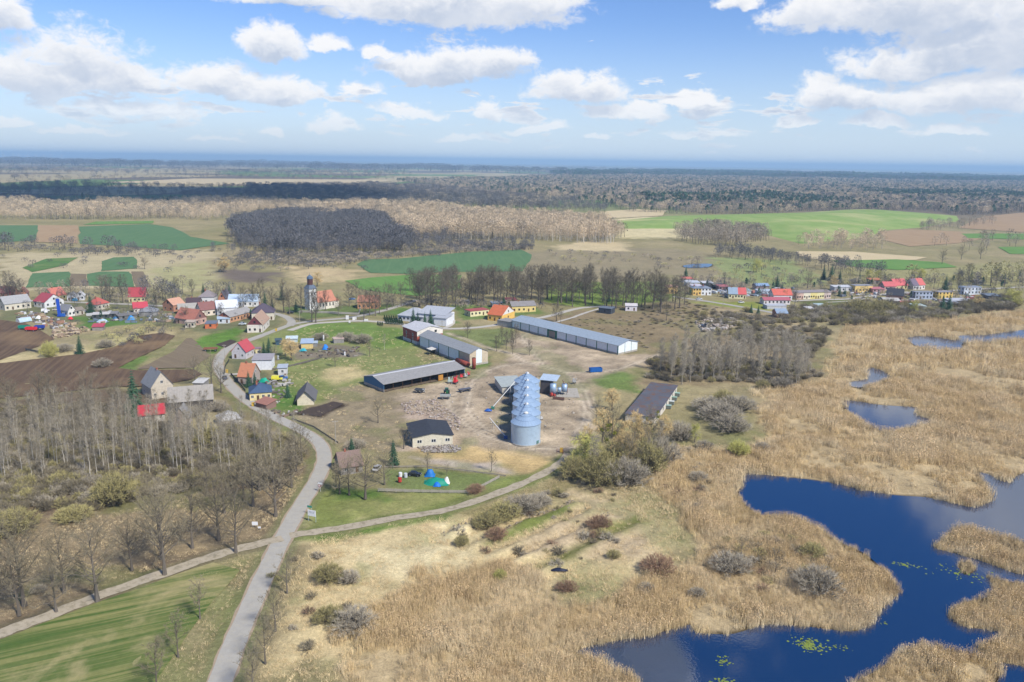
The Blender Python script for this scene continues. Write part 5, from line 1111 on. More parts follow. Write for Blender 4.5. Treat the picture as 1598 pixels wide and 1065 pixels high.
def bld(name, label, A, B, h, r, wall, roof, d=9, C=None, CL=None, kind='gable', ridge='along', win=(3, 1), floors=1, door=True, chim=1, group=None, cat='house', over=.4, wmat=None, rmat_=None, gable=None):
    a, w, d, ang = frame_of(A, B, d, C, CL)
    e = empty(name, (a[0], a[1], 0), ang, label, cat, group)
    far = math.hypot(*a) > 430
    W_ = wmat or wm(wall); R_ = rmat_ or rm(roof, 'y' if ridge == 'across' else 'x', .6)
    kk = ridge if kind == 'gable' else ''
    if gable and kind == 'gable':
        walls(w, d, h, 0, '').build('wall', W_, e)
        g = MB()
        if ridge == 'along':
            for x in (0, w-.25): g.solid([(x,0,h),(x,d,h),(x,d/2,h+r)], [(x+.25,0,h),(x+.25,d,h),(x+.25,d/2,h+r)])
        else:
            for y in (0, d-.25): g.solid([(0,y,h),(w,y,h),(w/2,y,h+r)], [(0,y+.25,h),(w,y+.25,h),(w/2,y+.25,h+r)])
        g.build('gable', wm(gable), e)
    else: walls(w, d, h, r if kind == 'gable' else 0, kk).build('wall', W_, e)
    if kind == 'gable': ro = roof_gable(w, d, h, r, over, swap=(ridge == 'across')).build('roof', R_, e)
    elif kind == 'hip': ro = roof_hip(w, d, h, r, over).build('roof', R_, e)
    elif kind == 'mono':      # rises to the back
        m = MB(); m.solid([(-over,-over,h-.02),(w+over,-over,h-.02),(w+over,d+over,h+r),(-over,d+over,h+r)], [(-over,-over,h+.16),(w+over,-over,h+.16),(w+over,d+over,h+r+.18),(-over,d+over,h+r+.18)])
        ro = m.build('roof', R_, e)
        if r > .3:
            m = MB(); m.solid([(0,0,h),(w,0,h),(w,d,h),(0,d,h)], [(0,.0,h+.01),(w,.0,h+.01),(w,d,h+r-.02),(0,d,h+r-.02)]); m.build('wall', W_, e)
    else:
        m = MB(); m.box(-over*.5, w+over*.5, -over*.5, d+over*.5, h, h+.28); ro = m.build('roof', R_, e)
    for i in range(chim):
        c = MB(); cx = w*(.35+.3*i) if ridge == 'along' else w/2; cy = d/2 if ridge == 'along' else d*.4; zt = h+(r if kind != 'flat' else .2)
        c.box(cx-.35, cx+.35, cy-.3, cy+.3, zt-1.0, zt+.9); c.build('chimney', m_brick, ro)
    nf, ns = win
    for fl in range(floors):
        z = .95+fl*2.8
        if z+1.4 > h+(r*.5 if ridge == 'across' else 0): continue
        dx_ = rng.integers(0, max(nf, 1)) if (door and fl == 0 and nf > 1) else -1
        for i in range(nf):
            x = w*(i+.5)/nf
            if i == dx_:
                o = bpy.data.objects.new('door', ME_DOOR); COL.objects.link(o); o.parent = e; o.location = (x, 0, 0); continue
            window(e, x, 0, z, 0, far)
        for i in range(ns):
            y = d*(i+.5)/ns; window(e, w, y, z, math.pi/2, far); window(e, 0, y, z, -math.pi/2, far)
    if kind == 'gable' and r > 2.4 and win != (0, 0):
        zz = h+r*.18
        if ridge == 'across': window(e, w/2, 0, zz, 0, far)
        else: window(e, w, d/2, zz, math.pi/2, far); window(e, 0, d/2, zz, -math.pi/2, far)
    return e
RED = (190,60,66); ORG = (206,112,72); GRY = (164,164,162); DGR = (110,110,116); MAR = (140,80,74); CRM = (214,204,178); WHT = (222,222,220); YEL = (226,208,140); BLU = (84,116,158); LBL = (182,204,222); PUR = (92,80,98); BRK = (176,116,88); OCH = (226,178,84); PNK = (222,178,156)
LV = 'houses of the left village'; RV = 'houses of the far right village'; RS = 'roadside houses'
bld('brick_house', 'red brick house with dark red roof at the far left edge', (-6,465), (17,465.5), 3.6, 4, BRK, (150,70,76), group=LV, ridge='along')
bld('brick_house', 'small orange brick gabled house beside the dark red roof', (29,465.5), (42,465), 3.6, 3.2, (206,132,98), (150,96,80), d=8, ridge='across', win=(2,1), group=LV)
bld('cream_barn', 'long cream house with pale grey roof at the left', (8,485), (49,480), 4.2, 4.2, CRM, GRY, d=11, win=(5,1), chim=0, group=LV)
bld('white_house', 'white house with crimson red roof and white gable', (53,478), (70,480.5), 3.6, 4.6, WHT, (188,66,80), CL=None, C=(88,474), win=(3,3), group=LV)
bld('yellow_house', 'yellow green house with orange red roof', (84,470), (104,466.5), 3.4, 4.8, (204,198,128), (220,112,90), d=10, group=LV)
bld('cottage', 'white cottage with dark door left of the white garage', (105,469.5), (117,469.3), 3.2, 2.4, WHT, GRY, d=6, ridge='across', win=(2,1), chim=0, group=LV)
bld('cottage', 'white and pale grey cottage right of the white cottage', (119,468.8), (132,468.2), 3.0, 2.6, (206,208,214), (206,206,208), d=7, ridge='across', win=(2,1), chim=0, group=LV)
bld('farm_house', 'white gabled house with grey roof beside the blue conveyor', (93,492), (107,494), 3.8, 3.2, (226,222,210), (138,138,142), C=(118,492), win=(2,2), chim=0, group=LV)
bld('annex', 'brown roofed annex right of the grey roofed white house', (118,492.3), (132,490), 2.8, 1.6, (190,180,160), (142,128,112), d=6, win=(2,1), chim=0, group=LV)
bld('red_house', 'house with red hipped roof behind the large spruce', (153,484), (171,480), 3.4, 4.0, CRM, (206,88,74), d=9, kind='hip', win=(3,2), group=LV)
bld('yellow_house', 'big yellow house with tall red roof', (201,471.5), (227,471), 4.0, 5.6, YEL, (200,62,72), C=(241,468.3), win=(4,2), chim=1, group=LV)
bld('red_house', 'small house with bright red roof below the big yellow house', (209,489), (231,487.5), 3.2, 3.2, (218,208,190), (220,62,78), d=8, win=(3,1), group=LV)
bld('grey_shed', 'shed with grey hipped roof in front of the bright red roof', (217,494), (245,493), 2.8, 2.6, (150,146,140), (140,142,148), d=9, kind='hip', win=(0,0), chim=0, group=LV, cat='shed')
bld('garden_shed', 'long dark garden shed with pale flat roof', (144,498), (170,497), 2.6, .4, (74,80,78), (196,192,188), d=6, kind='mono', win=(3,0), chim=0, door=False, group=LV, cat='shed')
bld('garden_shed', 'dark lean-to beside the long garden shed', (170,496.5), (183,496), 2.6, .4, (80,76,74), (132,130,132), d=6, kind='mono', win=(1,0), chim=0, door=False, group=LV, cat='shed')
bld('garden_shed', 'low shed with crimson roof at the garden corner', (144,516), (161,515.5), 2.0, 1.0, (150,140,130), (206,66,86), d=5, kind='mono', win=(0,0), chim=0, door=False, group=LV, cat='shed')
bld('garden_shed', 'low grey shed row behind the bushes', (186,500), (214,497), 2.4, .5, (120,114,108), (122,118,114), d=6, kind='mono', win=(2,0), chim=0, group=LV, cat='shed')
bld('orange_barn', 'orange barn with salmon roof in the middle of the left village', (271,486.5), (289,483), 4.2, 3.6, (196,128,92), (214,152,118), d=10, win=(2,2), chim=0, group=LV, cat='barn')
bld('dark_roof_house', 'low house with dark purple roof between the orange barn and maroon roof', (291,480.5), (312,480), 3.0, 3.0, (170,150,140), (88,66,74), d=9, group=LV)
bld('maroon_house', 'cream house with maroon roof left of the white metal roof', (314,493.5), (338,491), 3.8, 4.2, (226,210,186), (150,92,84), d=10, group=LV)
bld('long_barn', 'orange walled barn with long grey roof', (279,491), (317,488.5), 3.4, 2.8, (206,130,88), (168,162,152), d=8, win=(4,1), chim=0, group=LV, cat='barn')
bld('orange_roof_house', 'house with big orange tiled roof at the garden edge', (274,504), (303,508), 3.4, 5.4, (206,160,138), (196,112,88), C=(318,503), win=(3,2), chim=0, group=LV, gable=(150,98,88))
bld('porch', 'small cream porch in front of the orange tiled house', (289,511), (303,511), 3.0, .6, CRM, (190,170,150), d=4, kind='mono', win=(3,1), chim=0, group=LV, cat='shed')
bld('white_house', 'white house with brownish hipped roof below the spruce', (310,474), (334,474), 4.6, 4.2, WHT, (146,134,134), d=10, kind='hip', win=(3,2), floors=2, group=LV)
bld('orange_house', 'orange gabled house with dark roof left of the light blue roof', (341,474), (352,474), 3.8, 4.4, (206,128,88), (104,98,108), d=14, ridge='across', win=(2,2), group=LV)
bld('blue_roof_hall', 'long white hall with light blue metal roof', (356,478.5), (402,478), 3.4, 4.0, WHT, (176,202,226), d=12, win=(6,1), chim=0, group=LV)
bld('white_roof_barn', 'barn with white metal roof behind the long stable', (339,492), (372,490), 4.4, 4.0, (222,224,226), (214,220,226), d=13, win=(3,1), chim=0, group=LV, cat='barn')
bld('stable', 'long stable with grey roof and orange brick front', (359.5,503.5), (394,494), 3.4, 2.6, (208,146,100), (158,154,150), d=9, win=(7,1), chim=0, group=LV, cat='barn', gable=(170,86,64))
bld('lean_to', 'light blue lean-to at the end of the long stable', (340,505), (359,504), 2.6, .5, (196,204,210), (170,196,218), d=6, kind='mono', win=(2,1), chim=0, group=LV, cat='shed')
bld('garage', 'bright orange garage with flat grey roof', (320,512.8), (337,512.3), 2.6, .2, (230,110,52), (112,122,142), C=(354,507), kind='flat', win=(1,3), chim=0, door=False, group=LV, cat='garage')
bld('purple_house', 'large house with purple hipped roof at the road bend', (393,500), (428,499), 4.6, 5.0, CRM, PUR, d=13, kind='hip', win=(4,2), group=LV)
bld('barn', 'brick barn with brown roof and maroon gable beside the road', (386,518.8), (410,518.6), 4.4, 5.0, (226,216,200), (186,146,120), C=(438,507), ridge='across', win=(3,2), chim=0, group=LV, cat='barn', gable=(130,58,66))
bld('roadside_house', 'pale house with bright red roof beside the road', (362,559), (384,560), 3.6, 4.6, (202,196,200), (214,72,82), C=(407,553.5), ridge='across', win=(2,2), group=RS)
bld('annex', 'small yellow annex behind the bright red roofed house', (399,554), (408,553.5), 3.0, .2, YEL, (150,120,130), d=4, kind='flat', win=(1,0), chim=0, group=RS, cat='shed')
bld('white_box_house', 'white box shaped house with flat grey roof', (394,577.5), (424,577), 4.8, .9, (226,228,232), (160,154,158), d=9, kind='mono', win=(0,1), chim=0, door=False, group=RS)
bld('roadside_house', 'old house with steep orange tiled roof behind the small spruces', (372,598.5), (393,599.5), 3.4, 5.0, (176,156,142), (208,122,80), d=9, win=(2,1), group=RS)
bld('blue_roof_house', 'yellow house with dark blue hipped roof beside the road', (390,625.5), (424,623), 3.2, 3.0, (236,212,138), (62,92,132), d=10, kind='hip', win=(4,2), group=RS)
bld('brick_shed', 'low shed with rusty red roof in front of the blue roof house', (399,635), (416,639.5), 1.9, 1.1, (150,110,96), (176,112,92), d=5, kind='mono', win=(0,0), chim=0, door=False, group=RS, cat='shed')
bld('old_barn', 'old cream barn with weathered dark grey roof near the dark soil strip', (464,632.5), (490,631.5), 2.6, 3.4, (222,208,172), (106,104,106), d=13, ridge='across', win=(0,0), chim=0, group=RS, cat='barn', over=.9)
bld('garden_hut', 'small white hut with pale blue roof behind the white box house', (434,585), (448,584.5), 3.2, .5, (206,206,206), (170,182,198), d=5, kind='mono', win=(1,1), chim=0, group=RS, cat='shed')
bld('garden_hut', 'yellow allotment hut with pale blue roof', (470,544.3), (488,543.8), 2.8, 1.0, (232,198,112), (160,184,214), d=7, kind='mono', win=(0,0), chim=0, door=False, group='allotment huts', cat='shed')
bld('greenhouse', 'pale blue allotment greenhouse', (447,534), (464,533.5), 1.8, 1.0, (176,200,206), (186,208,214), d=5, win=(0,0), chim=0, door=False, group='allotment huts', cat='greenhouse')
bld('garden_hut', 'grey brick allotment hut with pinkish flat roof', (521,536), (537,535), 2.2, .2, (150,144,138), (206,176,160), d=5, kind='flat', win=(1,1), chim=0, group='allotment huts', cat='shed')
bld('garden_hut', 'dark teal allotment hut behind the straw willow', (430,538), (439,537.6), 2.2, .3, (56,92,112), (70,96,110), d=4, kind='mono', win=(0,0), chim=0, door=False, group='allotment huts', cat='shed')
bld('garden_hut', 'low pale lean-to beside the yellow allotment hut', (488,541), (495,540.8), 1.8, .3, (140,140,138), (170,188,206), d=4, kind='mono', win=(0,0), chim=0, door=False, group='allotment huts', cat='shed')
# farm left of the bend
bld('stone_house', 'old plastered house with steep grey roof beside the tall spruce', (237,623), (271,617), 5.0, 6.0, (206,190,164), (142,144,148), d=12, ridge='across', win=(3,2), floors=1, chim=1, cat='house')
bld('wooden_barn', 'long weathered wooden barn with grey roof', (264,642.5), (333,636.5), 3.8, 4.6, (98,92,86), (162,154,142), d=11, win=(0,0), chim=0, cat='barn', wmat=m_wood)
bld('red_roof_shed', 'low shed with bright red metal roof in front of the spruces', (218,660), (258,655.5), 2.6, 2.0, (196,186,170), (226,52,62), d=7, kind='mono', win=(3,1), chim=0, cat='shed', over=.5)
bld('stone_shed', 'small stone shed with grey roof and dark hatch', (270,665.5), (294,664.5), 3.2, 3.8, (176,158,140), (146,142,138), d=7, ridge='across', win=(0,0), chim=0, cat='shed')
bld('pale_shed', 'pale hipped shed half hidden in brown bushes near the road', (346,668), (377,663), 2.6, 2.6, (196,190,176), (184,182,176), d=8, kind='hip', win=(0,0), chim=0, cat='shed')
bld('garden_shed', 'small shed with white sheet roof under the dark trees', (302,606), (317,606.5), 2.4, .6, (150,146,140), (202,200,196), d=6, kind='mono', win=(0,0), chim=0, cat='shed')
bld('bend_house', 'low house with brown and orange roof hidden by the bare tree at the bend', (532,741), (566,736), 2.4, 3.6, (150,142,134), (140,112,98), d=9, ridge='along', win=(2,1), chim=1, cat='house')
# centre
bld('orange_house', 'orange house with pink front among trees right of the church', (558,481.5), (590,482), 4.6, 3.6, (226,150,92), (190,118,86), d=11, win=(5,2), chim=1, cat='house')
bld('yellow_bungalow', 'flat cream bungalow with red roof edge beside the orange roof', (734,494), (763,491), 3.2, .2, (232,220,160), (190,80,80), d=8, kind='flat', win=(5,1), chim=0, cat='house')
bld('orange_roof_house', 'orange yellow house with bright orange tiled roof at the end of the long hall', (761,499.5), (783,502), 3.8, 4.8, (240,186,70), (222,102,54), C=(797,494), win=(3,1), chim=1, cat='house', gable=(222,218,208))
bld('yellow_house', 'yellow house with grey roof behind the bare trees', (799,487.5), (836,486), 4.0, 2.4, (236,202,110), (142,136,134), d=10, win=(5,1), chim=1, cat='house')
bld('garden_shed', 'small blue roofed shed behind the orange roof', (768,479.5), (785,479), 2.6, .5, (150,150,156), (120,150,190), d=6, kind='mono', win=(0,0), chim=0, cat='shed')
bld('garden_shed', 'small red roofed shed behind the spruce', (790,474.5), (806,474), 2.6, .6, (190,150,140), (190,92,88), d=7, kind='mono', win=(0,0), chim=0, cat='shed')
bld('concrete_annex', 'low grey concrete block before the end of the long hall', (776,508), (800,512), 3.2, .2, (170,168,160), (150,148,144), d=9, kind='flat', win=(0,0), chim=0, door=False, cat='shed')
bld('dark_cabin', 'dark flat roofed cabin at the edge of the park', (934,488), (953,490), 3.2, .2, (66,74,84), (104,118,136), d=8, kind='flat', win=(1,1), chim=0, cat='shed')
bld('white_cabin', 'small white cabin behind the dark cabin', (976,485), (994,485.5), 3.4, 1.2, (224,216,222), (206,200,204), d=7, win=(2,1), chim=0, cat='shed')
# far right village
bld('duplex', 'yellow half of the two coloured duplex in the far village', (1081,461), (1094,461), 5.4, 1.4, (238,188,88), (128,140,158), d=10, kind='hip', win=(3,1), floors=2, chim=1, group=RV)
bld('duplex', 'white half of the two coloured duplex in the far village', (1094.2,461), (1110,461), 5.4, 1.4, (226,228,232), (128,140,158), d=10, kind='hip', win=(3,1), floors=2, chim=1, group=RV)
bld('half_house', 'grey blue roofed half of the double house', (1137,465.5), (1150.5,466), 3.4, 4.2, (232,222,164), (142,166,190), d=10, win=(3,1), chim=1, group=RV)
bld('half_house', 'bright red roofed half of the double house', (1150.7,466), (1164,466.4), 3.4, 4.2, (232,222,164), (232,90,84), d=10, win=(3,1), chim=1, group=RV)
bld('white_house', 'white house with orange red roof and white gable', (1207,468), (1236,468.2), 3.6, 3.8, (232,232,230), (232,98,76), d=11, win=(4,2), chim=1, group=RV)
bld('row_garages', 'long low pale building with pink red roof below the white house', (1192,475), (1233,475), 3.0, 1.6, (222,216,216), (196,92,106), d=8, win=(7,1), chim=0, group=RV)
bld('grey_shed', 'low grey flat roofed shed in front of the pink red roof', (1197,482.5), (1227,482.5), 2.2, .2, (190,192,196), (186,192,200), d=8, kind='flat', win=(0,0), chim=0, door=False, group=RV, cat='shed')
bld('brick_hut', 'brick hut with blue grey roof at the end of the far street', (1212,495.5), (1229,495.5), 2.8, 2.4, (182,124,98), (136,160,188), d=8, win=(2,1), chim=0, group=RV)
for i, (c, lb) in enumerate(((PNK,'pink left end house of the terrace'),((236,224,190),'cream second house of the terrace'),((240,218,120),'yellow third house of the terrace'),((236,222,150),'pale yellow fourth house of the terrace'),((216,190,178),'pinkish grey right end house of the terrace'))):
    bld('terraced_house', lb+' in the far village', (1243+10.7*i,467-.3*i), (1253.6+10.7*i,466.7-.3*i), 4.8, .8, c, (150,140,140), d=6, kind='mono', win=(3,1), floors=2, chim=0, group=RV)
bld('blue_roof_shed', 'long shed with blue roof behind the white house', (1180,452), (1200,452), 3.0, 1.4, (150,130,130), (128,164,206), d=9, win=(0,0), chim=0, group=RV, cat='shed')
for (x0, x1, y, h, wc, rc, lb) in [(1040,1057,458,5,(238,190,100),(196,140,110),'orange yellow house behind the end of the park'),(1066,1082,441,3,(206,200,200),(222,110,90),'small shed with orange roof below the single spruce'),(1072,1092,447,3,(214,214,220),(186,196,210),'pale long shed on the left of the far village'),(1080,1096,453,3,(206,206,214),(196,190,206),'pale low shed behind the duplex'),(1097,1113,447,2.6,(60,62,70),(196,200,206),'dark shed with pale roof behind the duplex'),(1114,1130,450,2.4,(52,56,64),(96,100,110),'black low shed right of the dark shed'),(1122,1137,453,2.8,(150,120,120),(190,104,108),'low shed with dull red roof left of the double house'),(1164,1172,459,2.6,(190,206,214),(150,186,206),'tiny pale blue hut right of the double house'),(1184,1206,461,3,(196,206,216),(170,186,200),'grey blue shed left of the white gabled house'),(1302,1330,455,3.4,(206,206,210),(196,200,206),'pale flat building right of the terrace'),(1262,1272,487,1.8,(190,190,196),(206,206,206),'tiny white garden hut below the terrace'),(1277,1291,483,2.2,(150,186,192),(170,200,206),'small pale greenhouse in the far gardens'),(1292,1306,485,1.8,(150,150,156),(196,200,206),'low pale shed right of the far greenhouse'),(1359,1377,443.5,3.4,(150,140,140),(226,128,84),'house with orange roof behind the yellow and white block'),(1362,1380,457,2.8,(190,140,140),(206,110,116),'low shed with pink roof left of the pink houses'),(1482,1512,474.5,2.4,(120,110,116),(186,190,200),'low pale roofed garage row below the yellow block'),(1482,1500,479,2.2,(70,70,80),(150,160,176),'dark low shed at the edge of the thicket'),(1540,1561,467,2.6,(60,66,76),(110,126,146),'dark low shed by the big willow'),(1525,1533,444,3,(224,208,170),(206,190,150),'small cream house behind the blue and white block'),(1428,1445,484,2.6,(150,190,170),(170,196,190),'pale green garden shed at the thicket edge')]:
    bld('village_building', lb, (x0,y), (x1,y), h, .6, wc, rc, d=8, kind='mono', win=(3 if h > 2.7 else 0, 0), chim=0, door=h > 2.7, group=RV, cat='building')
bld('yellow_block', 'yellow and white two storey block with grey flat roof', (1334,456), (1361,455.5), 5.0, .2, (238,200,110), (150,152,160), d=7, kind='flat', win=(5,2), floors=2, chim=0, group=RV)
bld('pink_house', 'house with salmon red roof left of the red gabled house', (1380,453), (1398,453), 3.2, 3.2, (206,170,160), (226,98,98), d=9, win=(3,1), group=RV)
bld('pink_house', 'house with bright pink red roof and yellowish gable', (1397,452.5), (1416,451.8), 3.6, 4.6, (226,206,140), (232,98,98), d=11, win=(3,2), group=RV)
bld('half_house', 'purple roofed left half of the white double house', (1425,452), (1434,451.6), 3.6, 4.8, (228,226,226), (120,104,124), d=10, win=(2,1), group=RV)
bld('half_house', 'red roofed right half of the white double house', (1434.2,451.6), (1443,451.2), 3.6, 4.8, (228,222,214), (228,100,92), d=10, win=(2,1), group=RV)
bld('brick_barn', 'brick barn with black roof in the far village', (1383,468), (1409,470), 4.0, 4.4, (190,140,116), (64,66,76), C=(1421,467.5), win=(3,2), chim=0, group=RV, cat='barn')
bld('brick_barn', 'low salmon barn with pale roof in front of the black roof', (1380,476), (1405,477), 3.0, 1.2, (214,162,130), (190,186,176), d=8, kind='mono', win=(2,1), chim=0, group=RV, cat='barn')
bld('red_shed', 'long shed with dull red roof above the thicket', (1408,479), (1429,478.5), 2.2, 1.4, (170,190,160), (206,104,104), d=7, win=(0,0), chim=0, group=RV, cat='shed')
bld('flat_block', 'blue grey flat roofed block with white end', (1428,467), (1455,467), 5.2, .2, (170,184,208), (140,146,156), d=7, kind='flat', win=(5,2), floors=2, chim=0, group=RV)
bld('flat_block', 'yellow orange flat roofed block beside the dark spruces', (1464,467), (1486,466.6), 5.2, .2, (240,196,84), (150,146,150), d=7, kind='flat', win=(4,2), floors=2, chim=0, group=RV)
bld('flat_block', 'pale blue and white two storey block at the right', (1504,460), (1531,459.5), 5.8, .2, (206,216,230), (140,154,176), d=7, kind='flat', win=(5,2), floors=2, chim=0, group=RV)

# ------------------------------------------------------------------ the farm: halls, sheds, silos
m_panel = mat('white_panel', lin(222,230,236,.9), .6, .05, .3, stripe=('x', 1.0, .01), dirt=lin(190,192,188,.9), dirt_amt=.35)
m_green = mat('green_column', lin(44,110,92,.9), .7, .1, .5)
m_beige = mat('beige_panel', lin(196,182,158,.88), .9, .12, .5, dirt=lin(150,136,116,.85), dirt_amt=.45)
def hall(name, label, A, B, C, h, r, nbay, roofc, door_bay=None, beige_last=False, gable_beige=False):
    a, w, d, ang = frame_of(A, B, None, C)
    e = empty(name, (a[0], a[1], 0), ang, label, 'hall')
    m = MB(); m.box(.12, w-.12, .12, d-.12, -.3, h); m.solid([(.12,.12,h),(.12,d-.12,h),(.12,d/2,h+r)], [(w-.12,.12,h),(w-.12,d-.12,h),(w-.12,d/2,h+r)]); m.build('wall', m_conc, e)
    roof_gable(w, d, h, r, .55, .14).build('roof', rm(roofc, 'x', 1.1, .7), e)
    MB().box(-.05, w+.05, -.05, d+.05, -.3, .7).build('plinth', m_conc, e)
    cw = .55
    for i in range(nbay):
        x0 = w*i/nbay; x1 = w*(i+1)/nbay
        if door_bay == i:
            o = MB().box(x0+cw*2.2, x1-cw*2.2, -.05, .1, 0.0, h-.9).build('door', mat('shutter_door', lin(150,140,132,.85), .8, .1, .5, stripe=('z', .3, .02)), e); o['label'] = 'brown roller door between green frames'
            MB().box(x0+.1, x0+cw*2.1, -.12, .1, .02, h-.05).box(x1-cw*2.1, x1-.1, -.12, .1, .02, h-.05).box(x0+cw*2.1, x1-cw*2.1, -.12, .1, h-.85, h-.05).build('door_frame', m_green, e)
            continue
        last = beige_last and i == nbay-1
        MB().box(x0+cw/2, x1-(cw/2), 0.0, .1, .72, h-.02).build('panel', m_beige if last else m_panel, e)
        MB().box(x0-cw/2+(cw/2 if i == 0 else 0), x0+cw/2, -.06, .1, .0, h-.02).build('column', m_green, e)
    MB().box(w-cw, w, -.06, .1, 0, h-.02).build('column', m_green if not beige_last else m_beige, e)
    # gable end: panels between columns
    n = 3; g = .1
    for i in range(n):
        y0 = d*i/n; y1 = d*(i+1)/n
        z = lambda y: h+r*(1-abs(y-d/2)/(d/2))-.08
        pts = [(y0+.12, z(y0+.12)), (y1-.12, z(y1-.12))] if i != 1 else [(y0+.12, z(y0+.12)), (d/2, z(d/2)), (y1-.12, z(y1-.12))]
        pr = [(w-.11, y0+.12, .72), (w-.11, y1-.12, .72)]+[(w-.11, q[0], q[1]) for q in reversed(pts)]
        o = MB().solid(pr, [(p[0]+.16, p[1], p[2]) for p in pr]).build('gable_panel', m_beige if (gable_beige and i != 1) else m_panel, e)
    for i in range(1, n):
        y = d*i/n; MB().box(w-.1, w+.09, y-.12, y+.12, 0, h+r*.6).build('gable_post', m_green if not gable_beige else m_beige, e)
    return e, w, d
H1 = hall('white_hall', 'white panelled hall with grey roof and green columns left of the silos', (655,541), (733,571), (766,568), 6.2, 2.3, 5, (150,154,156), beige_last=True, gable_beige=True)
H2 = hall('long_hall', 'very long white hall with blue grey roof behind the silos', (799,512), (964.5,553.5), (992,546.5), 4.9, 1.9, 11, (150,168,186), door_bay=4)
# little canopy at the white hall
g = G(676, 552); e = empty('canopy', (g[0], g[1]), H1[0].rotation_euler.z, 'small white canopy at the side of the white hall', 'canopy')
MB().slab([(-2.5,-2.6,2.6),(2.5,-2.6,2.6),(2.5,.6,3.1),(-2.5,.6,3.1)], .15).build('roof', wm((214,208,196)), e)
MB().box(-2.2,2.2,-.2,.3,0,2.4).build('ramp', m_dark, e)
for x in (-2.3, 2.3): MB().cyl((x,-2.4,0), (x,-2.4,2.6), .07).build('post', m_dark, e)
# brick building behind the white hall
a, w, d, ang = frame_of((629,529.5), (651,538), None, (681,529))
e = empty('brick_building', (a[0], a[1]), ang, 'tall red brick building with pale gable and grey roof', 'building')
MB().box(0, w, 0, d, 1.6, 7.4).build('wall', mat('red_brick', lin(160,74,62,.88), .9, .18, .5, .02, 4, dirt=lin(196,150,130,.8), dirt_amt=.5), e)
MB().box(-.05, w+.05, -.05, d+.05, -.3, 1.6).build('plinth', wm((206,202,196)), e)
gb = MB(); pr = [(w+.0, -.02, 4.6), (w+.0, d, 4.6), (w+.0, d, 7.4), (w+.0, d/2, 9.6), (w+.0, -.02, 7.4)]; gb.solid(pr, [(p[0]+.12, p[1], p[2]) for p in pr]); gb.build('gable', wm((228,222,206)), e)
gb = MB(); gb.solid([(0,0,7.4),(0,d,7.4),(0,d/2,9.6)], [(w,0,7.4),(w,d,7.4),(w,d/2,9.6)]); gb.build('attic', wm((206,196,180)), e)
roof_gable(w, d, 7.45, 2.2, .5).build('roof', rm((196,198,200), 'x', 1.0), e)
for (y, z, s) in ((d*.45, 5.2, 1.6), (d*.72, 5.8, 1.0)): window(e, w+.14, y, z, math.pi/2, True, s, 1.2)
for x in (w*.25, w*.7): window(e, x, 0, 4.0, 0, False, 1.3); window(e, x, 0, 2.0, 0, False, 1.0)
o = bpy.data.objects.new('door', ME_DOOR); COL.objects.link(o); o.parent = e; o.location = (w*.6, -.07, 0)
# institution with slate grey roofs
a, w, d, ang = frame_of((621,500), (660,503.5), 15)
e = empty('institution_building', (a[0], a[1]), ang, 'low white institution with pale grey roofs behind four spruces', 'building')
MB().box(0, w, 0, d, -.3, 3.4).build('wall', wm((216,220,226)), e)
roof_hip(w, d, 3.45, 4.2, .6).build('roof', rm((172,178,186)), e)
for i in range(6): window(e, w*(i+.6)/6.4, 0, 1.0, 0, True)
x1 = w+15
MB().box(w-4, x1, 1.0, 15, -.3, 5.4).build('wing_wall', wm((220,222,228)), e)
MB().solid([(w-4.5,.5,5.4),(x1+.5,.5,5.4),(x1+.5,15.5,8.0),(w-4.5,15.5,8.0)], [(w-4.5,.5,5.6),(x1+.5,.5,5.6),(x1+.5,15.5,8.2),(w-4.5,15.5,8.2)]).build('wing_roof', rm((176,182,190)), e)
MB().box(x1-5.5, x1+3, -4, 6, -.3, 4.6).build('porch_wall', wm((224,226,230)), e)
MB().solid([(x1-6,-4.5,4.6),(x1+3.5,-4.5,4.6),(x1+3.5,6.5,5.9),(x1-6,6.5,5.9)], [(x1-6,-4.5,4.8),(x1+3.5,-4.5,4.8),(x1+3.5,6.5,6.1),(x1-6,6.5,6.1)]).build('porch_roof', rm((172,178,186)), e)
# open machine shed
a, w, d, ang = frame_of((599,612), (725,586.5), None, None, (573.5,598))
e = empty('machine_shed', (a[0], a[1]), ang, 'long open fronted machine shed with grey roof and blue gable', 'shed')
h = 3.5; r = 1.9
MB().box(.05, w-.05, d-.2, d, -.2, h).build('back_wall', m_conc, e)
MB().box(.05, w-.05, .3, d-.3, -.05, .04).build('floor', mat('trodden_earth', lin(112,98,82,.8), .95, .2, .5), e)
for x in (0, w-.2):
    MB().box(x, x+.2, 0, d, -.2, 1.1).build('side_plinth', m_conc, e)
    pr = [(x,0,1.1),(x,d,1.1),(x,d,h),(x,d/2,h+r),(x,0,h)]; MB().solid(pr, [(p[0]+.2, p[1], p[2]) for p in pr]).build('gable', mat('blue_cladding', lin(74,116,150,.88), .7, .1, .4, stripe=('y', .3, .02)), e)
roof_gable(w, d, h, r, .5, .14).build('roof', rm((150,148,146), 'x', 1.1), e)
MB().box(-.4, w+.4, d/2-.45, d/2+.45, h+r+.1, h+r+.3).build('ridge_cap', mat('pale_ridge', lin(196,198,202,.88), .7, .1, .4), e)
for i in range(1, 9): MB().cyl((w*i/9, .15, 0), (w*i/9, .15, h), .11, n=6).build('post', m_doorb, e)
for i in range(1, 9): MB().box(w*i/9-.06, w*i/9+.06, d/2-.06, d/2+.06, 0, h+r-.1).build('inner_post', m_doorb, e)
MB().box(w*.66, w*.72, .1, .4, 0, 2.6).build('gate', mat('ochre_gate', lin(186,134,62,.85), .8, .2, 1), e)
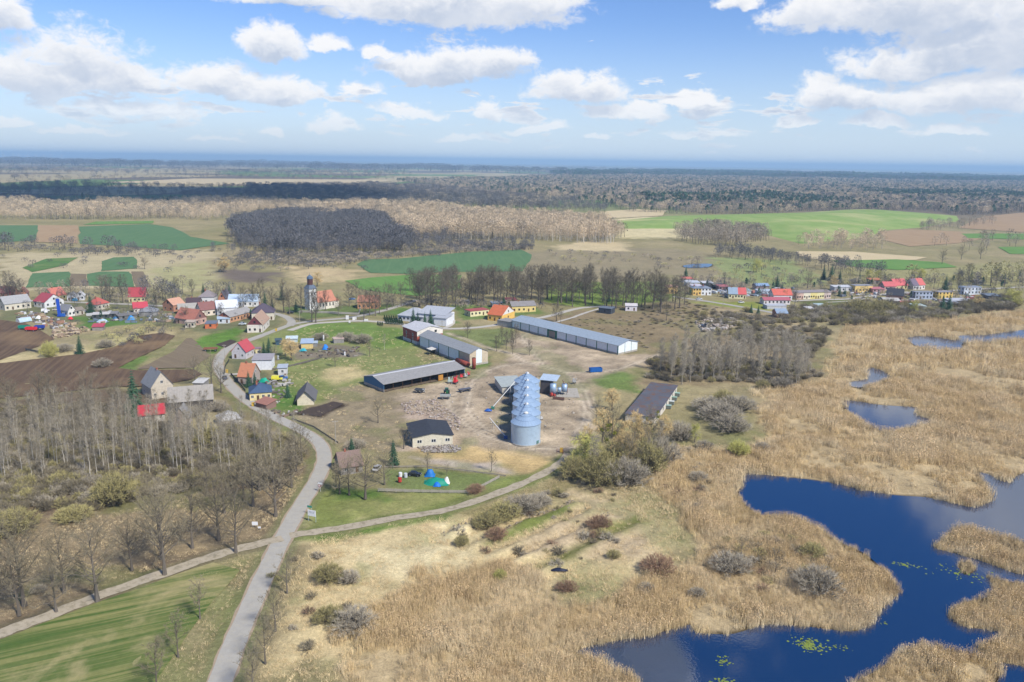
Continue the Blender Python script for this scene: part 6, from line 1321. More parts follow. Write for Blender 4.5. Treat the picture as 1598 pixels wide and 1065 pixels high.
# black roofed workshop
a, w, d, ang = frame_of((644,698), (706.5,693.5), None, None, (628,676))
e = empty('workshop', (a[0], a[1]), ang, 'cream workshop with black low pitched roof in front of the rubble', 'workshop')
h = 3.5; r = 1.2
walls(w, d, h, r, 'across').build('wall', wm((216,206,176)), e)
roof_gable(w, d, h, r, .45, .16, swap=True).build('roof', mat('black_felt', lin(60,64,72,.88), .85, .25, .5, .03, 2, dirt=lin(40,42,48), dirt_amt=.5), e)
for x in (.17, .52, .87): window(e, w*x, -.01, 1.3, 0, False, .9, 1.6)
for i in range(6):
    MB().box(-.08, .02, d*(i+.3)/6, d*(i+.75)/6, .9, 2.8).build('window', m_glass, e)
# grain store left of the silos
a, w, d, ang = frame_of((783.6,614.5), (818,612.5), None, None, (770,601))
e = empty('grain_store', (a[0], a[1]), ang, 'low pale slatted grain store with grey green roof beside the silos', 'store')
MB().box(.1, w-.1, .1, d-.1, -.2, 2.9).build('wall', m_conc, e)
MB().solid([(-.4,-.4,2.9),(w+.4,-.4,2.9),(w+.4,d+.4,3.7),(-.4,d+.4,3.7)], [(-.4,-.4,3.06),(w+.4,-.4,3.06),(w+.4,d+.4,3.86),(-.4,d+.4,3.86)]).build('roof', rm((168,178,174)), e)
m_slat = mat('pale_slat', lin(206,200,186,.88), .85, .12, .8)
for z in (.35, .95, 1.55, 2.15):
    MB().box(0, w, -.03, .07, z, z+.45).build('slat', m_slat, e)
for i in range(6):
    y0 = d*i/6; MB().box(-.06, .07, y0+.25, y0+d/6-.15, .5, 2.7).build('slat', m_slat, e)
# rusty flat roofed shed by the reeds
a, w, d, ang = frame_of((976,657), (1021,663), None, (1052,613))
e = empty('rusty_roof_shed', (a[0], a[1]), ang, 'long low shed with rusty streaked flat roof by the reed edge', 'shed')
MB().box(0, w, 0, d, -.2, 2.9).build('wall', wm((216,208,190)), e)
MB().solid([(-.4,-.4,2.9),(w+.4,-.4,2.9),(w+.4,d+.4,3.4),(-.4,d+.4,3.4)], [(-.4,-.4,3.1),(w+.4,-.4,3.1),(w+.4,d+.4,3.6),(-.4,d+.4,3.6)]).build('roof', mat('rusty_felt', lin(96,98,106,.8), .85, .3, .15, .03, 2, dirt=lin(118,88,70,.8), dirt_amt=.95), e)
for i in range(7): window(e, w+.01, d*(i+.5)/7, 1.0, math.pi/2, True)
for i in range(4):
    g = G(1057-i*4.5, 618+i*6.5); o = empty('beehive_box', (g[0], g[1]), ang, 'pale green box beside the rusty roofed shed, %s from the back' % ORD[i], 'box', 'boxes beside the rusty shed')
    MB().box(-1,1,-.8,.8,0,1.3).build('body', wm((120,130,120)), o); MB().box(-1.1,1.1,-.9,.9,1.3,1.45).build('lid', wm(((150,190,172),(142,182,160),(196,206,200),(150,184,170))[i]), o)
# silos: six ribbed steel bins in a row
m_steel = mat('galvanised_steel', lin(184,208,230,.88), .34, .08, .4, metal=.3, spec=.5, dirt=lin(150,172,192,.8), dirt_amt=.3)
m_steelr = mat('galvanised_roof', lin(164,188,212,.8), .45, .08, .4, metal=.25, spec=.5)
m_cap = mat('pale_cap', lin(214,214,210,.85), .5, .08, 1)
R = 5.35; HS = 7.6; base = G(820.5, 696.5); cx0, cy0 = base[0], base[1]+R
def silo_meshes():
    n = 64; m = MB(); nr = 16
    rings = []
    for k in range(nr*2+1):
        z = HS*k/(nr*2); rr = R+(.035 if k % 2 else 0.0)
        i0 = len(m.v); m.v += [(math.cos(2*math.pi*j/n)*rr, math.sin(2*math.pi*j/n)*rr, z) for j in range(n)]; rings.append(i0)
    for k in range(nr*2):
        for j in range(n):
            q = (j+1) % n; m.f.append((rings[k]+j, rings[k]+q, rings[k+1]+q, rings[k+1]+j)); m.mi.append(0)
    wall = m.mesh('wall', m_steel)
    rf = MB(); ns = 28
    for j in range(ns):
        a0 = 2*math.pi*j/ns; a1 = 2*math.pi*(j+1)/ns; am = (a0+a1)/2
        P0 = lambda a, rr, z: (math.cos(a)*rr, math.sin(a)*rr, z)
        ro, ri = R+.25, .55; zo, zi = HS-.1, HS+3.15
        rf.face([P0(a0,ro,zo), P0(a1,ro,zo), P0(a1,ri,zi), P0(a0,ri,zi)])
        rf.solid([P0(a0-.008,ro,zo),P0(a0+.008,ro,zo),P0(a0+.06,ri,zi),P0(a0-.06,ri,zi)], [P0(a0-.008,ro,zo+.05),P0(a0+.008,ro,zo+.05),P0(a0+.06,ri,zi+.05),P0(a0-.06,ri,zi+.05)])
        # eave lip
        rf.face([P0(a0,ro,zo-.18), P0(a1,ro,zo-.18), P0(a1,ro,zo), P0(a0,ro,zo)])
    roof = rf.mesh('roof', m_steelr)
    hb = MB()
    for k in (2.0, 3.7):
        n2 = 40; t = (R+.25-k)/(R-.3); z = HS-.1+3.25*t+.12
        for j in range(n2):
            a0 = 2*math.pi*j/n2; a1 = 2*math.pi*(j+1)/n2; hb.cyl((math.cos(a0)*k,math.sin(a0)*k,z),(math.cos(a1)*k,math.sin(a1)*k,z), .05, n=3, cap=False)
    hoop = hb.mesh('roof_ring', m_steelr)
    cp = MB().cyl((0,0,HS+3.0), (0,0,HS+3.35), .85, .85, 14).cyl((0,0,HS+3.35), (0,0,HS+3.75), .9, .3, 14).mesh('cap', m_cap)
    ld = MB()
    for sx in (-.25, .25): ld.box(sx-.03, sx+.03, -R-.22, -R-.16, .3, HS)
    for i in range(22): ld.box(-.25, .25, -R-.21, -R-.17, .4+i*.33, .44+i*.33)
    dr = MB().box(-.6,.6,-.1,.1,0,1.1).mesh('hatch', mat('green_hatch', lin(92,128,124,.85), .7, .1, 1))
    ft = MB().cyl((0,0,-.3), (0,0,.18), R+.35, R+.35, 40).mesh('foundation', m_conc)
    return wall, roof, hoop, cp, ld.mesh('ladder', m_cap), dr, ft
SM = silo_meshes()
for i in range(6):
    e = empty('grain_silo', (cx0+i*.25, cy0+i*11.15), 0, 'ribbed galvanised grain silo, %s' % ('nearest of the six in the row' if i == 0 else 'farthest of the six in the row' if i == 5 else ORD[i]+' from the front of the row'), 'silo', 'row of six grain silos')
    for me, nm in zip(SM, ('wall','roof','roof_ring','cap','ladder','hatch','foundation')):
        if nm == 'ladder': continue
        o = bpy.data.objects.new(nm, me); COL.objects.link(o); o.parent = e
        if nm == 'roof': rp = o
        if nm in ('roof_ring', 'cap'): o.parent = rp
        if nm == 'hatch': a_ = -.65; o.location = (math.cos(a_)*(R+.05), math.sin(a_)*(R+.05), .3); o.rotation_euler = (0, 0, a_+math.pi/2)
        if nm == 'wall': me.polygons.foreach_set('use_smooth', [True]*len(me.polygons))
# conveyor running along the silo tops
cv = MB(); cv.box(-.09, .09, 0, 11.15*5, HS+3.72, HS+3.9)
for i in range(6): cv.box(-.05,.05,11.15*i-.05,11.15*i+.05,HS+3.6,HS+3.8)
o = cv.build('top_conveyor', m_steelr); o.location = (cx0, cy0, 0); o.rotation_euler = (0,0,-.022); tag(o, 'thin steel conveyor linking the tops of the silos', 'conveyor')
# augers on the ground
def auger(p0, p1, z0, z1, label, hop):
    a = G(*p0); b = G(*p1); e = empty('grain_auger', (a[0], a[1]), 0, label, 'auger', 'augers beside the silos')
    v = (b[0]-a[0], b[1]-a[1]); MB().cyl((0,0,z0), (v[0],v[1],z1), .16, n=8).build('tube', m_cap, e)
    MB().box(-.7,.7,-.6,.6,0,.9).build('hopper', wm(hop), e)
    t = .8; MB().cyl((v[0]*t-.5,v[1]*t,0),(v[0]*t,v[1]*t,z0+(z1-z0)*t),.05,n=5).cyl((v[0]*t+.5,v[1]*t,0),(v[0]*t,v[1]*t,z0+(z1-z0)*t),.05,n=5).build('leg', m_cap, e)
auger((769,638), (803,622), .7, 7.5, 'pale grain auger leaning against the silos with green hopper', (52,132,110))
auger((789,684.5), (764,672), .7, 5.0, 'grey grain auger with blue hopper left of the nearest silo', (40,80,160))
# grain dryer right of the silos
a, w, d, ang = frame_of((843,614), (858,615.5), 6)
e = empty('grain_dryer', (a[0], a[1]), ang, 'dark grain dryer tower with steel tanks right of the silos', 'dryer')
MB().box(0, w, 0, d, 0, 6.2).build('tower', mat('dark_cladding', lin(78,74,76,.88), .8, .2, .5, stripe=('x', .4, .02)), e)
MB().solid([(-.5,-.5,6.2),(w+3,-.5,6.2),(w+3,d+.5,7.2),(-.5,d+.5,7.2)], [(-.5,-.5,6.35),(w+3,-.5,6.35),(w+3,d+.5,7.35),(-.5,d+.5,7.35)]).build('roof', rm((172,194,218)), e)
for (x, y, rr, z0, z1) in ((w+1.8,-1.5,1.4,1.2,5.4),(w+6.2,1.5,1.3,1.6,4.8),(w+4.2,.2,.8,1.5,3.4)):
    o = MB().cyl((x,y,z0), (x,y,z1), rr, n=18).build('tank', m_steelr, e, True)
    for k in range(3): MB().cyl((x+math.cos(k*2.1)*rr*.8,y+math.sin(k*2.1)*rr*.8,0),(x+math.cos(k*2.1)*rr*.8,y+math.sin(k*2.1)*rr*.8,z0),.08,n=5).build('leg', m_dark, e)
MB().cyl((w+1.2,-3.2,.9),(w+1.8,-2.6,.9),.8,n=14).cyl((w+2.6,-3.3,.7),(w+3.0,-2.8,.7),.6,n=14).build('burner', wm((206,62,52)), e)
MB().cyl((w+6.2,1.5,4.8),(w+5.2,1.5,6.6),.12,n=6).cyl((w+7.6,1.5,1),(w+7.4,1.5,5.4),.12,n=6).build('pipe', wm((140,70,60)), e)
MB().box(w+3,w+8,-6.6,-5.9,0,1.0).build('trough', wm((120,84,70)), e)
q = G(885, 613); slab = MB().box(-5,5,-7,7,-.3,.12).build('concrete_slab', m_conc); slab.location = (q[0], q[1], 0); tag(slab, 'pale concrete slab beside the grain dryer', 'slab')
# tanks at the white hall
p0 = G(713, 566); p1 = G(731, 573); e = empty('rusty_tank', (p0[0], p0[1]), 0, 'rust red tank lying along the white hall', 'tank')
v = p1-p0; MB().cyl((0,0,1.3), (v[0],v[1],1.3), 1.15, n=20).build('body', mat('rust_red', lin(150,74,62,.88), .8, .2, .8, dirt=lin(112,62,52), dirt_amt=.5), e, True)
for t_ in (.2, .8): MB().box(v[0]*t_-.3, v[0]*t_+.3, v[1]*t_-1, v[1]*t_+1, 0, .5).build('cradle', m_conc, e)
p0 = G(739.5, 575.5); e = empty('upright_tank', (p0[0], p0[1]), 0, 'upright rust red tank at the corner of the white hall', 'tank')
MB().cyl((0,0,0), (0,0,5.4), .95, n=20).build('body', MATS['rust_red'], e, True); MB().cyl((0,0,5.4), (0,0,5.6), .98, .7, n=20).build('lid', m_doorb, e)
# church
a, w, d, ang = frame_of((497,483.5), (524,479.5), 10)
e = empty('church', (a[0], a[1]), ang, 'small church with half timbered tower and orange tiled roof', 'church')
h = 5.0; r = 6.4; cw_ = wm((226,214,194), .3)
walls(w, d, h, r, 'along').build('wall', cw_, e)
ro = roof_gable(w, d, h, r, .4).build('roof', rm((208,124,92)), e)
for i in range(5): MB().box(w*(i+.6)/5.4-.45, w*(i+.6)/5.4+.45, -.05, .1, 1.6, 3.9).build('window', m_glass, e)
MB().box(w, w+4.0, 2, d-2, -.3, 4.0).build('apse_wall', cw_, e); MB().solid([(w-.1,1.5,4.0),(w+4.5,1.5,4.0),(w+4.5,d-1.5,4.0),(w-.1,d-1.5,4.0)],[(w-.1,d/2-.1,7.4),(w+1.2,d/2-.1,7.4),(w+1.2,d/2+.1,7.4),(w-.1,d/2+.1,7.4)]).build('apse_roof', rm((208,124,92)), e)
tw = 5.8; tx = -tw+.4; ty = d/2-tw/2
MB().box(tx, tx+tw, ty, ty+tw, -.3, 14.2).build('tower', wm((240,240,236), .2), e)
m_beam = mat('timber', lin(84,74,70,.85), .9, .2, 1)
for z in (5.5, 7.6, 9.7, 11.8, 13.9):
    MB().box(tx-.04, tx+tw+.04, ty-.06, ty+.05, z, z+.16).build('beam', m_beam, e); MB().box(tx+tw-.05, tx+tw+.06, ty+.05, ty+tw, z, z+.16).build('beam', m_beam, e)
for i in range(4):
    x = tx+.1+i*(tw-.4)/3; MB().box(x, x+.15, ty-.055, ty+.05, 5.5, 14.1).build('beam', m_beam, e)
for x in (.3, .7): MB().box(tx+tw*x-.4, tx+tw*x+.4, ty-.1, ty+.05, 10.2, 11.6).build('window', m_glass, e)
MB().solid([(tx-.4,ty-.4,14.2),(tx+tw+.4,ty-.4,14.2),(tx+tw+.4,ty+tw+.4,14.2),(tx-.4,ty+tw+.4,14.2)], [(tx+1.2,ty+1.2,16.8),(tx+tw-1.2,ty+1.2,16.8),(tx+tw-1.2,ty+tw-1.2,16.8),(tx+1.2,ty+tw-1.2,16.8)]).build('tower_roof', rm((96,112,134)), e)
cx, cy = tx+tw/2, ty+tw/2
MB().cyl((cx,cy,16.8), (cx,cy,20.8), 1.9, n=8).build('belfry', mat('dark_shingle', lin(92,62,58,.88), .9, .2, 1), e)
MB().cyl((cx,cy,20.8), (cx,cy,22.2), 2.2, 1.9, 8).cyl((cx,cy,22.2), (cx,cy,23.4), 1.9, .35, 8).cyl((cx,cy,23.4), (cx,cy,25.2), .12, .03, 6).build('dome', rm((88,112,142)), e)
# churchyard wall and small stones
for k, (p, q) in enumerate((((468,487),(560,491)),((560,491),(563,481)))):
    a = G(*p); b = G(*q); L = np.linalg.norm(b-a); o = MB().box(0, L, -.2, .2, -.2, 1.1).build('churchyard_wall', m_conc); o.location = (a[0], a[1], 0); o.rotation_euler = (0,0,math.atan2(b[1]-a[1], b[0]-a[0])); tag(o, ['low churchyard wall facing the street', 'low churchyard wall running up beside the orange house'][k], 'wall')
for i, (x, y, s) in enumerate(((542,499,2.6),(545.5,504,1.4),(552,500,2.0),(555,499,1.6),(570,502,1.5),(573,502,1.5))):
    g = G(x, y); e = empty('white_stone', (g[0], g[1]), 0, 'white stone block on the green by the lane, %s from the left' % ORD[i], 'stone', 'white stones on the village green'); MB().box(-.7*s/2,.7*s/2,-.4,.4,-.1,s).build('block', wm((232,230,226)), e); MB().box(-.8*s/2,.8*s/2,-.5,.5,-.1,.2).build('base', m_conc, e)

# ------------------------------------------------------------------ vehicles, machines, signs, fences
m_tyre = mat('tyre', (0.02,0.02,0.022), .9, .2, 2)
m_rim = mat('rim', lin(150,152,156,.85), .4, .1, 2, metal=.4)
def paint(c): return mat('paint_%d_%d_%d' % c, lin(*c, .9), .35, .06, .6, spec=.5, coat=.4)
def wheel(parent, x, y, r, wd=.22, rimc=None):
    o = MB().cyl((x,y-wd/2,r), (x,y+wd/2,r), r, n=16).build('wheel', m_tyre, parent)
    MB().cyl((x,y-wd/2-.015,r), (x,y+wd/2+.015,r), r*.58, n=12).build('rim', rimc or m_rim, o); return o
def profile(pts, y0, y1, inset=0.0):
    m = MB(); lo = [(x, y0, z) for x, z in pts]; hi = [(x, y1, z) for x, z in pts]; m.solid(lo, hi); return m
def car(px, py, ang, c, label, van=False, group='cars about the village'):
    g = G(px, py); e = empty('van' if van else 'car', (g[0], g[1]), ang, label, 'van' if van else 'car', group)
    L = 4.9 if van else 4.3; hw = .95 if van else .87
    body = [(0,.35),(L,.35),(L+.02,.75),(L-.1,.95),(.15,1.0),(-.02,.8)]
    profile(body, -hw, hw).build('body', paint(c), e)
    if van: cab = [(.1,1.0),(L-.95,1.0),(L-1.55,1.95),(.2,2.0)]
    else: cab = [(.3,1.0),(L-1.15,.97),(L-1.85,1.48),(.95,1.5)]
    k = MB(); n = len(cab); top = .84
    k.solid([(x, -hw*.96 if z < 1.2 else -hw*top, z) for x, z in cab], [(x, hw*.96 if z < 1.2 else hw*top, z) for x, z in cab]); k.build('glasshouse', m_glass if not van else paint(c), e)
    xs = [p[0] for p in cab if p[1] > 1.2]; zt = max(p[1] for p in cab)
    MB().box(min(xs)+.05, max(xs)-.05, -hw*.8, hw*.8, zt-.02, zt+.04).build('roof', paint(c), e)
    if van: MB().solid([(L-.98,-hw*.9,1.05),(L-.98,hw*.9,1.05),(L-1.5,hw*.8,1.85),(L-1.5,-hw*.8,1.85)], [(L-.93,-hw*.9,1.05),(L-.93,hw*.9,1.05),(L-1.45,hw*.8,1.85),(L-1.45,-hw*.8,1.85)]).build('windscreen', m_glass, e)
    for x in (.8, L-.85):
        for y in (-hw+.05, hw-.05): wheel(e, x, y, .32)
    for y in (-hw*.7, hw*.7): MB().box(L-.02, L+.05, y-.16, y+.16, .62, .8).build('headlight', m_cap, e)
    return e
car(352,593,2.1,(52,64,92),'dark blue car on the road by the orange roofed house')
car(424,593,.0,(236,226,70),'yellow van in the yard behind the blue roof house', True)
car(434,592,.25,(60,110,176),'blue car beside the yellow van')
car(373,507,.1,(214,222,228),'white car on the grass by the long stable')
car(637,742,-.15,(22,24,32),'black car parked in the fenced garden')
car(585,737,1.4,(206,206,206),'pale car half hidden beside the garden spruce')
car(545,468,.2,(96,140,196),'light blue car behind the church')
car(449,490,.8,(32,34,38),'black car at the village street corner')
car(1152,473,.0,(226,228,230),'white car on the far street lawn, right one')
car(1087,468,.2,(206,212,216),'white car on the far street lawn, left one')
car(1336,461,.1,(220,222,224),'white car before the yellow and white block')
car(622,498,.4,(40,44,50),'dark car at the corner of the institution')
car(258,480.5,.1,(50,60,84),'dark car on the left village street')
car(64,487,.5,(226,226,224),'white car in the farmyard below the crimson roof, left', True)
car(72,489,2.2,(222,224,228),'white van in the farmyard below the crimson roof, right', True)
car(82,485,.3,(206,196,180),'beige car in the farmyard beside the blue conveyor')
def trailer(px, py, ang, c, label, L=6.0, hh=1.3, flat=False):
    g = G(px, py); e = empty('farm_trailer', (g[0], g[1]), ang, label, 'trailer', 'farm trailers')
    MB().box(0, L, -1.1, 1.1, .95, 1.15).build('bed', paint(c), e)
    if not flat:
        for q in ((0,L,-1.15,-1.05),(0,L,1.05,1.15),(-.05,.05,-1.05,1.05),(L-.05,L+.05,-1.05,1.05)): MB().box(*q, 1.15, 1.15+hh).build('side_board', paint(c), e)
    for x in (1.0, L-1.0):
        for y in (-.95, .95): wheel(e, x, y, .48, .3)
    MB().box(L, L+1.6, -.06, .06, .8, .92).build('drawbar', m_dark, e); return e
trailer(30,514.5,.0,(20,140,116),'green farm trailer at the ploughed field edge')
trailer(41,517,-.05,(222,40,52),'red farm trailer beside the green one')
trailer(55,514.5,.1,(40,70,160),'blue farm trailer right of the red one', 5)
trailer(318,548,.2,(140,96,74),'rusty flat trailer on the green below the stable', 7, .6)
trailer(716,612,.55,(86,80,76),'dark flat trailer on the yard right of the tractor', 6, 1, True)
trailer(687,622,.05,(160,164,160),'grey flat implement trailer in front of the tractor', 4.5, .5)
trailer(648,612,-.2,(70,76,84),'dark implement frame before the machine shed', 4, .4)
def tractor(px, py, ang, c, rc, label):
    g = G(px, py); e = empty('tractor', (g[0], g[1]), ang, label, 'tractor')
    MB().box(-.6, 3.0, -.4, .4, .8, 1.3).build('chassis', m_dark, e)
    profile([(.9,1.25),(3.1,1.2),(3.15,1.75),(2.9,1.95),(.9,2.05)], -.5, .5).build('bonnet', paint(c), e)
    MB().solid([(-.7,-.8,1.3),(1.0,-.8,1.3),(1.0,.8,1.3),(-.7,.8,1.3)], [(-.5,-.7,2.75),(.75,-.7,2.75),(.75,.7,2.75),(-.5,.7,2.75)]).build('cab', m_glass, e)
    MB().box(-.65, .9, -.8, .8, 2.75, 2.9).build('cab_roof', paint(c), e)
    for y in (-1.0, 1.0): wheel(e, -.2, y, .9, .5, rc); wheel(e, 2.5, y*.92, .6, .4, rc)
    for y in (-1.0, 1.0): MB().box(-.9, .6, y-.3, y+.3, 1.82, 1.9).build('mudguard', paint(c), e)
    return e
tractor(697,615.5,-1.4,(34,92,52),paint((232,206,40)),'green tractor with yellow wheels on the yard')
def loader(px, py, ang, c, label, s=1.0):
    g = G(px, py); e = empty('red_machine', (g[0], g[1]), ang, label, 'machine', 'machines on the yard'); e.scale = (s, s, s)
    MB().box(-1.2,1.2,-.7,.7,.7,1.5).build('body', paint(c), e); MB().box(-.9,.1,-.6,.6,1.5,3.0).build('hopper', paint(c), e)
    MB().cyl((.6,0,1.4),(1.5,0,3.4),.2,n=8).build('chute', paint(c), e)
    for x in (-.7,.7):
        for y in (-.75,.75): wheel(e, x, y, .45)
loader(711,598.5,1.2,(216,40,52),'tall red farm machine in front of the machine shed')
loader(720,590,.3,(222,60,72),'small red machine at the right end of the machine shed', .6)
loader(731,586,.2,(214,70,80),'red implement at the corner of the machine shed', .6)
loader(702,598,.2,(172,188,180),'grey green spreader left of the tall red machine', .9)
loader(727,589,.2,(190,190,190),'pale implement between the red ones', .6)
loader(661,612.5,.2,(216,216,212),'small white tank on the yard verge', .5)
loader(845,655,.2,(206,206,204),'small white machine right of the silos', .45)
loader(896,598,.1,(170,172,172),'grey machine part beside the yard ruts', .7)
# excavator on the far rubble
g = G(1098,512); e = empty('excavator', (g[0], g[1]), 0, 'dark excavator working on the far rubble heap', 'excavator')
MB().box(-1.8,1.8,-1.4,1.4,0,.8).build('tracks', m_dark, e); MB().box(-1.6,1.4,-1.2,1.2,.9,2.0).build('body', paint((60,62,70)), e); MB().box(.2,1.4,-1.1,0,2.0,3.0).build('cab', m_glass, e)
MB().cyl((1.0,.4,1.8),(4.2,.4,4.2),.22,n=6).build('boom', paint((60,62,70)), e); MB().cyl((4.2,.4,4.2),(6.0,.4,1.6),.18,n=6).build('stick', paint((60,62,70)), e); MB().box(5.6,6.4,-.1,.9,.9,1.7).build('bucket', m_dark, e)
# blue skip
a, w, d, ang = frame_of((921.5,582), (940,581), 2.4); e = empty('blue_skip', (a[0], a[1]), ang, 'long blue skip container on the yard', 'container')
m_skip = mat('skip_blue', lin(30,92,164,.9), .6, .1, .8)
for q in ((0,w,0,.12,.2,2.1),(0,w,2.28,2.4,.2,2.1),(0,.12,.12,2.28,.2,2.1),(w-.12,w,.12,2.28,.2,2.1)): MB().box(*q).build('side', m_skip, e)
MB().box(.12,w-.12,.12,2.28,.2,.35).build('floor', m_dark, e)
for i in range(5): MB().box(w*(i+.5)/5-.08, w*(i+.5)/5+.08, -.1, 0, .2, 2.1).build('rib', m_skip, e)
# tall blue conveyor at the farm in the left village
g = G(93,494); e = empty('blue_conveyor', (g[0], g[1]), 0, 'tall bright blue hay conveyor standing in the left farmyard', 'conveyor')
MB().solid([(-.9,-.4,0),(.9,-.4,0),(.9,.4,0),(-.9,.4,0)], [(-2.3,1.6,11),(-.5,1.6,11),(-.5,2.4,11),(-2.3,2.4,11)]).build('chute', paint((24,72,176)), e); MB().box(-1.2,1.2,-.8,.8,0,.8).build('base', paint((24,72,176)), e)
MB().box(.9,3.4,-.6,.8,0,1.9).build('bin', paint((40,100,186)), e)
# polytunnel, tarps and garden clutter
a = G(31,504); b = G(50,501); L = float(np.linalg.norm(b-a)); e = empty('polytunnel', (a[0], a[1]), math.atan2(b[1]-a[1], b[0]-a[0]), 'pale blue polytunnel beside the farmyard heaps', 'polytunnel')
pt = [(math.cos(t)*2.2, math.sin(t)*2.4) for t in np.linspace(0, math.pi, 11)]
m = MB(); m.solid([(0, 2.2+y, z) for y, z in pt], [(L, 2.2+y, z) for y, z in pt]); m.build('cover', mat('film', lin(176,196,206,.9), .4, .1, .4), e)
for i in range(4): q = MB(); x = L*i/3; q.solid([(x-.06,2.2+y*1.02,z*1.02) for y, z in pt], [(x+.06,2.2+y*1.02,z*1.02) for y, z in pt]); q.build('hoop', m_cap, e)
def tarp(px, py, w, d, h, c, label, nm='tarp_heap'):
    g = G(px, py); n = 14; X, Y = np.meshgrid(np.linspace(-1, 1, n), np.linspace(-1, 1, n)); rr = np.sqrt(X**2+Y**2)
    Z = h*1.15*np.clip(1-rr**2.2, 0, 1)*(0.65+0.7*fbm(X*3+px, Y*3+py, 1, 3, 2))-.06
    o = bpy.data.objects.new(nm, grid_mesh(nm, X*w/2, Y*d/2, Z, None)); COL.objects.link(o); o.data.materials.append(mat('tarp_%d_%d_%d' % c, lin(*c, .9), .55, .15, .8)); o.location = (g[0], g[1], .02); tag(o, label, 'tarp')
tarp(681,754,8,4.5,1.6,(28,136,112),'teal tarpaulin heap in the fenced garden'); tarp(671,742,3.4,3,1.8,(30,110,180),'blue tarpaulin heap behind the teal one'); tarp(682,758,2.4,1.8,1,(30,112,206),'small blue tarpaulin in front of the teal one')
tarp(697,754,2,2,1.8,(222,220,212),'white tarpaulin at the end of the teal one'); tarp(508,545,3.4,3,2.2,(36,126,214),'bright blue tarpaulin in the allotments'); tarp(412,596,4.5,2.5,1.8,(20,160,130),'green tarpaulin behind the blue roof house'); tarp(473,548,4,2,1.4,(40,160,176),'turquoise sheet beside the yellow allotment hut')
tarp(762,641,3,2,.8,(40,90,170),'blue sheet left of the silos'); tarp(872,890,4.5,1.2,.5,(20,28,52),'dark blue sheet lying on the dry meadow'); tarp(205,499,5,3,2.2,(60,140,200),'blue tarpaulin at the end of the garden sheds'); tarp(160,502.5,7,2.5,1.6,(170,206,226),'pale blue cover in the left gardens'); tarp(180,499,4,2.5,1.6,(50,100,140),'dark blue cover in the left gardens')
tarp(116,469,5,3,2,(40,120,160),'blue cover by the cottages'); tarp(110,498,3,2,1.3,(222,48,62),'red cover before the white gabled farm house'); tarp(60,497,3.6,2.5,1.4,(232,232,228),'white bales in the left farmyard')
def barrel(px, py, c, label):
    g = G(px, py); e = empty('barrel', (g[0], g[1]), 0, label, 'barrel'); MB().cyl((0,0,0),(0,0,1.3),.6,n=14).build('body', wm(c), e); MB().cyl((0,0,1.3),(0,0,1.4),.5,n=14).build('lid', wm(c), e)
barrel(624,752,(214,48,40),'red barrel at the garden fence'); barrel(625,744,(222,222,220),'white barrel behind the red one'); barrel(633,745,(190,196,200),'pale barrel beside the black car')
for i, (x, y) in enumerate(((505,532),(538,555),(434,561))):
    g = G(x, y); e = empty('garden_post', (g[0], g[1]), 0, ['white tall water tank post in the allotments','white post at the allotment edge','white door panel by the straw willow'][i], 'post'); MB().cyl((0,0,0),(0,0,3.2 if i == 0 else 1.9),.4,n=10).build('body', wm((226,228,228)), e); MB().box(-.6,.6,-.6,.6,-.1,.15).build('foot', m_conc, e)
# heaps of timber, scrap and litter round the left farm and allotments: small solid pieces
def clutter(name, poly, n, label, cols, smin=.4, smax=1.5):
    Pw = GP(poly); lo = Pw.min(0); hi = Pw.max(0); m = MB(); k = 0
    while k < n:
        q = lo+rng.random(2)*(hi-lo)
        if not inside(q[None], Pw)[0]: continue
        s = rng.uniform(smin, smax); a = rng.uniform(0, 3.14); hh = s*rng.uniform(.25, .7); l = s*rng.uniform(.6, 2.2)
        c, sn = math.cos(a), math.sin(a); pts = [(-l/2,-s/3),(l/2,-s/3),(l/2*.9,s/3),(-l/2*.9,s/3)]
        R_ = [(q[0]+x*c-y*sn, q[1]+x*sn+y*c) for x, y in pts]
        m.solid([(x, y, -.1) for x, y in R_], [(x+rng.normal()*.1, y+rng.normal()*.1, hh) for x, y in R_], int(rng.integers(len(cols)))); k += 1
    return tag(m.build(name, [wm(c) for c in cols]), label, kind='stuff')
clutter('rubble', [(650,697),(700,692),(722,700),(715,706),(660,706)], 420, 'pale broken stone rubble in front of the workshop', [(176,166,152),(160,146,136),(146,130,118),(190,180,168)], .15, .5)
clutter('rubble', [(625,628),(680,622),(700,640),(720,655),(716,672),(695,668),(670,650),(630,645)], 520, 'pinkish brick rubble behind the workshop', [(196,174,158),(184,158,142),(200,188,174),(166,144,130)], .15, .5)
clutter('rubble', [(1085,502),(1130,495),(1160,503),(1140,514),(1095,518)], 200, 'pale rubble heap on the slope below the far street', [(206,196,182),(180,160,140)], .6, 2.2)
clutter('timber_heap', [(25,490),(55,487),(90,500),(120,508),(95,522),(60,505),(30,497)], 150, 'scattered timber and scrap round the left farmyard', [(190,160,120),(150,120,92),(206,206,206),(120,110,104),(170,120,90)], .5, 2.4)
clutter('timber_heap', [(85,515),(130,510),(140,516),(110,525),(80,528)], 110, 'heap of cut wood by the track at left', [(206,180,140),(170,140,110),(130,110,92)], .4, 1.8)
clutter('allotment_clutter', [(465,548),(560,540),(562,556),(500,560),(465,556)], 90, 'fences, boards and beds in the allotments', [(110,100,92),(150,142,130),(90,82,76),(130,104,84)], .3, 1.4)
clutter('garden_clutter', [(400,590),(450,585),(455,600),(430,640),(470,640),(480,650),(430,650),(405,610)], 110, 'boards and odds and ends round the roadside gardens', [(150,144,136),(190,184,176),(110,100,90),(140,112,92)], .4, 1.6)
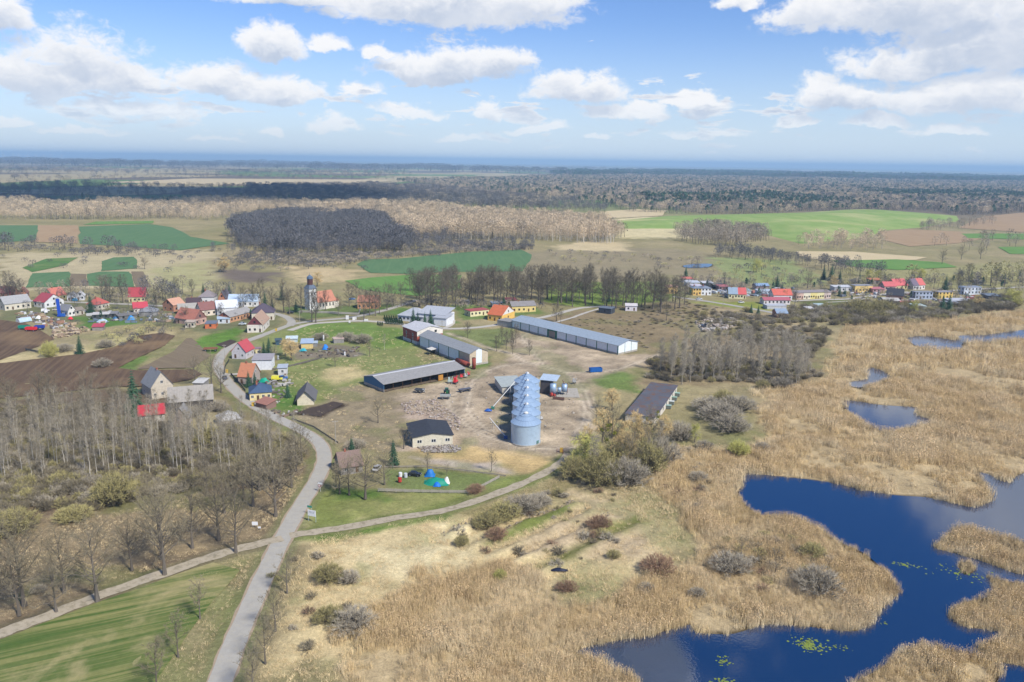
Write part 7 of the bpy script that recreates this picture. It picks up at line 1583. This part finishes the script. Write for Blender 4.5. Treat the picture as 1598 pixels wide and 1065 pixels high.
clutter('garden_clutter', [(1100,455),(1240,452),(1240,464),(1120,462)], 130, 'small sheds and clutter among the far gardens', [(206,208,214),(150,130,124),(110,120,140),(190,110,100),(170,190,206)], 1.0, 3.4)
clutter('garden_clutter', [(1300,455),(1430,455),(1540,462),(1530,474),(1440,474),(1300,462)], 120, 'small sheds and clutter in the far village yards', [(206,208,214),(150,130,124),(110,120,140),(190,110,100),(120,130,120)], 1.0, 3.0)
clutter('garden_clutter', [(130,485),(260,485),(320,497),(260,503),(140,505)], 120, 'boards and cold frames in the left village gardens', [(190,190,190),(130,120,110),(110,130,150),(170,140,110)], .6, 2.4)
clutter('yard_stones', [(640,620),(735,580),(900,590),(900,690),(760,690),(690,660)], 260, 'loose stones and clods on the trodden yard', [(176,164,146),(150,136,118),(196,186,172)], .12, .5)
# old foundations on the meadow: tumbled stone rows
def stone_row(p, q, n, label, wdt=1.2):
    a = G(*p); b = G(*q); e = empty('ruined_wall', (a[0], a[1]), 0, label, 'ruin', 'old foundations on the meadow')
    kinds = []
    for k in range(4):
        bm = bmesh.new(); bmesh.ops.create_icosphere(bm, subdivisions=1, radius=.5)
        for v in bm.verts: v.co = Vector((v.co.x*rng.uniform(.7,1.4), v.co.y*rng.uniform(.7,1.2), v.co.z*rng.uniform(.5,.9)))
        me = bpy.data.meshes.new('stone'); bm.to_mesh(me); bm.free(); me.materials.append(mat('field_stone', lin(150,138,118,.85), .95, .3, 1.5)); kinds.append(me)
    for i in range(n):
        t = (i+rng.random())/n; c = (b-a)*t; o = bpy.data.objects.new('stone', kinds[i % 4]); COL.objects.link(o); o.parent = e
        o.location = (c[0]+rng.normal()*wdt*.5, c[1]+rng.normal()*wdt*.5, rng.uniform(-.1,.25)); o.rotation_euler = (0,0,rng.uniform(0,6.28)); s = rng.uniform(.3,.9); o.scale = (s,s,s)
stone_row((740,850), (860,795), 46, 'long tumbled stone row along the green foundation bank')
stone_row((862,797), (900,784), 40, 'thick pale stone heap at the upper end of the foundation', 2.2)
stone_row((905,825), (950,802), 18, 'short stone row behind the red brown bramble')
stone_row((690,835), (735,812), 16, 'dark stone row at the ditch edge')
# fences
def fence(pts, label, hh=1.3, c=(128,118,106), step=2.5):
    W_ = GP(pts); e = empty('board_fence', (W_[0][0], W_[0][1]), 0, label, 'fence'); m_ = wm(c); o0 = W_[0]
    pm = MB()
    for z in (.15, .55, .95):
        pass
    for k in range(len(W_)-1):
        a, b = W_[k]-o0, W_[k+1]-o0; L = float(np.linalg.norm(b-a)); n = max(1, int(L/step)); an = math.atan2(b[1]-a[1], b[0]-a[0]); s = L/n
        key = 'fence_panel_%.2f_%.1f' % (s, hh); pm = MB()
        for i in range(int(s/.22)): pm.box(.06+i*.22, .06+i*.22+.17, -.02, .02, .12, hh-.05*rng.random())
        pm.box(.05, s-.05, .02, .06, .4, .5); pm.box(.05, s-.05, .02, .06, hh-.35, hh-.25); me = pm.mesh('panel', m_)
        po = MB().box(-.06,.06,-.06,.06,-.2,hh+.1).mesh('post', m_)
        for i in range(n):
            p = a+(b-a)*i/n
            o = bpy.data.objects.new('panel', me); COL.objects.link(o); o.parent = e; o.location = (p[0], p[1], rng.normal()*.03); o.rotation_euler = (rng.normal()*.03,0,an)
            o = bpy.data.objects.new('post', po); COL.objects.link(o); o.parent = e; o.location = (p[0], p[1], 0)
    return e
fence([(590,767),(660,769),(730,770),(742,766),(780,746)], 'grey board fence along the front of the roadside garden', 1.0, (176,166,150))
fence([(600,730),(660,729),(720,735),(790,744)], 'low fence between garden and straw bank', .6, (164,152,134))
fence([(455,655),(490,668),(528,693)], 'low fence along the road above the bend', .8, (150,140,124))
fence([(350,585),(352,572),(358,563)], 'dark hedge like fence at the red roofed roadside house', 1.2, (66,74,62))
fence([(383,612),(372,598),(360,585)], 'dark fence along the road before the orange roofed house', 1.2, (84,84,80))
fence([(40,547),(65,552),(85,546)], 'dark fence at the ploughed field corner', 1.2, (84,86,84))
fence([(425,578),(460,571),(500,560)], 'grey fence below the allotments', 1.0, (120,110,100))
W_ = GP([(740,697),(780,701),(820,704),(868,707)]); e = empty('wire_fence', (W_[0][0], W_[0][1]), 0, 'thin wire fence with posts in front of the silos', 'fence'); o0 = W_[0]
for k in range(3):
    a, b = W_[k]-o0, W_[k+1]-o0; n = max(2, int(np.linalg.norm(b-a)/3)); wr = MB()
    for z in (.4, .9, 1.4): wr.cyl((a[0],a[1],z), (b[0],b[1],z), .02, n=3)
    wr.build('wire', m_dark, e)
    for i in range(n): p = a+(b-a)*i/n; MB().cyl((p[0],p[1],0),(p[0],p[1],1.7),.06,n=5).build('post', m_conc, e)
a = G(869,707); b = G(888,711); L = float(np.linalg.norm(b-a)); e = empty('yard_gate', (a[0], a[1]), math.atan2(b[1]-a[1], b[0]-a[0]), 'rust red tube gate at the yard entrance', 'gate'); mg = paint((122,56,48))
for x in (0, L/2-.05, L/2+.05, L): MB().cyl((x,0,0),(x,0,1.7),.06,n=6).build('upright', mg, e)
for z in (.4, .8, 1.2, 1.55): MB().cyl((0,0,z),(L,0,z),.035,n=5).build('rail', mg, e)
# signs
g = G(487,814.5); e = empty('town_board', (g[0], g[1]), -.35, 'large white board on two pale posts at the junction', 'sign')
MB().box(-1.3,1.3,-.05,.05,1.7,3.5).build('board', wm((232,234,236), .1), e)
for x in (-1.2, 1.2): MB().cyl((x,.1,0),(x,.1,3.5),.07,n=6).build('post', wm((170,190,186)), e)
m = MB()
for z, x0, x1 in ((2.95,-.9,-.2),(2.95,-.05,.3),(2.95,.45,.9),(2.6,-.7,.1),(2.6,.25,.7)): m.box(x0,x1,-.062,-.056,z,z+.14)
m.build('lettering', mat('faint_print', lin(150,158,164,.9), .8, .2, 2), e)
g = G(483.5,803); e = empty('green_sign', (g[0], g[1]), -.3, 'small green place name sign behind the white board', 'sign'); MB().box(-.75,.75,-.03,.03,2.1,2.7).build('plate', wm((40,150,126), .1), e)
for x in (-.6,.6): MB().cyl((x,.05,0),(x,.05,2.7),.04,n=5).build('post', m_cap, e)
g = G(500,768); e = empty('road_sign', (g[0], g[1]), -.3, 'white plate and round red rimmed sign by the bend', 'sign'); MB().cyl((0,.03,0),(0,.03,3.0),.05,n=6).build('post', m_cap, e)
MB().box(-.75,.75,-.03,.03,2.5,3.0).build('plate', wm((236,236,236), .1), e)
q = MB().cyl((-.3,-.06,2.0),(-.3,-.03,2.0),.42,n=18).build('disc', wm((200,40,40), .1), e); MB().cyl((-.3,-.075,2.0),(-.3,-.061,2.0),.27,n=18).build('disc_centre', wm((236,232,230), .1), q)
for i, (x, y, lb) in enumerate(((354,582,'yellow bin by the road at the dark car'),(395,634,'yellow box at the road below the blue roof house'),(431,517,'yellow bin by the brick barn'),(876,706,'yellow tank by the wire fence'))):
    g = G(x, y); e = empty('yellow_bin', (g[0], g[1]), 0, lb, 'bin'); MB().box(-.5,.5,-.4,.4,.1,1.4).build('body', wm((226,176,40)), e); MB().box(-.55,.55,-.45,.45,1.4,1.55).build('lid', wm((210,160,40)), e)
for i, (x, y) in enumerate(((398,823),(405,826))):
    g = G(x, y); e = empty('litter_bag', (g[0], g[1]), 0, ['white board on short legs under the roadside trees','small white post right of the white board'][i], 'sign'); s = 1.0 if i == 0 else .45
    MB().box(-.8*s,.8*s,-.05,.05,.6*s,1.6*s).build('panel', wm((232,234,236), .1), e)
    for x_ in (-.6*s,.6*s): MB().cyl((x_,.08,0),(x_,.08,1.5*s),.04,n=5).build('leg', m_cap, e)
# utility poles
def pole(px, py, hh, label):
    g = G(px, py); e = empty('utility_pole', (g[0], g[1]), rng.uniform(-.3,.3), label, 'pole', 'utility poles'); MB().cyl((0,0,0),(0,0,hh),.15,.09,8).build('mast', m_conc, e); MB().box(-.9,.9,-.06,.06,hh-.7,hh-.55).build('crossarm', m_conc, e)
    for x in (-.8,0,.8): MB().cyl((x,0,hh-.55),(x,0,hh-.3),.05,n=6).build('insulator', m_cap, e)
for (x, y, hh, lb) in ((524,693,9,'pole beside the road above the bend'),(351,562,8,'pole at the road by the red roofed house'),(468,508,9,'pole at the village green junction'),(410,520,8,'pole in front of the brick barn'),(690,521,8,'pole on the lane behind the white hall'),(283,478,8,'pole on the left village street, right one'),(186,476,8,'pole on the left village street, left one'),(1128,478,8,'pole by the far street')): pole(x, y, hh, lb)
# pond plants
m_lily = mat('lily_leaf', lin(120,134,56,.8), .7, .2, .8, rnd=.2)
def lily(px, py, w, d, n, label):
    g = G(px, py); m = MB()
    for _ in range(n):
        x, y = rng.normal()*w*.3, rng.normal()*d*.3; r_ = rng.uniform(.1,.32); m.face([(x+math.cos(t)*r_, y+math.sin(t)*r_, 0.0) for t in np.linspace(0, 5.9, 8)])
    for i in range(len(m.v)): m.v[i] = (m.v[i][0], m.v[i][1], .001*(i//8 % 12))
    o = m.build('lily_patch', m_lily); o.location = (g[0], g[1], -.035); tag(o, label, kind='stuff')
lily(1262,1006,5.5,4.5,150,'bright green floating weed patch near the lower bank'); lily(1132,1032,3,3,30,'small floating weed patch in the lower pond'); lily(1405,880,4,2,22,'floating leaves by the headland tip'); lily(1310,1010,3,2,14,'scattered floating weed beside the bright patch'); lily(1425,885,3,2,10,'few floating leaves in open water'); lily(1380,974,2,1.5,8,'tiny weed patch off the headland'); lily(1130,1062,4,2,26,'floating weed at the bottom edge'); lily(1500,895,14,8,60,'pale floating leaves round the reed islet')
# wind turbines on the horizon
for i in range(8):
    g = G(6+i*13+rng.uniform(-4,4), 249.6+i*.25); s = 13500/np.linalg.norm(g); g = g*s
    e = empty('wind_turbine', (g[0], g[1]), rng.uniform(-.4,.4), 'tiny white wind turbine on the horizon, %s from the left' % ORD[i], 'wind turbine', 'wind turbines on the horizon')
    mt_ = mat('turbine_white', lin(236,238,240,.95), .5, .03, 1); MB().cyl((0,0,0),(0,0,88),2.6,1.6,8).build('tower', mt_, e); MB().box(-2,2,-5,4,87,91).build('nacelle', mt_, e)
    ph = rng.uniform(0,2)
    for k in range(3): a = ph+k*2.094; MB().cyl((0,-5.5,89),(math.cos(a)*44,-5.5,89+math.sin(a)*44),1.8,.5,5).build('blade', mt_, e)

# ------------------------------------------------------------------ clouds overhead that shade the land behind the village
def cloud(cx, cy, rx, ry, rz, z, label, seed):
    bm = bmesh.new(); bmesh.ops.create_icosphere(bm, subdivisions=5, radius=1.0)
    co = np.array([v.co[:] for v in bm.verts])
    n1 = fbm(co[:,0]*2+seed*3.1+co[:,2], co[:,1]*2+co[:,2]*1.3, .8, 4, seed); n2 = fbm(co[:,0]*5+co[:,2]*4, co[:,1]*5-co[:,2]*3, .9, 3, seed+4)
    r = .72+.5*n1+.22*n2
    for i, v in enumerate(bm.verts):
        v.co = Vector((co[i,0]*r[i]*rx, co[i,1]*r[i]*ry, max(co[i,2], -.22)*r[i]*rz))
    me = bpy.data.meshes.new('cloud'); bm.to_mesh(me); bm.free(); me.polygons.foreach_set('use_smooth', [True]*len(me.polygons))
    M = MATS.get('cloud')
    if M is None:
        M = bpy.data.materials.new('cloud'); M.use_nodes = True; t = M.node_tree
        for n in list(t.nodes): t.nodes.remove(n)
        a = t.nodes.new('ShaderNodeBsdfDiffuse'); b = t.nodes.new('ShaderNodeBsdfTranslucent'); x = t.nodes.new('ShaderNodeMixShader'); o_ = t.nodes.new('ShaderNodeOutputMaterial')
        a.inputs[0].default_value = (.9,.9,.92,1); b.inputs[0].default_value = (.8,.82,.86,1); x.inputs[0].default_value = .45
        t.links.new(a.outputs[0], x.inputs[1]); t.links.new(b.outputs[0], x.inputs[2]); t.links.new(x.outputs[0], o_.inputs[0]); MATS['cloud'] = M
    me.materials.append(M); o = bpy.data.objects.new('cloud', me); COL.objects.link(o); o.location = (cx, cy, z); tag(o, kind='structure')
off = np.array([sd.x, sd.y])/sd.z*900
for i, (px, py, rx, ry, rz) in enumerate(((230,303,640,520,260),)):
    g = G(px, py)+off; cloud(g[0], g[1], rx, ry, rz, 900, 'cloud', i+2)

# ------------------------------------------------------------------ the air
hz = MB(); hz.box(-27000, 27000, -700, 35000, -2.0, 175.0)
M = bpy.data.materials.new('air'); M.use_nodes = True; t = M.node_tree
for n in list(t.nodes): t.nodes.remove(n)
pv = t.nodes.new('ShaderNodeVolumePrincipled'); ou = t.nodes.new('ShaderNodeOutputMaterial')
pv.inputs['Color'].default_value = (0.50, 0.76, 1.0, 1); pv.inputs['Density'].default_value = 0.95e-4; pv.inputs['Anisotropy'].default_value = 0.0
t.links.new(pv.outputs[0], ou.inputs['Volume'])
M.cycles.homogeneous_volume = True
haze = hz.build('haze', M); tag(haze, kind='stuff')
